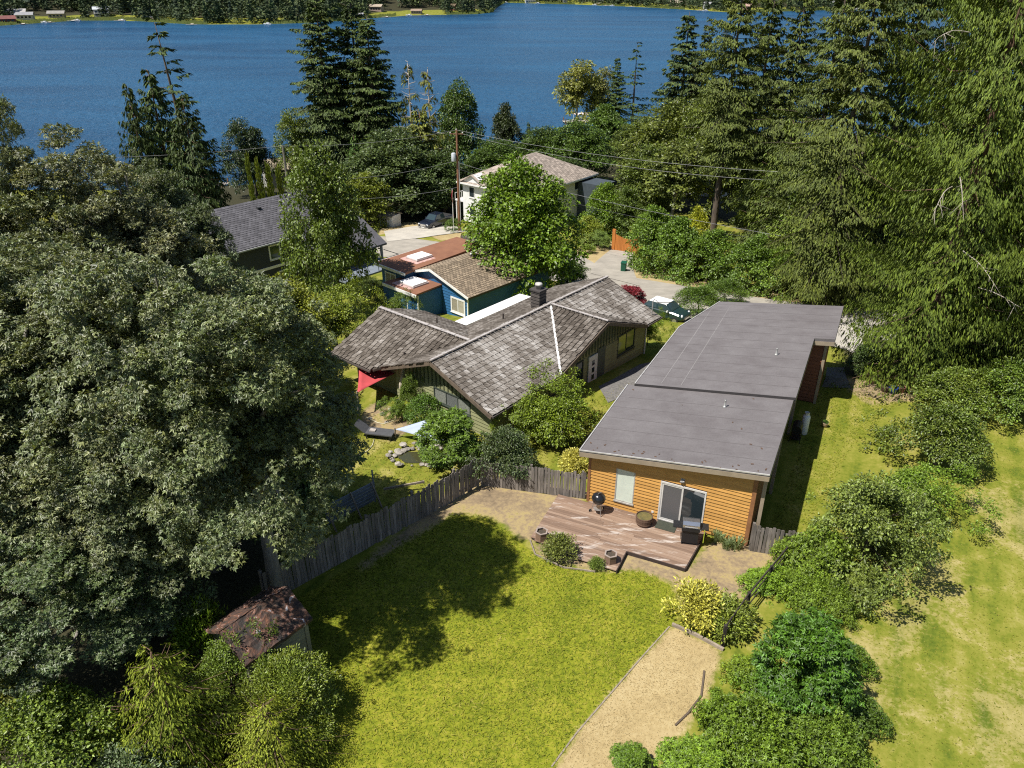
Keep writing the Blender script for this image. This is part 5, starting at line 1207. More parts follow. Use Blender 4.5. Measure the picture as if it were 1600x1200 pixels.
shrub('shrub_a', 940, 388, 2.0, 1.6, 'white flowered rose bush left of the orange gate', (0.13, 0.19, 0.04), 'rose_bush', 'bush')
shrub('spray_bush', 918, 396, 1.0, 1.1, 'tuft of ornamental grass beside the gate driveway', (0.15, 0.21, 0.03), 'ornamental_grass', 'bush')
# --- shoreline and background, left to right
tree('fir_thin', 262, 34, 112, 60, 'sparse leaning spruce tip standing tallest on the left shore', (0.035, 0.055, 0.018), 'spruce_tree', rz=0.3, lean=(0, -0.06))
tree('cedar_far', 231, 112, 108, 52, 'bushy conifer left of the sparse spruce', (0.045, 0.07, 0.018), 'conifer_tree', rz=1.3)
tree('cedar_far', 198, 134, 104, 36, 'pointed conifer at the left end of the conifer group', (0.045, 0.065, 0.018), 'conifer_tree', rz=2.3)
tree('cedar_far', 283, 150, 100, 54, 'conifer hiding the lower trunk of the sparse spruce', (0.04, 0.06, 0.018), 'conifer_tree', rz=4.3)
tree('broad_b', 384, 192, 145, 36, 'dark leafy tree alone against the water left of the tall firs', (0.035, 0.055, 0.02), 'broadleaf_tree', rz=0.7)
tree('fir_a', 490, -24, 150, 66, 'leftmost of the tall dark firs at the lake shore', G_FIR, 'fir_tree', rz=0.2)
tree('fir_a', 545, -16, 154, 66, 'tallest middle fir of the dark group at the lake shore', (0.04, 0.062, 0.017), 'fir_tree', rz=1.9)
tree('fir_b', 572, 24, 148, 62, 'right hand fir of the dark group at the lake shore', G_FIR, 'fir_tree', rz=3.9)
tree('broad_b', 462, 178, 146, 32, 'light green leafy tree at the foot of the leftmost tall fir', (0.1, 0.135, 0.02), 'broadleaf_tree', rz=0.9)
tree('cedar_thin', 637, 98, 134, 36, 'thin cedar with bare pale branches, left of the pair', (0.095, 0.105, 0.02), 'cedar_tree', rz=0.4)
tree('cedar_thin', 668, 108, 130, 40, 'thin cedar with bare pale branches, right of the pair', (0.1, 0.11, 0.022), 'cedar_tree', rz=2.6)
tree('cedar_far', 655, 175, 122, 60, 'drooping olive cedar behind the utility pole', (0.1, 0.115, 0.022), 'cedar_tree', rz=1.6)
tree('broad_b', 715, 134, 146, 40, 'green leafy tree right of the thin cedars', (0.06, 0.1, 0.018), 'broadleaf_tree', rz=2.2)
tree('round_a', 792, 158, 160, 28, 'dark egg shaped tree alone at the water', (0.035, 0.05, 0.016), 'broadleaf_tree', rz=2.2)
tree('broad_a', 612, 212, 116, 80, 'wide silvery green maple above the parked pickup', (0.07, 0.1, 0.035), 'maple_tree', rz=1.1)
tree('cedar_far', 552, 212, 124, 26, 'small bright green conifer below the tall firs', (0.06, 0.11, 0.022), 'conifer_tree', rz=5.0)
tree('broad_a', 690, 240, 118, 50, 'dark maple behind the parked pickup', (0.05, 0.08, 0.02), 'maple_tree', rz=4.0)
tree('round_a', 560, 268, 108, 42, 'yellow green shrub left of the little white shed', (0.13, 0.16, 0.02), 'garden_shrub', 'shrub', rz=4.0)
for i, (u, v, hw, lab) in enumerate([(386, 250, 4.5, 'leftmost and tallest'), (402, 258, 5, 'second from the left'), (418, 264, 5.5, 'third from the left'), (434, 268, 5.5, 'fourth from the left'), (470, 262, 6, 'rightmost')]):
    tree('column_cedar', u, v, 92 + i, hw, 'columnar yellow green cedar behind the dark grey roof, ' + lab, (0.13, 0.16, 0.02), 'columnar_cedar', group='columnar cedars behind the dark grey roof')
tree('broad_a', 770, 225, 136, 52, 'leafy tree behind the left end of the pale roof', (0.06, 0.1, 0.018), 'broadleaf_tree', rz=0.0)
tree('broad_a', 850, 205, 150, 50, 'leafy tree behind the ridge of the pale roof', (0.055, 0.09, 0.018), 'broadleaf_tree', rz=1.0)
tree('broad_a', 910, 195, 146, 52, 'leafy tree behind the right end of the pale roof', (0.065, 0.11, 0.018), 'broadleaf_tree', rz=2.0)
tree('cedar_far', 826, 192, 165, 12, 'little conifer at the water right of the egg shaped tree', (0.05, 0.08, 0.02), 'conifer_tree', rz=2.0)
tree('broad_c', 905, 100, 212, 40, 'airy yellow green poplar at the water', (0.16, 0.17, 0.04), 'poplar_tree', rz=1.0)
tree('broad_c', 938, 112, 216, 24, 'slender pale poplar right beside the airy one', (0.14, 0.15, 0.045), 'poplar_tree', rz=3.0)
tree('fir_b', 966, 88, 212, 22, 'left one of two small pines beside the poplar', (0.05, 0.08, 0.02), 'pine_tree', rz=2.0)
tree('fir_thin', 996, 70, 208, 30, 'right one of two small pines, with a flat leaning top', (0.04, 0.065, 0.018), 'pine_tree', rz=5.0)
tree('round_a', 952, 160, 188, 38, 'dome shaped bright tree below the two small pines', (0.07, 0.12, 0.018), 'broadleaf_tree', rz=2.0)
tree('broad_a', 1000, 190, 160, 48, 'olive tree right of the dome shaped one', (0.085, 0.115, 0.022), 'broadleaf_tree', rz=5.5)
tree('broad_a', 890, 250, 128, 40, 'dark bushy tree against the right wall of the white house', (0.05, 0.08, 0.018), 'broadleaf_tree', rz=3.5)

# pale dead branches hanging out of the near cedars, one object each
def dead_branches(root, n, seed, r0, r1, z0, z1):
    rg = random.Random(seed)
    for i in range(n):
        a = -math.pi / 2 + rg.uniform(-1.5, 1.3) - root.rotation_euler[2]; z = rg.uniform(z0, z1); r = rg.uniform(r0, r1); rr = r * 0.55
        dp = rg.uniform(0.6, 2.0); sw = rg.uniform(-.3, .3)
        p = [Vector((r * (0.55 + 0.6 * k) * math.cos(a + sw * k), r * (0.55 + 0.6 * k) * math.sin(a + sw * k), z + 0.5 * k - dp * k ** 2.5 + rg.uniform(-.06, .06))) for k in (0, .25, .45, .65, .82, 1.0)]
        b = MB().tube(p, [0.026, 0.023, 0.019, 0.015, 0.01, 0.004], 5)
        for k in range(7):
            s = p[2 + k % 3].lerp(p[3 + k % 3], rg.random()); b.tube([s, s + Vector((rg.uniform(-.6, .6), rg.uniform(-.6, .2), rg.uniform(-.8, .1)))], [0.012, 0.004], 4)
        b.build('dead_branch', M_DEAD, root)
for o in [o for o in COL.objects if o.name.startswith('cedar_tree') and o.location.y < 46]:
    dead_branches(o, 9, int(o.location.x * 10), 4.0, 5.6, 5.0, 21.0)

# ================================================================ deck, fences, garden things, vehicles
DECKW = NT('worn_deck_stain')
t = DECKW; v = t.coord('Object')
mp = t.n('ShaderNodeMapping'); mp.inputs['Scale'].default_value = (1, 14, 1); t.l(v, mp.inputs[0])
g1 = t.noise(mp.outputs[0], 1.6, 5, 0.65)
mp2 = t.n('ShaderNodeMapping'); mp2.inputs['Scale'].default_value = (0.45, 3.2, 1); t.l(t.pos(), mp2.inputs[0]); mp2.inputs['Rotation'].default_value = (0, 0, R(OA))
g2 = t.noise(mp2.outputs[0], 1.5, 4, 0.6)
a_ = t.n('ShaderNodeObjectInfo').outputs['Random']
base = t.ramp(t.math('ADD', t.math('MULTIPLY', a_, 0.45), t.math('MULTIPLY', g1, 0.55)), [(0.2, (0.15, 0.095, 0.065)), (0.5, (0.245, 0.16, 0.11)), (0.8, (0.33, 0.235, 0.17))])
t.col(t.mix(t.ramp(t.math('ADD', t.math('MULTIPLY', g2, 0.66), t.math('MULTIPLY', g1, 0.34)), [(0.54, 0.0), (0.63, 0.85)]), base, (0.52, 0.46, 0.41)))
t.set(Roughness=0.8); t.bump(g1, 0.3, 0.02)
deck = empty('deck', OO, R(-OA), 'worn reddish brown plank deck in front of the orange wall', 'deck')
DP = [(-1.32, -0.2), (5.2, -0.06), (4.98, -2.62), (2.62, -2.62), (2.6, -3.85), (1.9, -3.95), (-1.22, -3.5)]
def spans(poly, y):
    xs = []
    for (x1, y1), (x2, y2) in zip(poly, poly[1:] + poly[:1]):
        if (y1 > y) != (y2 > y): xs.append(x1 + (x2 - x1) * (y - y1) / (y2 - y1))
    xs.sort(); return list(zip(xs[::2], xs[1::2]))
y = -0.1
DZ = 0.13
while y > -3.95:
    for x0, x1 in spans(DP, y - 0.07):
        cut = [x0] + ([x0 + (x1 - x0) * random.uniform(0.35, 0.65)] if x1 - x0 > 3.5 else []) + [x1]
        for a, b in zip(cut, cut[1:]):
            o = MB().bb(a + 0.004, b - 0.004, y - 0.134, y, DZ - 0.035, DZ + random.uniform(-0.003, 0.003)).build('plank', DECKW.m, deck)
    y -= 0.14
RIM = mat('dark_deck_rim', (0.05, 0.035, 0.03), (0.03, 0.02, 0.018), 4, 0.9)
for a, b in (((5.22, -0.1), (5.02, -2.65)), ((5.02, -2.66), (2.66, -2.66)), ((2.63, -2.66), (2.63, -3.9))):
    MB().beam((*a, DZ - 0.06), (*b, DZ - 0.06), 0.04, 0.2).build('rim_board', RIM, deck)
MB().prism([(x * 0.98, y * 0.98) for x, y in reversed(DP)], -0.1, DZ - 0.045).build('underside', RIM, deck)
def on_deck(x, y, z=DZ): return (*wpos(OO, OA, x, y), z)
# kettle barbecue
BLK = mat('black_enamel', (0.012, 0.012, 0.014), (0.02, 0.02, 0.022), 3, 0.22, 0.02, spec=0.6); STEEL = mat('dull_steel', (0.45, 0.45, 0.45), (0.35, 0.35, 0.35), 5, 0.4, 0.02, metal=0.7)
k = empty('kettle_grill', on_deck(0.72, -0.75), 0.5, 'black kettle charcoal grill on three legs beside the fence end of the deck', 'grill')
MB().lathe([(0.04, 0.5), (0.17, 0.53), (0.26, 0.62), (0.29, 0.74), (0.3, 0.75)], 24).build('bowl', BLK, k, True)
MB().lathe([(0.3, 0.76), (0.295, 0.8), (0.25, 0.92), (0.15, 1.0), (0.03, 1.03)], 24).build('lid', BLK, k, True)
MB().tube([(-0.09, -0.06, 1.03), (-0.08, -0.07, 1.09), (0.06, -0.07, 1.09), (0.07, -0.06, 1.03)], 0.016, 6).build('handle', STEEL, k)
for a in (0.3, 2.4, 4.5): MB().tube([(0.18 * math.cos(a), 0.18 * math.sin(a), 0.58), (0.32 * math.cos(a), 0.32 * math.sin(a), 0.0)], 0.014, 6).build('leg', STEEL, k)
MB().lathe([(0.2, 0.24), (0.21, 0.25), (0.03, 0.26)], 16).build('ash_tray', STEEL, k)
for a in (0.3, 2.4): MB().tube([(0.33 * math.cos(a), 0.33 * math.sin(a) - .02, 0.07), (0.33 * math.cos(a), 0.33 * math.sin(a) + .02, 0.07)], 0.07, 12).build('wheel', mat('black_rubber', (0.02, 0.02, 0.02), None, 4, 0.8), k)
# half barrel planter
k = empty('half_barrel', on_deck(2.72, -0.62), 0.2, 'half barrel tub with mossy water against the orange wall', 'barrel')
MB().lathe([(0.3, 0), (0.33, 0.12), (0.355, 0.28), (0.36, 0.42), (0.325, 0.42), (0.32, 0.3)], 20).build('staves', mat('dark_barrel_wood', (0.14, 0.085, 0.055), (0.08, 0.05, 0.035), 5, 0.8, 0.2, (1, 1, 0.3)), k)
for z in (0.1, 0.3): MB().lathe([(0.345 + z * 0.05, z), (0.35 + z * 0.05, z + 0.04)], 20).build('hoop', mat('rusty_hoop', (0.16, 0.1, 0.07), None, 5, 0.6), k)
MB().lathe([(0.32, 0.37), (0.005, 0.375)], 20).build('water', mat('mossy_water', (0.17, 0.14, 0.05), (0.08, 0.08, 0.04), 5, 0.4, 0.3), k)
# gas grill
k = empty('gas_grill', on_deck(4.72, -0.95), R(-OA) + 0.25, 'silver lidded gas grill on a black cart before the sliding door', 'grill')
BG = mat('black_grill_paint', (0.02, 0.02, 0.022), None, 4, 0.4)
MB().bb(-0.32, 0.32, -0.22, 0.22, 0.1, 0.72).build('cart', BG, k)
hd = MB()
prof = [(-0.25, 0.86), (-0.24, 1.0), (-0.14, 1.12), (0.02, 1.16), (0.16, 1.1), (0.24, 0.98), (0.25, 0.86)]
hd.add([(-0.33, y, z) for y, z in prof] + [(0.33, y, z) for y, z in prof], [tuple(range(6, -1, -1)), tuple(range(7, 14))] + [(i, i + 1, i + 8, i + 7) for i in range(6)])
hd.build('hood', mat('polished_steel', (0.6, 0.6, 0.61), (0.5, 0.5, 0.5), 3, 0.25, 0.02, metal=0.9), k)
MB().bb(-0.36, 0.36, -0.28, 0.27, 0.72, 0.86).build('firebox', BG, k)
for s in (-1, 1): MB().bb(min(s * 0.37, s * 0.7), max(s * 0.37, s * 0.7), -0.22, 0.22, 0.8, 0.84).build('side_shelf', BG, k)
MB().tube([(-0.25, -0.3, 0.95), (0.25, -0.3, 0.95)], 0.018, 6).build('handle', STEEL, k)
for x in (-0.3, 0.3): MB().tube([(x - .02, -0.15, 0.07), (x + .02, -0.15, 0.07)], 0.07, 12).build('wheel', mat('black_rubber', (0.02, 0.02, 0.02)), k)
o = MB().bb(0, 0.03, -0.24, -0.22, 0.2, 0.85).build('tool', mat('yellow_green_tool', (0.45, 0.55, 0.05), None, 4, 0.5), k); o.location = (0.52, 0, 0)
k = MB().bb(-0.42, 0.42, -0.28, 0.28, 0.0, 0.02).build('door_mat', mat('dark_green_doormat', (0.06, 0.065, 0.045), (0.035, 0.04, 0.03), 25, 0.95, 0.5)); k.location = on_deck(3.62, -0.4, DZ + 0.005); k.rotation_euler = (0, 0, R(-OA))
tag(k, 'dark green doormat before the sliding glass door', 'doormat')
def hexplanter(x, y, label):
    k = empty('hexagonal_planter', on_deck(x, y), 0.3, label, 'planter')
    W = mat('weathered_planter_wood', (0.24, 0.15, 0.1), (0.15, 0.095, 0.07), 4, 0.85, 0.15, (1, 1, 5), rnd=0.1)
    for i in range(6):
        a0, a1 = i * math.pi / 3, (i + 1) * math.pi / 3
        p, q = (0.26 * math.cos(a0), 0.26 * math.sin(a0)), (0.26 * math.cos(a1), 0.26 * math.sin(a1))
        MB().prism([p, q, (q[0] * .87, q[1] * .87), (p[0] * .87, p[1] * .87)], 0, 0.36).build('side', W, k)
        MB().prism([(p[0] * 1.06, p[1] * 1.06), (q[0] * 1.06, q[1] * 1.06), (q[0] * .8, q[1] * .8), (p[0] * .8, p[1] * .8)], 0.362, 0.39).build('rim', mat('greyed_planter_rim', (0.34, 0.28, 0.24), (0.25, 0.2, 0.17), 5, 0.85), k)
    MB().prism([(0.22 * math.cos(i * math.pi / 3), 0.22 * math.sin(i * math.pi / 3)) for i in range(6)], 0.2, 0.3).build('soil', mat('potting_soil', (0.09, 0.07, 0.05), (0.05, 0.04, 0.03), 12, 0.95, 0.5), k)
hexplanter(-0.78, -3.35, 'hexagonal wooden planter at the left front corner of the deck')
hexplanter(2.22, -3.45, 'hexagonal wooden planter beside the small green tuft bush')
# low metal stake bed in front of the deck
def timber(name, label, pts, w, h, m, z0=0.0):
    root = empty(name, pts[0], 0, label, 'edging')
    o = Vector(pts[0])
    for a, b in zip(pts, pts[1:]):
        A, B = Vector(a) - o, Vector(b) - o
        MB().beam(A + Vector((0, 0, z0 + h / 2)), B + Vector((0, 0, z0 + h / 2)), w, h).build('timber', m, root)
    return root
OLDW = mat('old_edging_wood', (0.34, 0.28, 0.22), (0.2, 0.165, 0.13), 5, 0.9, 0.2, (1, 1, 1))
timber('bed_edging', 'timber edging across the top of the straw coloured bed', [tuple(ground(u, v)) for u, v in ((1050, 978), (1088, 996), (1130, 1018))], 0.09, 0.12, OLDW)
timber('bed_edging', 'low edging between the lawn and the straw coloured bed', [tuple(ground(u, v)) for u, v in ((1046, 980), (1000, 1032), (950, 1090), (900, 1148), (862, 1200))], 0.045, 0.025, OLDW)
timber('bed_edging', 'curved dark edging on the right of the straw coloured bed', [tuple(ground(u, v)) for u, v in ((1100, 1050), (1095, 1090), (1075, 1115), (1055, 1135))], 0.06, 0.05, mat('rotten_edging', (0.12, 0.09, 0.065), None, 6, 0.95))
timber('bed_edging', 'thin edging board of the bed before the deck', [tuple(ground(u, v)) for u, v in ((828, 845), (836, 868), (880, 888), (930, 896))], 0.04, 0.07, OLDW)

# ---- board fences
FENW = mat('weathered_fence_board', (0.24, 0.21, 0.185), (0.115, 0.1, 0.085), 5, 0.95, 0.35, (3, 3, 0.4), rnd=0.3)
def board_fence(label, a, b, h, name='board_fence', pitch=0.145, gap=0.012, ragged=0.06, skip=()):
    a, b = Vector((a[0], a[1], 0)), Vector((b[0], b[1], 0)); L = (b - a).length
    za, zb = tz(a.x, a.y), tz(b.x, b.y)
    root = empty(name, (a.x, a.y, za), math.atan2(b.y - a.y, b.x - a.x), label, 'fence')
    n = int(L / pitch); rg = random.Random(len(label) * 7)
    sl = (zb - za) / L
    for i in range(n):
        if i in skip: continue
        x0 = i * pitch; w = pitch - gap - rg.uniform(0, 0.012); hh = h + rg.uniform(-ragged, ragged * 0.5); z = sl * x0
        mb = MB(); c = 0.025
        mb.add([(x0, -0.02, z), (x0 + w, -0.02, z), (x0 + w, -0.02, z + hh - c), (x0 + w - c, -0.02, z + hh), (x0 + c, -0.02, z + hh), (x0, -0.02, z + hh - c),
                (x0, 0.0, z), (x0 + w, 0.0, z), (x0 + w, 0.0, z + hh - c), (x0 + w - c, 0.0, z + hh), (x0 + c, 0.0, z + hh), (x0, 0.0, z + hh - c)],
               [(0, 1, 2, 3, 4, 5), (11, 10, 9, 8, 7, 6)] + [(i, i + 6, (i + 1) % 6 + 6, (i + 1) % 6) for i in range(6)])
        o = mb.build('board', FENW, root)
        o.rotation_euler = (rg.uniform(-0.03, 0.03), rg.uniform(-0.012, 0.012), 0)
    for z in (0.3, h - 0.25): MB().beam((0, 0.03, z), (L, 0.03, z + sl * L), 0.04, 0.09).build('rail', FENW, root)
    for i in range(int(L / 2.3) + 1): MB().bb(i * 2.3 - 0.05, i * 2.3 + 0.05, 0.05, 0.15, sl * i * 2.3, sl * i * 2.3 + h + 0.04).build('post', FENW, root)
    return root
c1, c2, c3 = ground(418, 945), ground(752, 758), Vector((*wpos(OO, OA, -0.12, 0.1), 0))
board_fence('long weathered board fence running from the shed to the rhododendron', c1, c2, 1.5)
board_fence('short weathered board fence between the rhododendron and the orange wall', c2, c3, 1.35)
q0 = wpos(OO, OA, 7.05, -0.28); q1 = wpos(OO, OA, 9.0, 0.1)
board_fence('weathered board gate at the right corner of the orange house', q0, q1, 1.3, 'board_gate', skip=(8,))
# low dark rail fence down the right side of the yard
rf = [ground(u, v) for u, v in ((1232, 876), (1200, 915), (1165, 958), (1128, 1012))]
root = empty('rail_fence', rf[0], 0, 'low dark rail fence between the lawn corner and the brambles', 'fence')
DK = mat('dark_wet_wood', (0.045, 0.035, 0.03), (0.025, 0.02, 0.018), 5, 0.9)
for a, b in zip(rf, rf[1:]):
    A, B = a - rf[0], b - rf[0]
    MB().beam(A + Vector((0, 0, 0.62)), B + Vector((0, 0, 0.62)), 0.03, 0.05).build('rail', DK, root)
    MB().beam(A + Vector((0, 0, 0.3)), B + Vector((0, 0, 0.3)), 0.03, 0.05).build('rail', DK, root)
for a, b in zip(rf, rf[1:]):
    A, B = a - rf[0], b - rf[0]
    MB().beam(A + Vector((0, 0, 0.95)), B + Vector((0, 0, 0.95)), 0.045, 0.07).build('rail', DK, root)
for p in rf: MB().bb(p.x - rf[0].x - .05, p.x - rf[0].x + .05, p.y - rf[0].y - .05, p.y - rf[0].y + .05, -0.1, 1.0).build('post', DK, root)
# slatted grey panel leaning behind the fence
pa, pb = ground(512, 826), ground(588, 786)
root = empty('slatted_panel', pa, math.atan2(pb.y - pa.y, pb.x - pa.x), 'slatted blue grey panel propped up behind the board fence', 'panel')
L = (pb - pa).length
SL = mat('blue_grey_slat', (0.2, 0.225, 0.26), (0.14, 0.155, 0.18), 4, 0.6, 0.05)
for i in range(6): MB().bb(0, L, -0.02, 0.02, 0.15 + i * 0.17, 0.27 + i * 0.17).build('slat', SL, root)
for x in (0.0, L * 0.5, L * 0.93): MB().beam((x, -0.04, 1.2), (x + 0.12, -0.5, -0.02), 0.06, 0.06).build('prop', OLDW, root)
MB().bb(L - .05, L, 0.02, 0.07, 0, 1.7).build('post', SL, root)
p = ground(632, 770)
tag(MB().beam(p + Vector((-0.9, -0.1, 0.25)), p + Vector((0.9, 0.2, 0.45)), 0.06, 0.1).build('loose_board', OLDW), 'pale loose board lying on the grass behind the fence', 'board')

# ---- garden things behind the fence
SAILR = mat('red_sail_cloth', (0.5, 0.07, 0.075), (0.42, 0.06, 0.065), 2, 0.8, 0.05); SAILB = mat('pale_blue_sail_cloth', (0.4, 0.46, 0.58), (0.36, 0.42, 0.54), 2, 0.8, 0.05)
def sail(name, label, pts, m, posts):
    A, B, C3 = map(Vector, pts); o = A.copy(); n = 10
    vs, fs = [], []
    c = (A + B + C3) / 3
    for i in range(n + 1):
        for j in range(n + 1 - i):
            u, v_ = i / n, j / n; w = 1 - u - v_
            p = A * w + B * u + C3 * v_
            e = 27 * u * v_ * w
            edge = 4 * max(u * v_ * (1 - w), w * u * (1 - v_), w * v_ * (1 - u))
            p = p.lerp(c, 0.07 * edge) - Vector((0, 0, 0.12 * e))
            vs.append(p - o)
    def id_(i, j): return i * (n + 1) - i * (i - 1) // 2 + j
    for i in range(n):
        for j in range(n - i):
            fs.append((id_(i, j), id_(i + 1, j), id_(i, j + 1)))
            if j < n - i - 1: fs.append((id_(i + 1, j), id_(i + 1, j + 1), id_(i, j + 1)))
    root = empty(name, o, 0, label, 'shade sail')
    k = MB().add(vs, fs).build('cloth', m, root, True)
    sm = k.modifiers.new('thickness', 'SOLIDIFY'); sm.thickness = 0.012
    for q in posts:
        q = Vector(q); MB().tube([(q.x - o.x, q.y - o.y, tz(q.x, q.y) - o.z), q - o + Vector((0, 0, 0.1))], 0.04, 8).build('post', OLDW, root)
s1, s2_, s3 = at_z(560, 563, 1.55), at_z(625, 580, 1.3), at_z(558, 614, 1.35)
sail('red_shade_sail', 'red triangular shade sail at the near wing of the green house', (s1, s2_, s3), SAILR, (s3,))
s1, s2_, s3 = at_z(617, 671, 0.5), at_z(705, 642, 1.4), at_z(692, 694, 0.4)
sail('blue_shade_sail', 'pale blue triangular shade sail beside the boxwood ball', (s1, s2_, s3), SAILB, (s1, s3))
b = ground(624, 628)
root = empty('patio_umbrella', b, 0, 'closed beige patio umbrella by the green house corner', 'umbrella')
MB().tube([(0, 0, 0), (0.35, 0.2, 2.3)], 0.025, 8).build('pole', OLDW, root)
MB().tube([(0.12, 0.07, 0.75), (0.16, 0.09, 1.0), (0.27, 0.155, 1.75), (0.34, 0.195, 2.25)], [0.1, 0.13, 0.08, 0.02], 9).build('folded_canopy', mat('beige_canvas', (0.5, 0.44, 0.34), (0.4, 0.35, 0.27), 6, 0.9, 0.2, (4, 4, 0.5)), root)
MB().lathe([(0.25, 0), (0.25, 0.06), (0.04, 0.1)], 16).build('base', BG, root)
b = ground(585, 682)
root = empty('lounge_chair', b, R(-12), 'grey reclining lounge chair on the neighbouring lawn', 'chair')
LG = mat('grey_lounger_mesh', (0.09, 0.09, 0.095), (0.07, 0.07, 0.075), 8, 0.6, 0.05)
MB().bb(-0.35, 1.05, -0.32, 0.32, 0.28, 0.34).build('seat', LG, root)
MB().beam((-0.36, 0, 0.32), (-0.9, 0, 0.75), 0.62, 0.05).build('backrest', LG, root)
for x in (-0.3, 0.95):
    for y in (-0.28, 0.28): MB().bb(x - .025, x + .025, y - .025, y + .025, 0, 0.28).build('leg', BG, root)
MB().box((-0.05, 0, 0.37), (0.3, 0.22, 0.06)).build('towel', mat('crumpled_towel', (0.45, 0.4, 0.36), None, 9, 0.9, 0.4), root)
hp = [ground(u, v, 0.03) for u, v in ((527, 702), (534, 709), (548, 713), (562, 712), (574, 706), (582, 697), (585, 688))]
tag(MB().tube(hp, 0.022, 6).build('garden_hose', mat('cream_hose', (0.68, 0.64, 0.45), None, 4, 0.5), None, True), 'cream garden hose lying in a curve on the neighbouring lawn', 'hose')
hp = [ground(u, v, 0.03) for u, v in ((570, 652), (590, 662), (600, 664), (618, 657), (620, 650))]
tag(MB().tube(hp, 0.018, 6).build('garden_hose', mat('cream_hose', (0.68, 0.64, 0.45)), None, True), 'cream hose end on the bare soil behind the lounge chair', 'hose')
# stone rimmed pond
pc = ground(652, 716)
root = empty('garden_pond', pc, 0, 'stone rimmed garden pond below the pale blue shade sail', 'pond')
MB().prism([(0.95 * math.cos(a) * (1 + .25 * math.sin(3 * a)), 0.6 * math.sin(a) * (1 + .2 * math.cos(2 * a))) for a in np.linspace(0, 6.28, 18)[:-1]], -0.1, 0.05).build('water', glass('murky_pond_water', (0.05, 0.05, 0.02), 0.1), root)
STN = mat('pale_pond_stone', (0.36, 0.325, 0.28), (0.2, 0.18, 0.155), 4, 0.9, 0.3, rnd=0.3)
def stone(parent, c, s, seed, m=STN):
    rg = random.Random(seed); q = MB(); n = 8
    prof = [(0.55, -0.3), (0.95, 0.0), (0.9, 0.35), (0.5, 0.6)]
    q.lathe(prof, n)
    q.v = [(c[0] + x * s * rg.uniform(.75, 1.2), c[1] + y * s * rg.uniform(.75, 1.2), c[2] + z * s * rg.uniform(.7, 1.1)) for x, y, z in q.v]
    return q.build('stone', m, parent)
for i in range(80):
    a = random.uniform(0, 6.28); rr = random.uniform(0.95, 1.75)
    if math.cos(a - 0.6) < -0.2 and rr > 1.45: continue
    stone(root, (1.0 * math.cos(a) * rr, 0.68 * math.sin(a) * rr, 0.06 + 0.1 * (rr > 1.3)), random.uniform(0.05, 0.2), i)
for i, (u, v) in enumerate(((560, 640), (578, 655), (598, 648), (570, 665), (610, 640), (590, 636), (604, 660))):
    p = ground(u, v); k = stone(None, (0, 0, 0), random.uniform(0.12, 0.22), 70 + i); k.location = p; k.name = 'patio_stone'
    tag(k, 'loose pale stone on the shaded patio by the red sail', 'stone', 'stones on the shaded patio')
# things on the shaded side of the orange house
b = Vector((*wpos(OO, OA, 7.85, 10.0), 0))
root = empty('propane_tank', b, 0, 'tall white propane cylinder beside the wall of the orange house', 'gas tank')
MB().lathe([(0.16, 0.02), (0.19, 0.06), (0.19, 1.0), (0.16, 1.08), (0.07, 1.13)], 20).build('body', WHITE, root, True)
MB().lathe([(0.11, 1.1), (0.115, 1.26), (0.1, 1.26), (0.1, 1.12)], 16).build('collar', WHITE, root)
MB().tube([(0, 0, 1.1), (0, 0, 1.22)], 0.03, 8).build('valve', mat('brass_valve', (0.5, 0.35, 0.12), None, 4, 0.4, metal=0.8), root)
b = Vector((*wpos(OO, OA, 7.55, 9.2), 0))
root = empty('smoker_grill', b, R(-OA), 'black smoker grill standing beside the white propane cylinder', 'grill')
MB().tube([(-0.0, -0.35, 0.75), (-0.0, 0.35, 0.75)], 0.24, 14).build('barrel', BG, root)
for x in (-0.18, 0.18):
    for y in (-0.28, 0.28): MB().tube([(x, y, 0.7), (x * 1.4, y, 0)], 0.018, 6).build('leg', BG, root)
MB().bb(-0.25, 0.25, -0.3, 0.3, 0.2, 0.22).build('shelf', BG, root)
def pot(u, v, r, h, c, label, plantc=None, name='flower_pot'):
    b = ground(u, v); root = empty(name, b, 0, label, 'pot')
    m = mat('pot_glaze_%d' % int(c[0] * 1000 + c[2] * 10), c, None, 4, 0.5, 0.1)
    MB().lathe([(r * .7, 0), (r * .95, h * .6), (r, h * .9), (r * 1.08, h), (r * .9, h), (r * .85, h * .85)], 18).build('body', m, root, True)
    MB().lathe([(r * .88, h * .86), (0.01, h * .88)], 14).build('soil', mat('potting_soil', (0.09, 0.07, 0.05)), root)
    if plantc: link('foliage', KIND['spray_bush']['crown'], root, loc=(0, 0, h * .7), scale=(r * 1.1,) * 3, color=plantc)
pot(1360, 598, 0.33, 0.6, (0.42, 0.33, 0.2), 'big tan glazed pot with a yellow green plant under the cedar', (0.3, 0.32, 0.05))
pot(1382, 612, 0.24, 0.32, (0.1, 0.06, 0.05), 'dark brown pot left of the blue pot')
pot(1394, 614, 0.25, 0.34, (0.03, 0.09, 0.35), 'cobalt blue glazed pot under the cedar')
pot(1407, 612, 0.24, 0.3, (0.3, 0.13, 0.09), 'reddish pot with a pale rim right of the blue pot')
pot(1400, 596, 0.25, 0.42, (0.45, 0.35, 0.2), 'cream pot with a yellow plant behind the blue pot', (0.28, 0.3, 0.05))
pot(1388, 592, 0.18, 0.32, (0.2, 0.1, 0.07), 'small brown pot behind the dark brown pot', (0.08, 0.1, 0.04))
pot(1288, 668, 0.16, 0.26, (0.4, 0.28, 0.18), 'terracotta pot with a tall green plant in the side yard', (0.1, 0.2, 0.03))
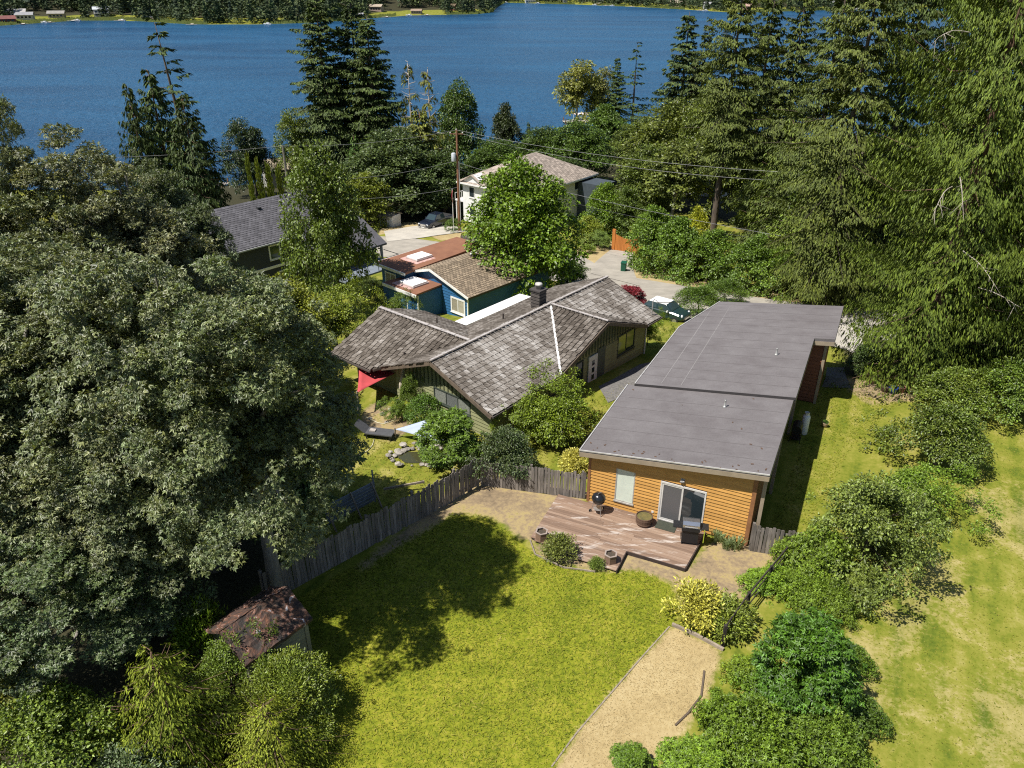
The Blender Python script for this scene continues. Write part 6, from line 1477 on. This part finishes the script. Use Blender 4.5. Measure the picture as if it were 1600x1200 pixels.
# strap leaved iris clumps along the orange wall
IRIS = leaf_mat('strap_leaf', 0.3, 0.35, 0.4, 0.25, 0.3)
def iris(u, v, n, h, seed, label):
    rg = np.random.default_rng(seed); b = ground(u, v); q = MB()
    for i in range(n):
        a = rg.uniform(0, 6.28); s = rg.uniform(0, 0.22); le = rg.uniform(0.15, 0.6) * h; hh = h * rg.uniform(0.6, 1.1); w = 0.022
        x, y = s * math.cos(a), s * math.sin(a); px, py = -math.sin(a) * w, math.cos(a) * w
        mx, my, mz = x + math.cos(a) * le * .35, y + math.sin(a) * le * .35, hh * .65
        q.add([(x - px, y - py, -0.02), (x + px, y + py, -0.02), (mx + px, my + py, mz), (mx - px, my - py, mz), (x + math.cos(a) * le, y + math.sin(a) * le, hh)], [(0, 1, 2, 3), (3, 2, 4)])
    root = empty('iris_clump', b, 0, label, 'plant')
    q.build('foliage', IRIS, root, color=(0.2, 0.26, 0.12))
iris(1120, 846, 46, 0.55, 1, 'greyish green iris clump left at the foot of the orange wall')
iris(1136, 856, 60, 0.5, 2, 'wide yellowing iris clump before the orange wall')
iris(1150, 858, 40, 0.6, 3, 'iris clump nearest the corner of the orange wall')
# tall dry grass at the bramble edge
rgd = np.random.default_rng(12)
dgv = []
for i in range(1800):
    u = rgd.uniform(1275, 1350); v = 985 - (u - 1275) * 0.95 + rgd.normal() * 12
    b = ground(u, v); a = rgd.normal() * 0.5 - 0.5; h = rgd.uniform(0.3, 0.7)
    dgv += [(b.x - 0.012, b.y, b.z), (b.x + 0.012, b.y, b.z), (b.x + h * 0.8 * math.cos(a), b.y + h * 0.8 * math.sin(a) - .1, b.z + h)]
tag(link('dry_tall_grass', np_mesh('dry_tall_grass', dgv, np.arange(len(dgv)).reshape(-1, 3), mat('dry_straw', (0.4, 0.36, 0.1), (0.25, 0.27, 0.06), 3, 0.8))), 'tall bent dry grass at the field edge by the brambles', 'grass', kind='stuff')

# ---- road side things
b = ground(974, 424)
root = empty('wheelie_bin', b, R(-20), 'dark green wheeled bin standing on the road', 'bin')
GB_ = mat('dark_green_plastic', (0.012, 0.085, 0.05), (0.01, 0.07, 0.04), 4, 0.4, 0.02)
MB().prism([(-0.27, -0.3), (0.27, -0.3), (0.27, 0.3), (-0.27, 0.3)], 0.05, 1.0).build('body', GB_, root, bevel=0.04)
MB().slab([(-0.31, -0.34, 1.05), (0.31, -0.34, 1.05), (0.31, 0.34, 1.12), (-0.31, 0.34, 1.12)], 0.06).build('lid', GB_, root)
for x in (-0.25, 0.25): MB().tube([(x - .03, 0.3, 0.1), (x + .03, 0.3, 0.1)], 0.1, 12).build('wheel', BG, root)
GATEW = mat('orange_cedar_gate_board', (0.46, 0.17, 0.035), (0.37, 0.13, 0.03), 3, 0.65, 0.1, (4, 4, 0.5), rnd=0.12)
ga, gb_ = ground(957, 391), ground(992, 396)
root = empty('wooden_gate', ga, math.atan2(gb_.y - ga.y, gb_.x - ga.x), 'orange cedar driveway gate with posts among the hedges', 'gate')
L = (gb_ - ga).length
for i in range(int(L / 0.2)):
    hh = 2.1 - 0.5 * math.sin(math.pi * min(i * 0.2 / L, 1)) * 0.6
    MB().bb(i * 0.2 + 0.3, i * 0.2 + 0.485, -0.03, 0.0, 0.1, hh).build('board', GATEW, root)
for x in (0.0, 0.2, L + 0.35): MB().bb(x - .1, x + .1, -0.1, 0.1, 0, 2.7).build('post', GATEW, root)
for z in (0.4, 1.5): MB().bb(0.2, L + 0.3, 0.0, 0.06, z, z + 0.14).build('rail', GATEW, root)
b0, b1 = ground(1255, 462), ground(1330, 474)
root = empty('brown_fence', b0, math.atan2(b1.y - b0.y, b1.x - b0.x), 'shaded dark brown board fence under the roadside hedge', 'fence')
for i in range(int((b1 - b0).length / 0.3)): MB().bb(i * .3, i * .3 + .28, -0.02, 0.0, 0, 1.7).build('board', mat('dark_brown_board', (0.1, 0.05, 0.035), None, 4, 0.9, 0.2, rnd=0.2), root)
b = ground(1046, 424)
root = empty('blue_sign', b, 0.2, 'small blue and white sign at the roadside hedge', 'sign')
MB().bb(-0.03, 0.03, 0.0, 0.03, 0, 1.2).build('post', WHITE, root)
MB().bb(-0.2, 0.2, -0.03, 0.0, 0.55, 1.2).build('board', mat('blue_sign_paint', (0.05, 0.12, 0.5), None, 3, 0.4), root)

# ---- utility poles and wires
POLEW = mat('brown_pole_wood', (0.27, 0.13, 0.07), (0.17, 0.085, 0.05), 4, 0.9, 0.2, (4, 4, 0.3))
def pole(base, h, label, m=POLEW):
    root = empty('utility_pole', base, 0, label, 'pole')
    MB().tube([(0, 0, -0.3), (0.05, 0, h)], [0.19, 0.13], 10).build('shaft', m, root)
    return root
p1 = ground(718, 361); h1 = at_y(721, 203, p1.y).z - p1.z
r1 = pole(p1, h1, 'brown utility pole with a grey transformer before the white house')
MB().lathe([(0.3, 0), (0.31, 0.05), (0.31, 1.0), (0.2, 1.1), (0.06, 1.12)], 16, (-0.45, -0.15, h1 - 4.0)).build('transformer', mat('grey_transformer', (0.5, 0.53, 0.56), None, 3, 0.4), r1, True)
MB().beam((-0.9, 0.0, h1 - 0.5), (0.9, 0.0, h1 - 0.5), 0.1, 0.12).build('crossarm', POLEW, r1)
MB().tube([(0.22, -0.1, 0), (0.22, -0.1, h1 - 4)], 0.05, 6).build('conduit', mat('grey_conduit', (0.5, 0.5, 0.5)), r1)
for x in (-0.8, 0.0, 0.8): MB().lathe([(0.05, 0), (0.08, 0.08), (0.04, 0.16)], 8, (x, 0, h1 - 0.44 if x else h1)).build('insulator', WHITE, r1)
t2 = at_y(441, 228, 100.0); z2 = tz(t2.x, 100)
r2 = pole((t2.x, 100, z2), t2.z - z2, 'thin grey utility pole behind the dark grey roof', mat('grey_pole_wood', (0.22, 0.2, 0.17), (0.14, 0.125, 0.1), 4, 0.9))
MB().box((0.25, -0.1, t2.z - z2 - 4.5), (0.35, 0.3, 0.25)).build('street_lamp_head', WHITE, r2)
t3 = at_y(1410, 276, 75.0); z3 = tz(t3.x, 75)
pole((t3.x, 75, z3), t3.z - z3, 'utility pole hidden among the firs on the right')
WIRE = mat('pale_cable', (0.22, 0.22, 0.22), None, 3, 0.5, 0)
DWIRE = mat('dark_cable', (0.06, 0.06, 0.06), None, 3, 0.5, 0)
def wire(a, b, sag, label, m=WIRE, r=0.019):
    a, b = Vector(a), Vector(b)
    pts = [a.lerp(b, k / 18) - Vector((0, 0, sag * 4 * (k / 18) * (1 - k / 18))) for k in range(19)]
    o = a.copy()
    w = MB().tube([p - o for p in pts], r, 5).build('power_line', m); w.location = o
    tag(w, label, 'wire', 'overhead wires')
top = p1 + Vector((0, 0, h1)); T2 = Vector((t2.x, 100, t2.z)); T3 = Vector((t3.x, 75, t3.z))
far_l = Vector((-75, 98, 0.5))
wire(top, T2, 0.6, 'topmost wire between the brown pole and the thin grey pole')
wire(top - Vector((0, 0, 3.9)), T2 - Vector((0, 0, 4.2)), 0.9, 'middle wire between the brown pole and the thin grey pole')
wire(top - Vector((0, 0, 7.5)), T2 - Vector((0, 0, 6.5)), 0.8, 'lowest wire between the brown pole and the thin grey pole')
wire(T2, far_l, 0.8, 'wire running left from the thin grey pole over the water')
wire(top, T3, 1.2, 'topmost wire running right from the brown pole to the firs')
wire(top - Vector((0, 0, 0.5)) + Vector((0.8, 0, 0)), T3 - Vector((0, 0, 0.7)), 1.6, 'second wire running right from the brown pole to the firs')
wm = at_y(1340, 388, 66.0); wire(top - Vector((0, 0, 4.2)), wm, 0.8, 'lower wire crossing in front of the roadside hedge')
wm2 = at_y(1360, 396, 64.0); wire(top - Vector((0, 0, 5.0)), wm2, 1.3, 'lowest wire crossing in front of the roadside hedge', DWIRE)
mast = Vector((*wpos(GO, GA, -0.1, 15.42), 2.95)); wire(mast, at_y(1125, 452, 62.0), 0.35, 'short dark service wire from the shake roof to the hedge', DWIRE, 0.02)
rc = Vector((*wpos(OO, OA, 8.3, 15.5), 3.9)); wire(rc, Vector((24.0, 42.0, 4.8)), 0.3, 'dark service wire from the grey flat roof into the cedar', DWIRE, 0.02)
# flag
b = ground(709, 363)
root = empty('flag_pole', b, 0, 'white flag pole with a limp red flag left of the brown pole', 'flag')
MB().tube([(0, 0, 0), (0, 0, 6.0)], 0.05, 8).build('shaft', WHITE, root)
MB().add([(0, 0, 5.9), (0.05, -0.25, 5.75), (-0.1, -0.45, 5.0), (0.05, -0.5, 3.9), (0, -0.2, 3.7), (0, 0, 4.3)], [(0, 1, 2, 5), (5, 2, 3, 4)]).build('flag_cloth', mat('red_flag_cloth', (0.6, 0.03, 0.08), (0.5, 0.03, 0.07), 2, 0.7), root)
b = ground(707, 360); plant('shrub_a', 'garden_bush', tuple(b), 1.5, 1.2, 'small round bush at the foot of the flag pole', 'bush', (0.08, 0.13, 0.02), crown='foliage', stem='stem')

# ---- vehicles
TYRE = mat('tyre_rubber', (0.02, 0.02, 0.02), None, 5, 0.8); RIMM = mat('alloy_rim', (0.5, 0.5, 0.52), (0.4, 0.4, 0.42), 4, 0.3, 0.02, metal=0.8)
CGL = glass('car_glass', (0.03, 0.05, 0.055), 0.04)
def wheel(parent, x, y, r, w=0.22):
    s = 1 if x > 0 else -1
    wl = MB().tube([(x - s * w, y, r), (x, y, r)], r, 18).build('wheel', TYRE, parent)
    MB().tube([(x - s * 0.03, y, r), (x + s * 0.012, y, r)], r * 0.62, 14).build('rim', RIMM, wl)
def loft(sections):
    """closed body skin through cross sections given as lists of (x, z) at stations y"""
    q = MB(); n = len(sections[0][1]); vs = []
    for y, ring in sections: vs += [(x, y, z) for x, z in ring]
    fs = [(i * n + k, i * n + (k + 1) % n, (i + 1) * n + (k + 1) % n, (i + 1) * n + k) for i in range(len(sections) - 1) for k in range(n)]
    fs += [tuple(range(n - 1, -1, -1)), tuple(range((len(sections) - 1) * n, len(sections) * n))]
    return q.add(vs, fs)
def ring(w, z0, z1, t=0.12):
    return [(-w, z0 + t), (-w + t * .5, z0), (w - t * .5, z0), (w, z0 + t), (w, z1 - t), (w - t, z1), (-w + t, z1), (-w, z1 - t)]
def cabin_glass(parent, ys, zs, wb, wt, body_m, roof_m=None):
    """greenhouse: roof shell plus windscreen, rear and side panes set just proud of it; ys = base front, top front, top rear, base rear"""
    yb0, yt0, yt1, yb1 = ys; zb, zt = zs
    q = MB().add([(-wb, yb0, zb), (wb, yb0, zb), (wb, yb1, zb), (-wb, yb1, zb), (-wt, yt0, zt), (wt, yt0, zt), (wt, yt1, zt), (-wt, yt1, zt)],
                 [(0, 3, 2, 1), (4, 5, 6, 7), (0, 1, 5, 4), (1, 2, 6, 5), (2, 3, 7, 6), (3, 0, 4, 7)])
    c = q.build('cabin', body_m, parent, bevel=0.04)
    def pane(a, b, c2, d, n, name='window'):
        pts = [Vector(p) for p in (a, b, c2, d)]; ctr = sum(pts, Vector()) / 4
        pts = [ctr + (p - ctr) * 0.86 + Vector(n) * 0.012 for p in pts]
        pts2 = [p - Vector(n) * 0.03 for p in pts]
        MB().add(pts + pts2, [(0, 1, 2, 3), (7, 6, 5, 4), (0, 4, 5, 1), (1, 5, 6, 2), (2, 6, 7, 3), (3, 7, 4, 0)]).build(name, CGL, c)
    def nrm(a, b, c2): return (Vector(b) - Vector(a)).cross(Vector(c2) - Vector(a)).normalized()
    F0, F1, F2, F3 = (-wb, yb0, zb), (wb, yb0, zb), (wt, yt0, zt), (-wt, yt0, zt)
    n = nrm(F0, F1, F2); n = n if n.y > 0 else -n; pane(F0, F1, F2, F3, n, 'windscreen')
    B0, B1, B2, B3 = (-wb, yb1, zb), (wb, yb1, zb), (wt, yt1, zt), (-wt, yt1, zt)
    n = nrm(B0, B1, B2); n = n if n.y < 0 else -n; pane(B0, B1, B2, B3, n, 'rear_window')
    for s in (-1, 1):
        ym0, ym1 = (yb0 + yb1) / 2, (yt0 + yt1) / 2
        for (a0, a1, b0, b1) in ((yb0, ym0, yt0, ym1), (ym0, yb1, ym1, yt1)):
            P = [(s * wb, a0, zb), (s * wb, a1, zb), (s * wt, b1, zt), (s * wt, b0, zt)]
            n = nrm(P[0], P[1], P[2]); n = n if n.x * s > 0 else -n
            pane(*P, n)
    if roof_m: MB().bb(-wt + .02, wt - .02, yt1 + .04, yt0 - .04, zt + 0.002, zt + 0.03).build('roof_panel', roof_m, c, bevel=0.012)
    return c
def lamp_box(parent, x, y, z, w, h, m, name): MB().box((x, y, z), (w, 0.06, h)).build(name, m, parent)
LAMP = mat('clear_headlight', (0.8, 0.82, 0.85), None, 3, 0.15, 0); REDL = mat('red_tail_light', (0.4, 0.02, 0.02), None, 3, 0.2, 0); CHR = mat('chrome', (0.7, 0.7, 0.7), None, 4, 0.15, 0, metal=1.0)
NAVY = mat('dark_navy_paint', (0.012, 0.016, 0.03), (0.012, 0.016, 0.03), 3, 0.2, 0, coat=0.6)
def pickup(loc, heading, label):
    root = empty('pickup_truck', loc, heading, label, 'pickup')     # +y is the front
    b = loft([(-2.9, ring(0.9, 0.55, 1.05)), (-2.8, ring(0.97, 0.42, 1.18)), (-0.9, ring(0.99, 0.38, 1.2)), (1.2, ring(0.99, 0.38, 1.2)), (2.5, ring(0.97, 0.4, 1.14)), (2.85, ring(0.92, 0.45, 1.05)), (2.95, ring(0.85, 0.5, 0.95))]).build('body', NAVY, root, bevel=0.02)
    MB().bb(-0.8, 0.8, -2.7, -1.0, 1.19, 1.215).build('cargo_bed', mat('black_bed_liner', (0.03, 0.03, 0.03)), root)
    cabin_glass(root, (1.45, 0.65, -0.75, -0.95), (1.19, 1.88), 0.93, 0.72, NAVY)
    for x in (-1.0, 1.0):
        wheel(root, x, 1.85, 0.4); wheel(root, x, -1.8, 0.4)
        lamp_box(root, x * 0.72, 2.92, 0.9, 0.35, 0.18, LAMP, 'headlight'); lamp_box(root, x * 0.88, -2.9, 0.95, 0.14, 0.3, REDL, 'tail_light')
        MB().box((x * 1.1, 0.95, 1.3), (0.2, 0.12, 0.18)).build('mirror', NAVY, root)
    MB().bb(-0.48, 0.48, 2.94, 3.0, 0.68, 0.95).build('grille', CHR, root)
    MB().bb(-0.9, 0.9, 2.9, 3.06, 0.42, 0.6).build('bumper', CHR, root)
    MB().bb(-0.25, 0.25, 3.05, 3.08, 0.5, 0.62).build('number_plate', WHITE, root)
b = ground(682, 353)
pickup(b, R(146), 'dark navy pickup truck parked on the concrete driveway')
def hatch(loc, heading, label):
    TEAL = mat('dark_teal_paint', (0.014, 0.034, 0.037), (0.014, 0.034, 0.037), 3, 0.2, 0, coat=0.6)
    root = empty('hatchback_car', loc, heading, label, 'car')
    loft([(-1.85, ring(0.72, 0.5, 0.95)), (-1.75, ring(0.82, 0.35, 1.02)), (-0.5, ring(0.85, 0.3, 1.0)), (0.7, ring(0.85, 0.3, 1.0)), (1.5, ring(0.82, 0.34, 0.9)), (1.8, ring(0.74, 0.4, 0.8)), (1.9, ring(0.62, 0.45, 0.72))]).build('body', TEAL, root, bevel=0.025)
    cabin_glass(root, (0.85, 0.3, -1.35, -1.7), (0.98, 1.42), 0.8, 0.66, TEAL, WHITE)
    for x in (-0.86, 0.86):
        wheel(root, x, 1.2, 0.31, 0.2); wheel(root, x, -1.2, 0.31, 0.2)
        MB().lathe([(0.15, 0), (0.13, 0.05), (0.02, 0.08)], 14).build('headlight', LAMP, root, True, loc=(x * 0.7, 1.72, 0.76)).rotation_euler = (R(-65), 0, 0)
        lamp_box(root, x * 0.85, -1.82, 0.8, 0.12, 0.25, REDL, 'tail_light')
        MB().box((x * 1.12, 0.55, 1.02), (0.16, 0.1, 0.12)).build('mirror', WHITE, root)
    MB().bb(-0.4, 0.4, 1.86, 1.93, 0.45, 0.6).build('grille', CHR, root)
b = ground(1040, 497)
hatch(b, math.atan2(-0.62, 0.78) - R(90), 'dark teal hatchback with a white roof parked beyond the shake roof')

# ================================================================ far shore of the lake
rg = np.random.default_rng(21)
def far_forest():
    """far-off wood that reads as one mass: low-poly conifers and round crowns on the slopes across the water"""
    V, FF = [], []; k = 0
    n = 0
    while n < 4300:
        a = rg.uniform(-0.95, 0.95); fy = float(np.interp(a, _fa, _fy)); d = rg.uniform(0, 1) ** 1.7 * 300 + 4
        y = fy + d; x = a * y
        u = 800 + a * 1324
        opn = u < 212 or 575 < u < 692 or 1140 < u < 1180
        if d < (62 if opn else 30) and vnoise(np.array([x / 16.0]), np.array([3.7]))[0] > (0.3 if opn else 0.85): n += 1; continue
        z = tz(x, y); con = rg.uniform() < 0.5
        h = rg.uniform(14, 28) if con else rg.uniform(9, 19)
        if d < 40: h *= 0.75
        r = h * (rg.uniform(0.16, 0.24) if con else rg.uniform(0.32, 0.45))
        m = 85
        t_ = rg.uniform(0.08, 1, m); ang = rg.uniform(0, 6.28, m)
        rr = r * (1 - t_) ** 0.8 * rg.uniform(0.5, 1.15, m) if con else r * np.sqrt(np.clip(1 - (2 * t_ - 1) ** 2, 0, 1)) * rg.uniform(0.6, 1.1, m)
        c = np.stack([x + rr * np.cos(ang), y + rr * np.sin(ang), z + t_ * h], -1)
        s = (h * 0.095) * rg.uniform(0.7, 1.4, m)[:, None]
        e1, e2 = rdir(rg, m) * s, rdir(rg, m) * s
        e1[:, 2] *= 0.4
        V.append(np.stack([c - e1, c + e1, c + e2 * 1.3], 1).reshape(-1, 3)); n += 1
    V = np.concatenate(V)
    t = NT('far_forest_leaf')
    g = t.n('ShaderNodeNewGeometry'); p = t.noise(g.outputs['Position'], 0.05, 3, 0.6)
    kk = t.math('ADD', t.math('MULTIPLY', p, 0.75), t.math('MULTIPLY', g.outputs['Random Per Island'], 0.25))
    t.col(t.ramp(kk, [(0.34, (0.022, 0.04, 0.02)), (0.5, (0.05, 0.078, 0.025)), (0.66, (0.09, 0.12, 0.03))])); t.set(Roughness=0.8)
    tag(link('far_forest', np_mesh('far_forest', V, np.arange(len(V)).reshape(-1, 3), t.m)), 'mixed wood covering the slopes across the lake', 'forest', kind='stuff')
far_forest()
SHG = mat('shore_lawn', (0.2, 0.21, 0.05), (0.14, 0.17, 0.04), 0.2, 0.95, 0.1)
def far_house(u, v, w, h, wall_c, roof_c, label, back=22, storeys=1, name='shore_house'):
    a = (u - 800) / 1324.0; fy = float(np.interp(a, _fa, _fy)); y = fy + back; x = a * y; z = tz(x, y) + 0.5
    root = empty(name, (x, y, z), random.uniform(-0.3, 0.3) - a * 0.8, label, 'house', 'houses across the lake')
    d = w * 0.7; wm = mat('far_wall_%s' % label[:14].replace(' ', '_'), wall_c, None, 0.4, 0.8, 0); rm = mat('far_roof_%s' % label[:14].replace(' ', '_'), roof_c, None, 0.4, 0.9, 0)
    MB().bb(-w / 2, w / 2, -d / 2, d / 2, -2, h).build('wall', wm, root)
    rh = w * 0.17
    MB().slab([(-w * .55, -d * .6, h), (w * .55, -d * .6, h), (w * .55, 0, h + rh), (-w * .55, 0, h + rh)], 0.3).slab([(-w * .55, 0, h + rh), (w * .55, 0, h + rh), (w * .55, d * .6, h), (-w * .55, d * .6, h)], 0.3).build('roof', rm, root)
    for s in range(storeys):
        for i in range(4):
            x0 = -w * .4 + i * w * .22
            MB().bb(x0, x0 + w * .13, -d / 2 - 0.08, -d / 2 + 0.02, 0.8 + s * 2.9, 2.3 + s * 2.9).build('window', G_DARK_GLASS, root)
    if storeys > 1:
        MB().bb(-w * .5, w * .5, -d / 2 - 2.2, -d / 2, 2.7, 2.95).build('balcony', wm, root)
        for i in range(4): MB().bb(-w * .48 + i * w * .31, -w * .48 + i * w * .31 + .25, -d / 2 - 2.2, -d / 2 - 1.95, -2, 2.7).build('post', wm, root)
W_, T_, GR_, BR_, RD_ = (0.7, 0.69, 0.66), (0.4, 0.33, 0.25), (0.3, 0.3, 0.31), (0.22, 0.15, 0.1), (0.22, 0.06, 0.05)
far_house(30, 6, 17, 4, (0.55, 0.53, 0.5), (0.42, 0.4, 0.38), 'low pale house across the lake at the upper left corner', 48)
far_house(42, 20, 15, 3.5, (0.5, 0.48, 0.45), GR_, 'grey roofed bungalow across the lake left of the willow', 28)
far_house(10, 26, 16, 3, RD_, (0.2, 0.08, 0.07), 'dark red boathouse across the lake at the left edge', 12)
far_house(92, 16, 15, 3.5, T_, (0.3, 0.28, 0.25), 'brown house across the lake right of the willow', 26)
far_house(163, 10, 15, 6.5, W_, (0.5, 0.52, 0.54), 'white two storey house with a balcony across the lake', 26, 2)
far_house(236, 28, 7, 2.5, (0.3, 0.28, 0.25), GR_, 'little boathouse in front of the dark wood across the lake', 8)
far_house(563, 24, 8, 3, (0.5, 0.47, 0.4), GR_, 'small grey boathouse at the start of the wooded point', 7)
far_house(590, 4, 14, 4, (0.4, 0.3, 0.25), T_, 'tan house behind the lawn of the wooded point', 55)
far_house(652, 17, 12, 2.6, (0.35, 0.28, 0.2), (0.3, 0.22, 0.16), 'brown boathouse on the shore of the wooded point', 10)
far_house(705, 6, 13, 4, RD_, BR_, 'red house among the trees of the wooded point', 40)
far_house(828, 2, 17, 3.2, W_, (0.62, 0.62, 0.62), 'long white boathouse across the lake beyond the wooded point', 8)
far_house(882, 2, 7, 4, W_, (0.5, 0.5, 0.5), 'small white boathouse across the lake right of the long one', 8)
far_house(935, 2, 15, 4, T_, GR_, 'tan house across the lake above the moored boats', 24)
far_house(1055, 3, 18, 4.2, (0.38, 0.33, 0.25), T_, 'wide tan house across the lake left of the lone fir', 24)
far_house(1105, 4, 14, 4.5, (0.45, 0.45, 0.45), GR_, 'grey house across the lake behind the lone fir', 26)
far_house(1160, 5, 15, 4.5, (0.5, 0.28, 0.2), (0.4, 0.26, 0.2), 'reddish terraced house across the lake at the stone bank', 18)
far_house(1300, 2, 14, 5, W_, GR_, 'white house across the lake seen through the right hand gap', 24)
far_house(1545, 4, 14, 4, W_, GR_, 'white house across the lake at the upper right', 24)
def far_dock(u, label, l=16):
    a = (u - 800) / 1324.0; fy = float(np.interp(a, _fa, _fy)); y = fy - l / 2 + 2; x = a * y
    root = empty('dock', (x, y, LAKE_Z), -a * 0.8, label, 'dock', 'docks across the lake')
    MB().bb(-1.4, 1.4, -l / 2, l / 2, 0.5, 0.8).bb(-5, 5, -l / 2 - 2, -l / 2, 0.5, 0.8).build('walkway', mat('pale_dock_wood', (0.5, 0.46, 0.4), None, 1, 0.8), root)
    for yy in (-l / 2, 0): MB().bb(-1.2, -0.9, yy, yy + .3, -2, 1.4).build('pile', BROWNTRIM, root)
def far_boat(u, off, label, s=1.0, rot=1.4):
    a = (u - 800) / 1324.0; fy = float(np.interp(a, _fa, _fy)); y = fy - off; x = a * y
    root = empty('motor_boat', (x, y, LAKE_Z + 0.05), rot, label, 'boat', 'boats moored across the lake')
    h = loft([(-3.2 * s, [(-1.1 * s, 1.0), (-0.9 * s, 0), (0.9 * s, 0), (1.1 * s, 1.0)]), (1.0 * s, [(-1.15 * s, 1.05), (-0.8 * s, 0), (0.8 * s, 0), (1.15 * s, 1.05)]), (3.6 * s, [(-0.1, 1.3), (-0.05, 0.5), (0.05, 0.5), (0.1, 1.3)])])
    h.build('hull', WHITE, root)
    MB().bb(-0.8 * s, 0.8 * s, -1.4 * s, 0.8 * s, 1.0, 1.9).build('cabin', WHITE, root)
    MB().bb(-0.7 * s, 0.7 * s, 0.78 * s, 0.84 * s, 1.2, 1.8).build('windscreen', G_DARK_GLASS, root)
for u, lab in ((36, 'leftmost dock across the lake below the red boathouse'), (78, 'broad dock across the lake left of the brown house'), (115, 'dock across the lake below the brown house'), (188, 'dock across the lake right of the white two storey house'), (300, 'dock across the lake before the dark wood'),
               (605, 'dock at the wooded point beside the small boathouse'), (668, 'dock at the wooded point beside the brown boathouse'), (945, 'dock across the lake among the moored boats'), (985, 'pale dock across the lake left of the reeds'), (1092, 'dock across the lake next to the stone bank'), (1330, 'dock seen through the right hand gap across the lake')):
    far_dock(u, lab)
for u, off, lab in ((70, 10, 'white boat moored at the broad left dock'), (122, 12, 'white boat moored below the brown house'), (192, 12, 'white boat left of the dark wood across the lake'), (418, 14, 'white covered boat moored before the tall firs across the lake'), (640, 12, 'white boat moored beside the brown boathouse'),
                    (790, 10, 'white boat moored just right of the wooded point'), (840, 12, 'white boat in front of the long white boathouse'), (928, 12, 'leftmost white boat of the row across the lake'), (955, 14, 'right hand white boat of the row across the lake'), (1100, 10, 'white boat moored by the stone bank'), (1335, 10, 'white boat seen through the right hand gap')):
    far_boat(u, off, lab, 1.1)
# reeds along the far waterline
RV = []
for i in range(9000):
    a = rg.uniform(-0.62, 0.62); fy = float(np.interp(a, _fa, _fy)); y = fy + rg.uniform(-3, 9); x = a * y
    if vnoise(np.array([x / 30.0]), np.array([9.1]))[0] < 0.42: continue
    z = max(tz(x, y), LAKE_Z); h = rg.uniform(1.2, 3.0)
    RV += [(x - 1.0, y, z), (x + 1.0, y, z), (x + rg.normal() * .4, y, z + h)]
tag(link('shore_reeds', np_mesh('shore_reeds', RV, np.arange(len(RV)).reshape(-1, 3), mat('pale_reed', (0.2, 0.23, 0.05), (0.12, 0.16, 0.04), 0.1, 0.9, 0))), 'pale green reeds along the far waterline', 'reeds', kind='stuff')
# near shore: docks that show between the trees
def near_dock(u, v, l, w, rot, label):
    p = at_z(u, v, LAKE_Z); root = empty('dock', (p.x, p.y, LAKE_Z), rot, label, 'dock')
    for i in range(int(l / 0.6)): MB().bb(-w / 2, w / 2, i * 0.6, i * 0.6 + 0.56, 0.55, 0.62).build('plank', mat('grey_dock_plank', (0.42, 0.38, 0.33), None, 2, 0.9, 0.1, rnd=0.15), root)
    for yy in (0.3, l - 0.5):
        for x in (-w / 2, w / 2): MB().bb(x - .12, x + .12, yy, yy + .24, -1.5, 1.6).build('pile', BROWNTRIM, root)
near_dock(355, 292, 9, 2.4, R(75), 'grey dock on the near shore left of the columnar cedars')
near_dock(880, 193, 12, 3, R(-80), 'pale dock on the near shore below the poplar')
p = at_z(908, 190, LAKE_Z)
root = empty('swim_float', (p.x, p.y, LAKE_Z), 0.3, 'pink and white canopy on the near shore below the poplar', 'canopy')
MB().slab([(-2.2, -1.6, 2.4), (2.2, -1.6, 2.4), (2.2, 1.6, 2.4), (-2.2, 1.6, 2.4)], 0.15).build('canopy_roof', mat('pink_canvas', (0.75, 0.5, 0.46), (0.8, 0.75, 0.7), 0.8, 0.7), root)
for x in (-2, 2):
    for y in (-1.4, 1.4): MB().bb(x - .06, x + .06, y - .06, y + .06, 0, 2.3).build('post', WHITE, root)
MB().bb(-2.5, 2.5, -2, 2, 0.3, 0.5).build('deck', mat('pale_dock_wood', (0.5, 0.46, 0.4)), root)
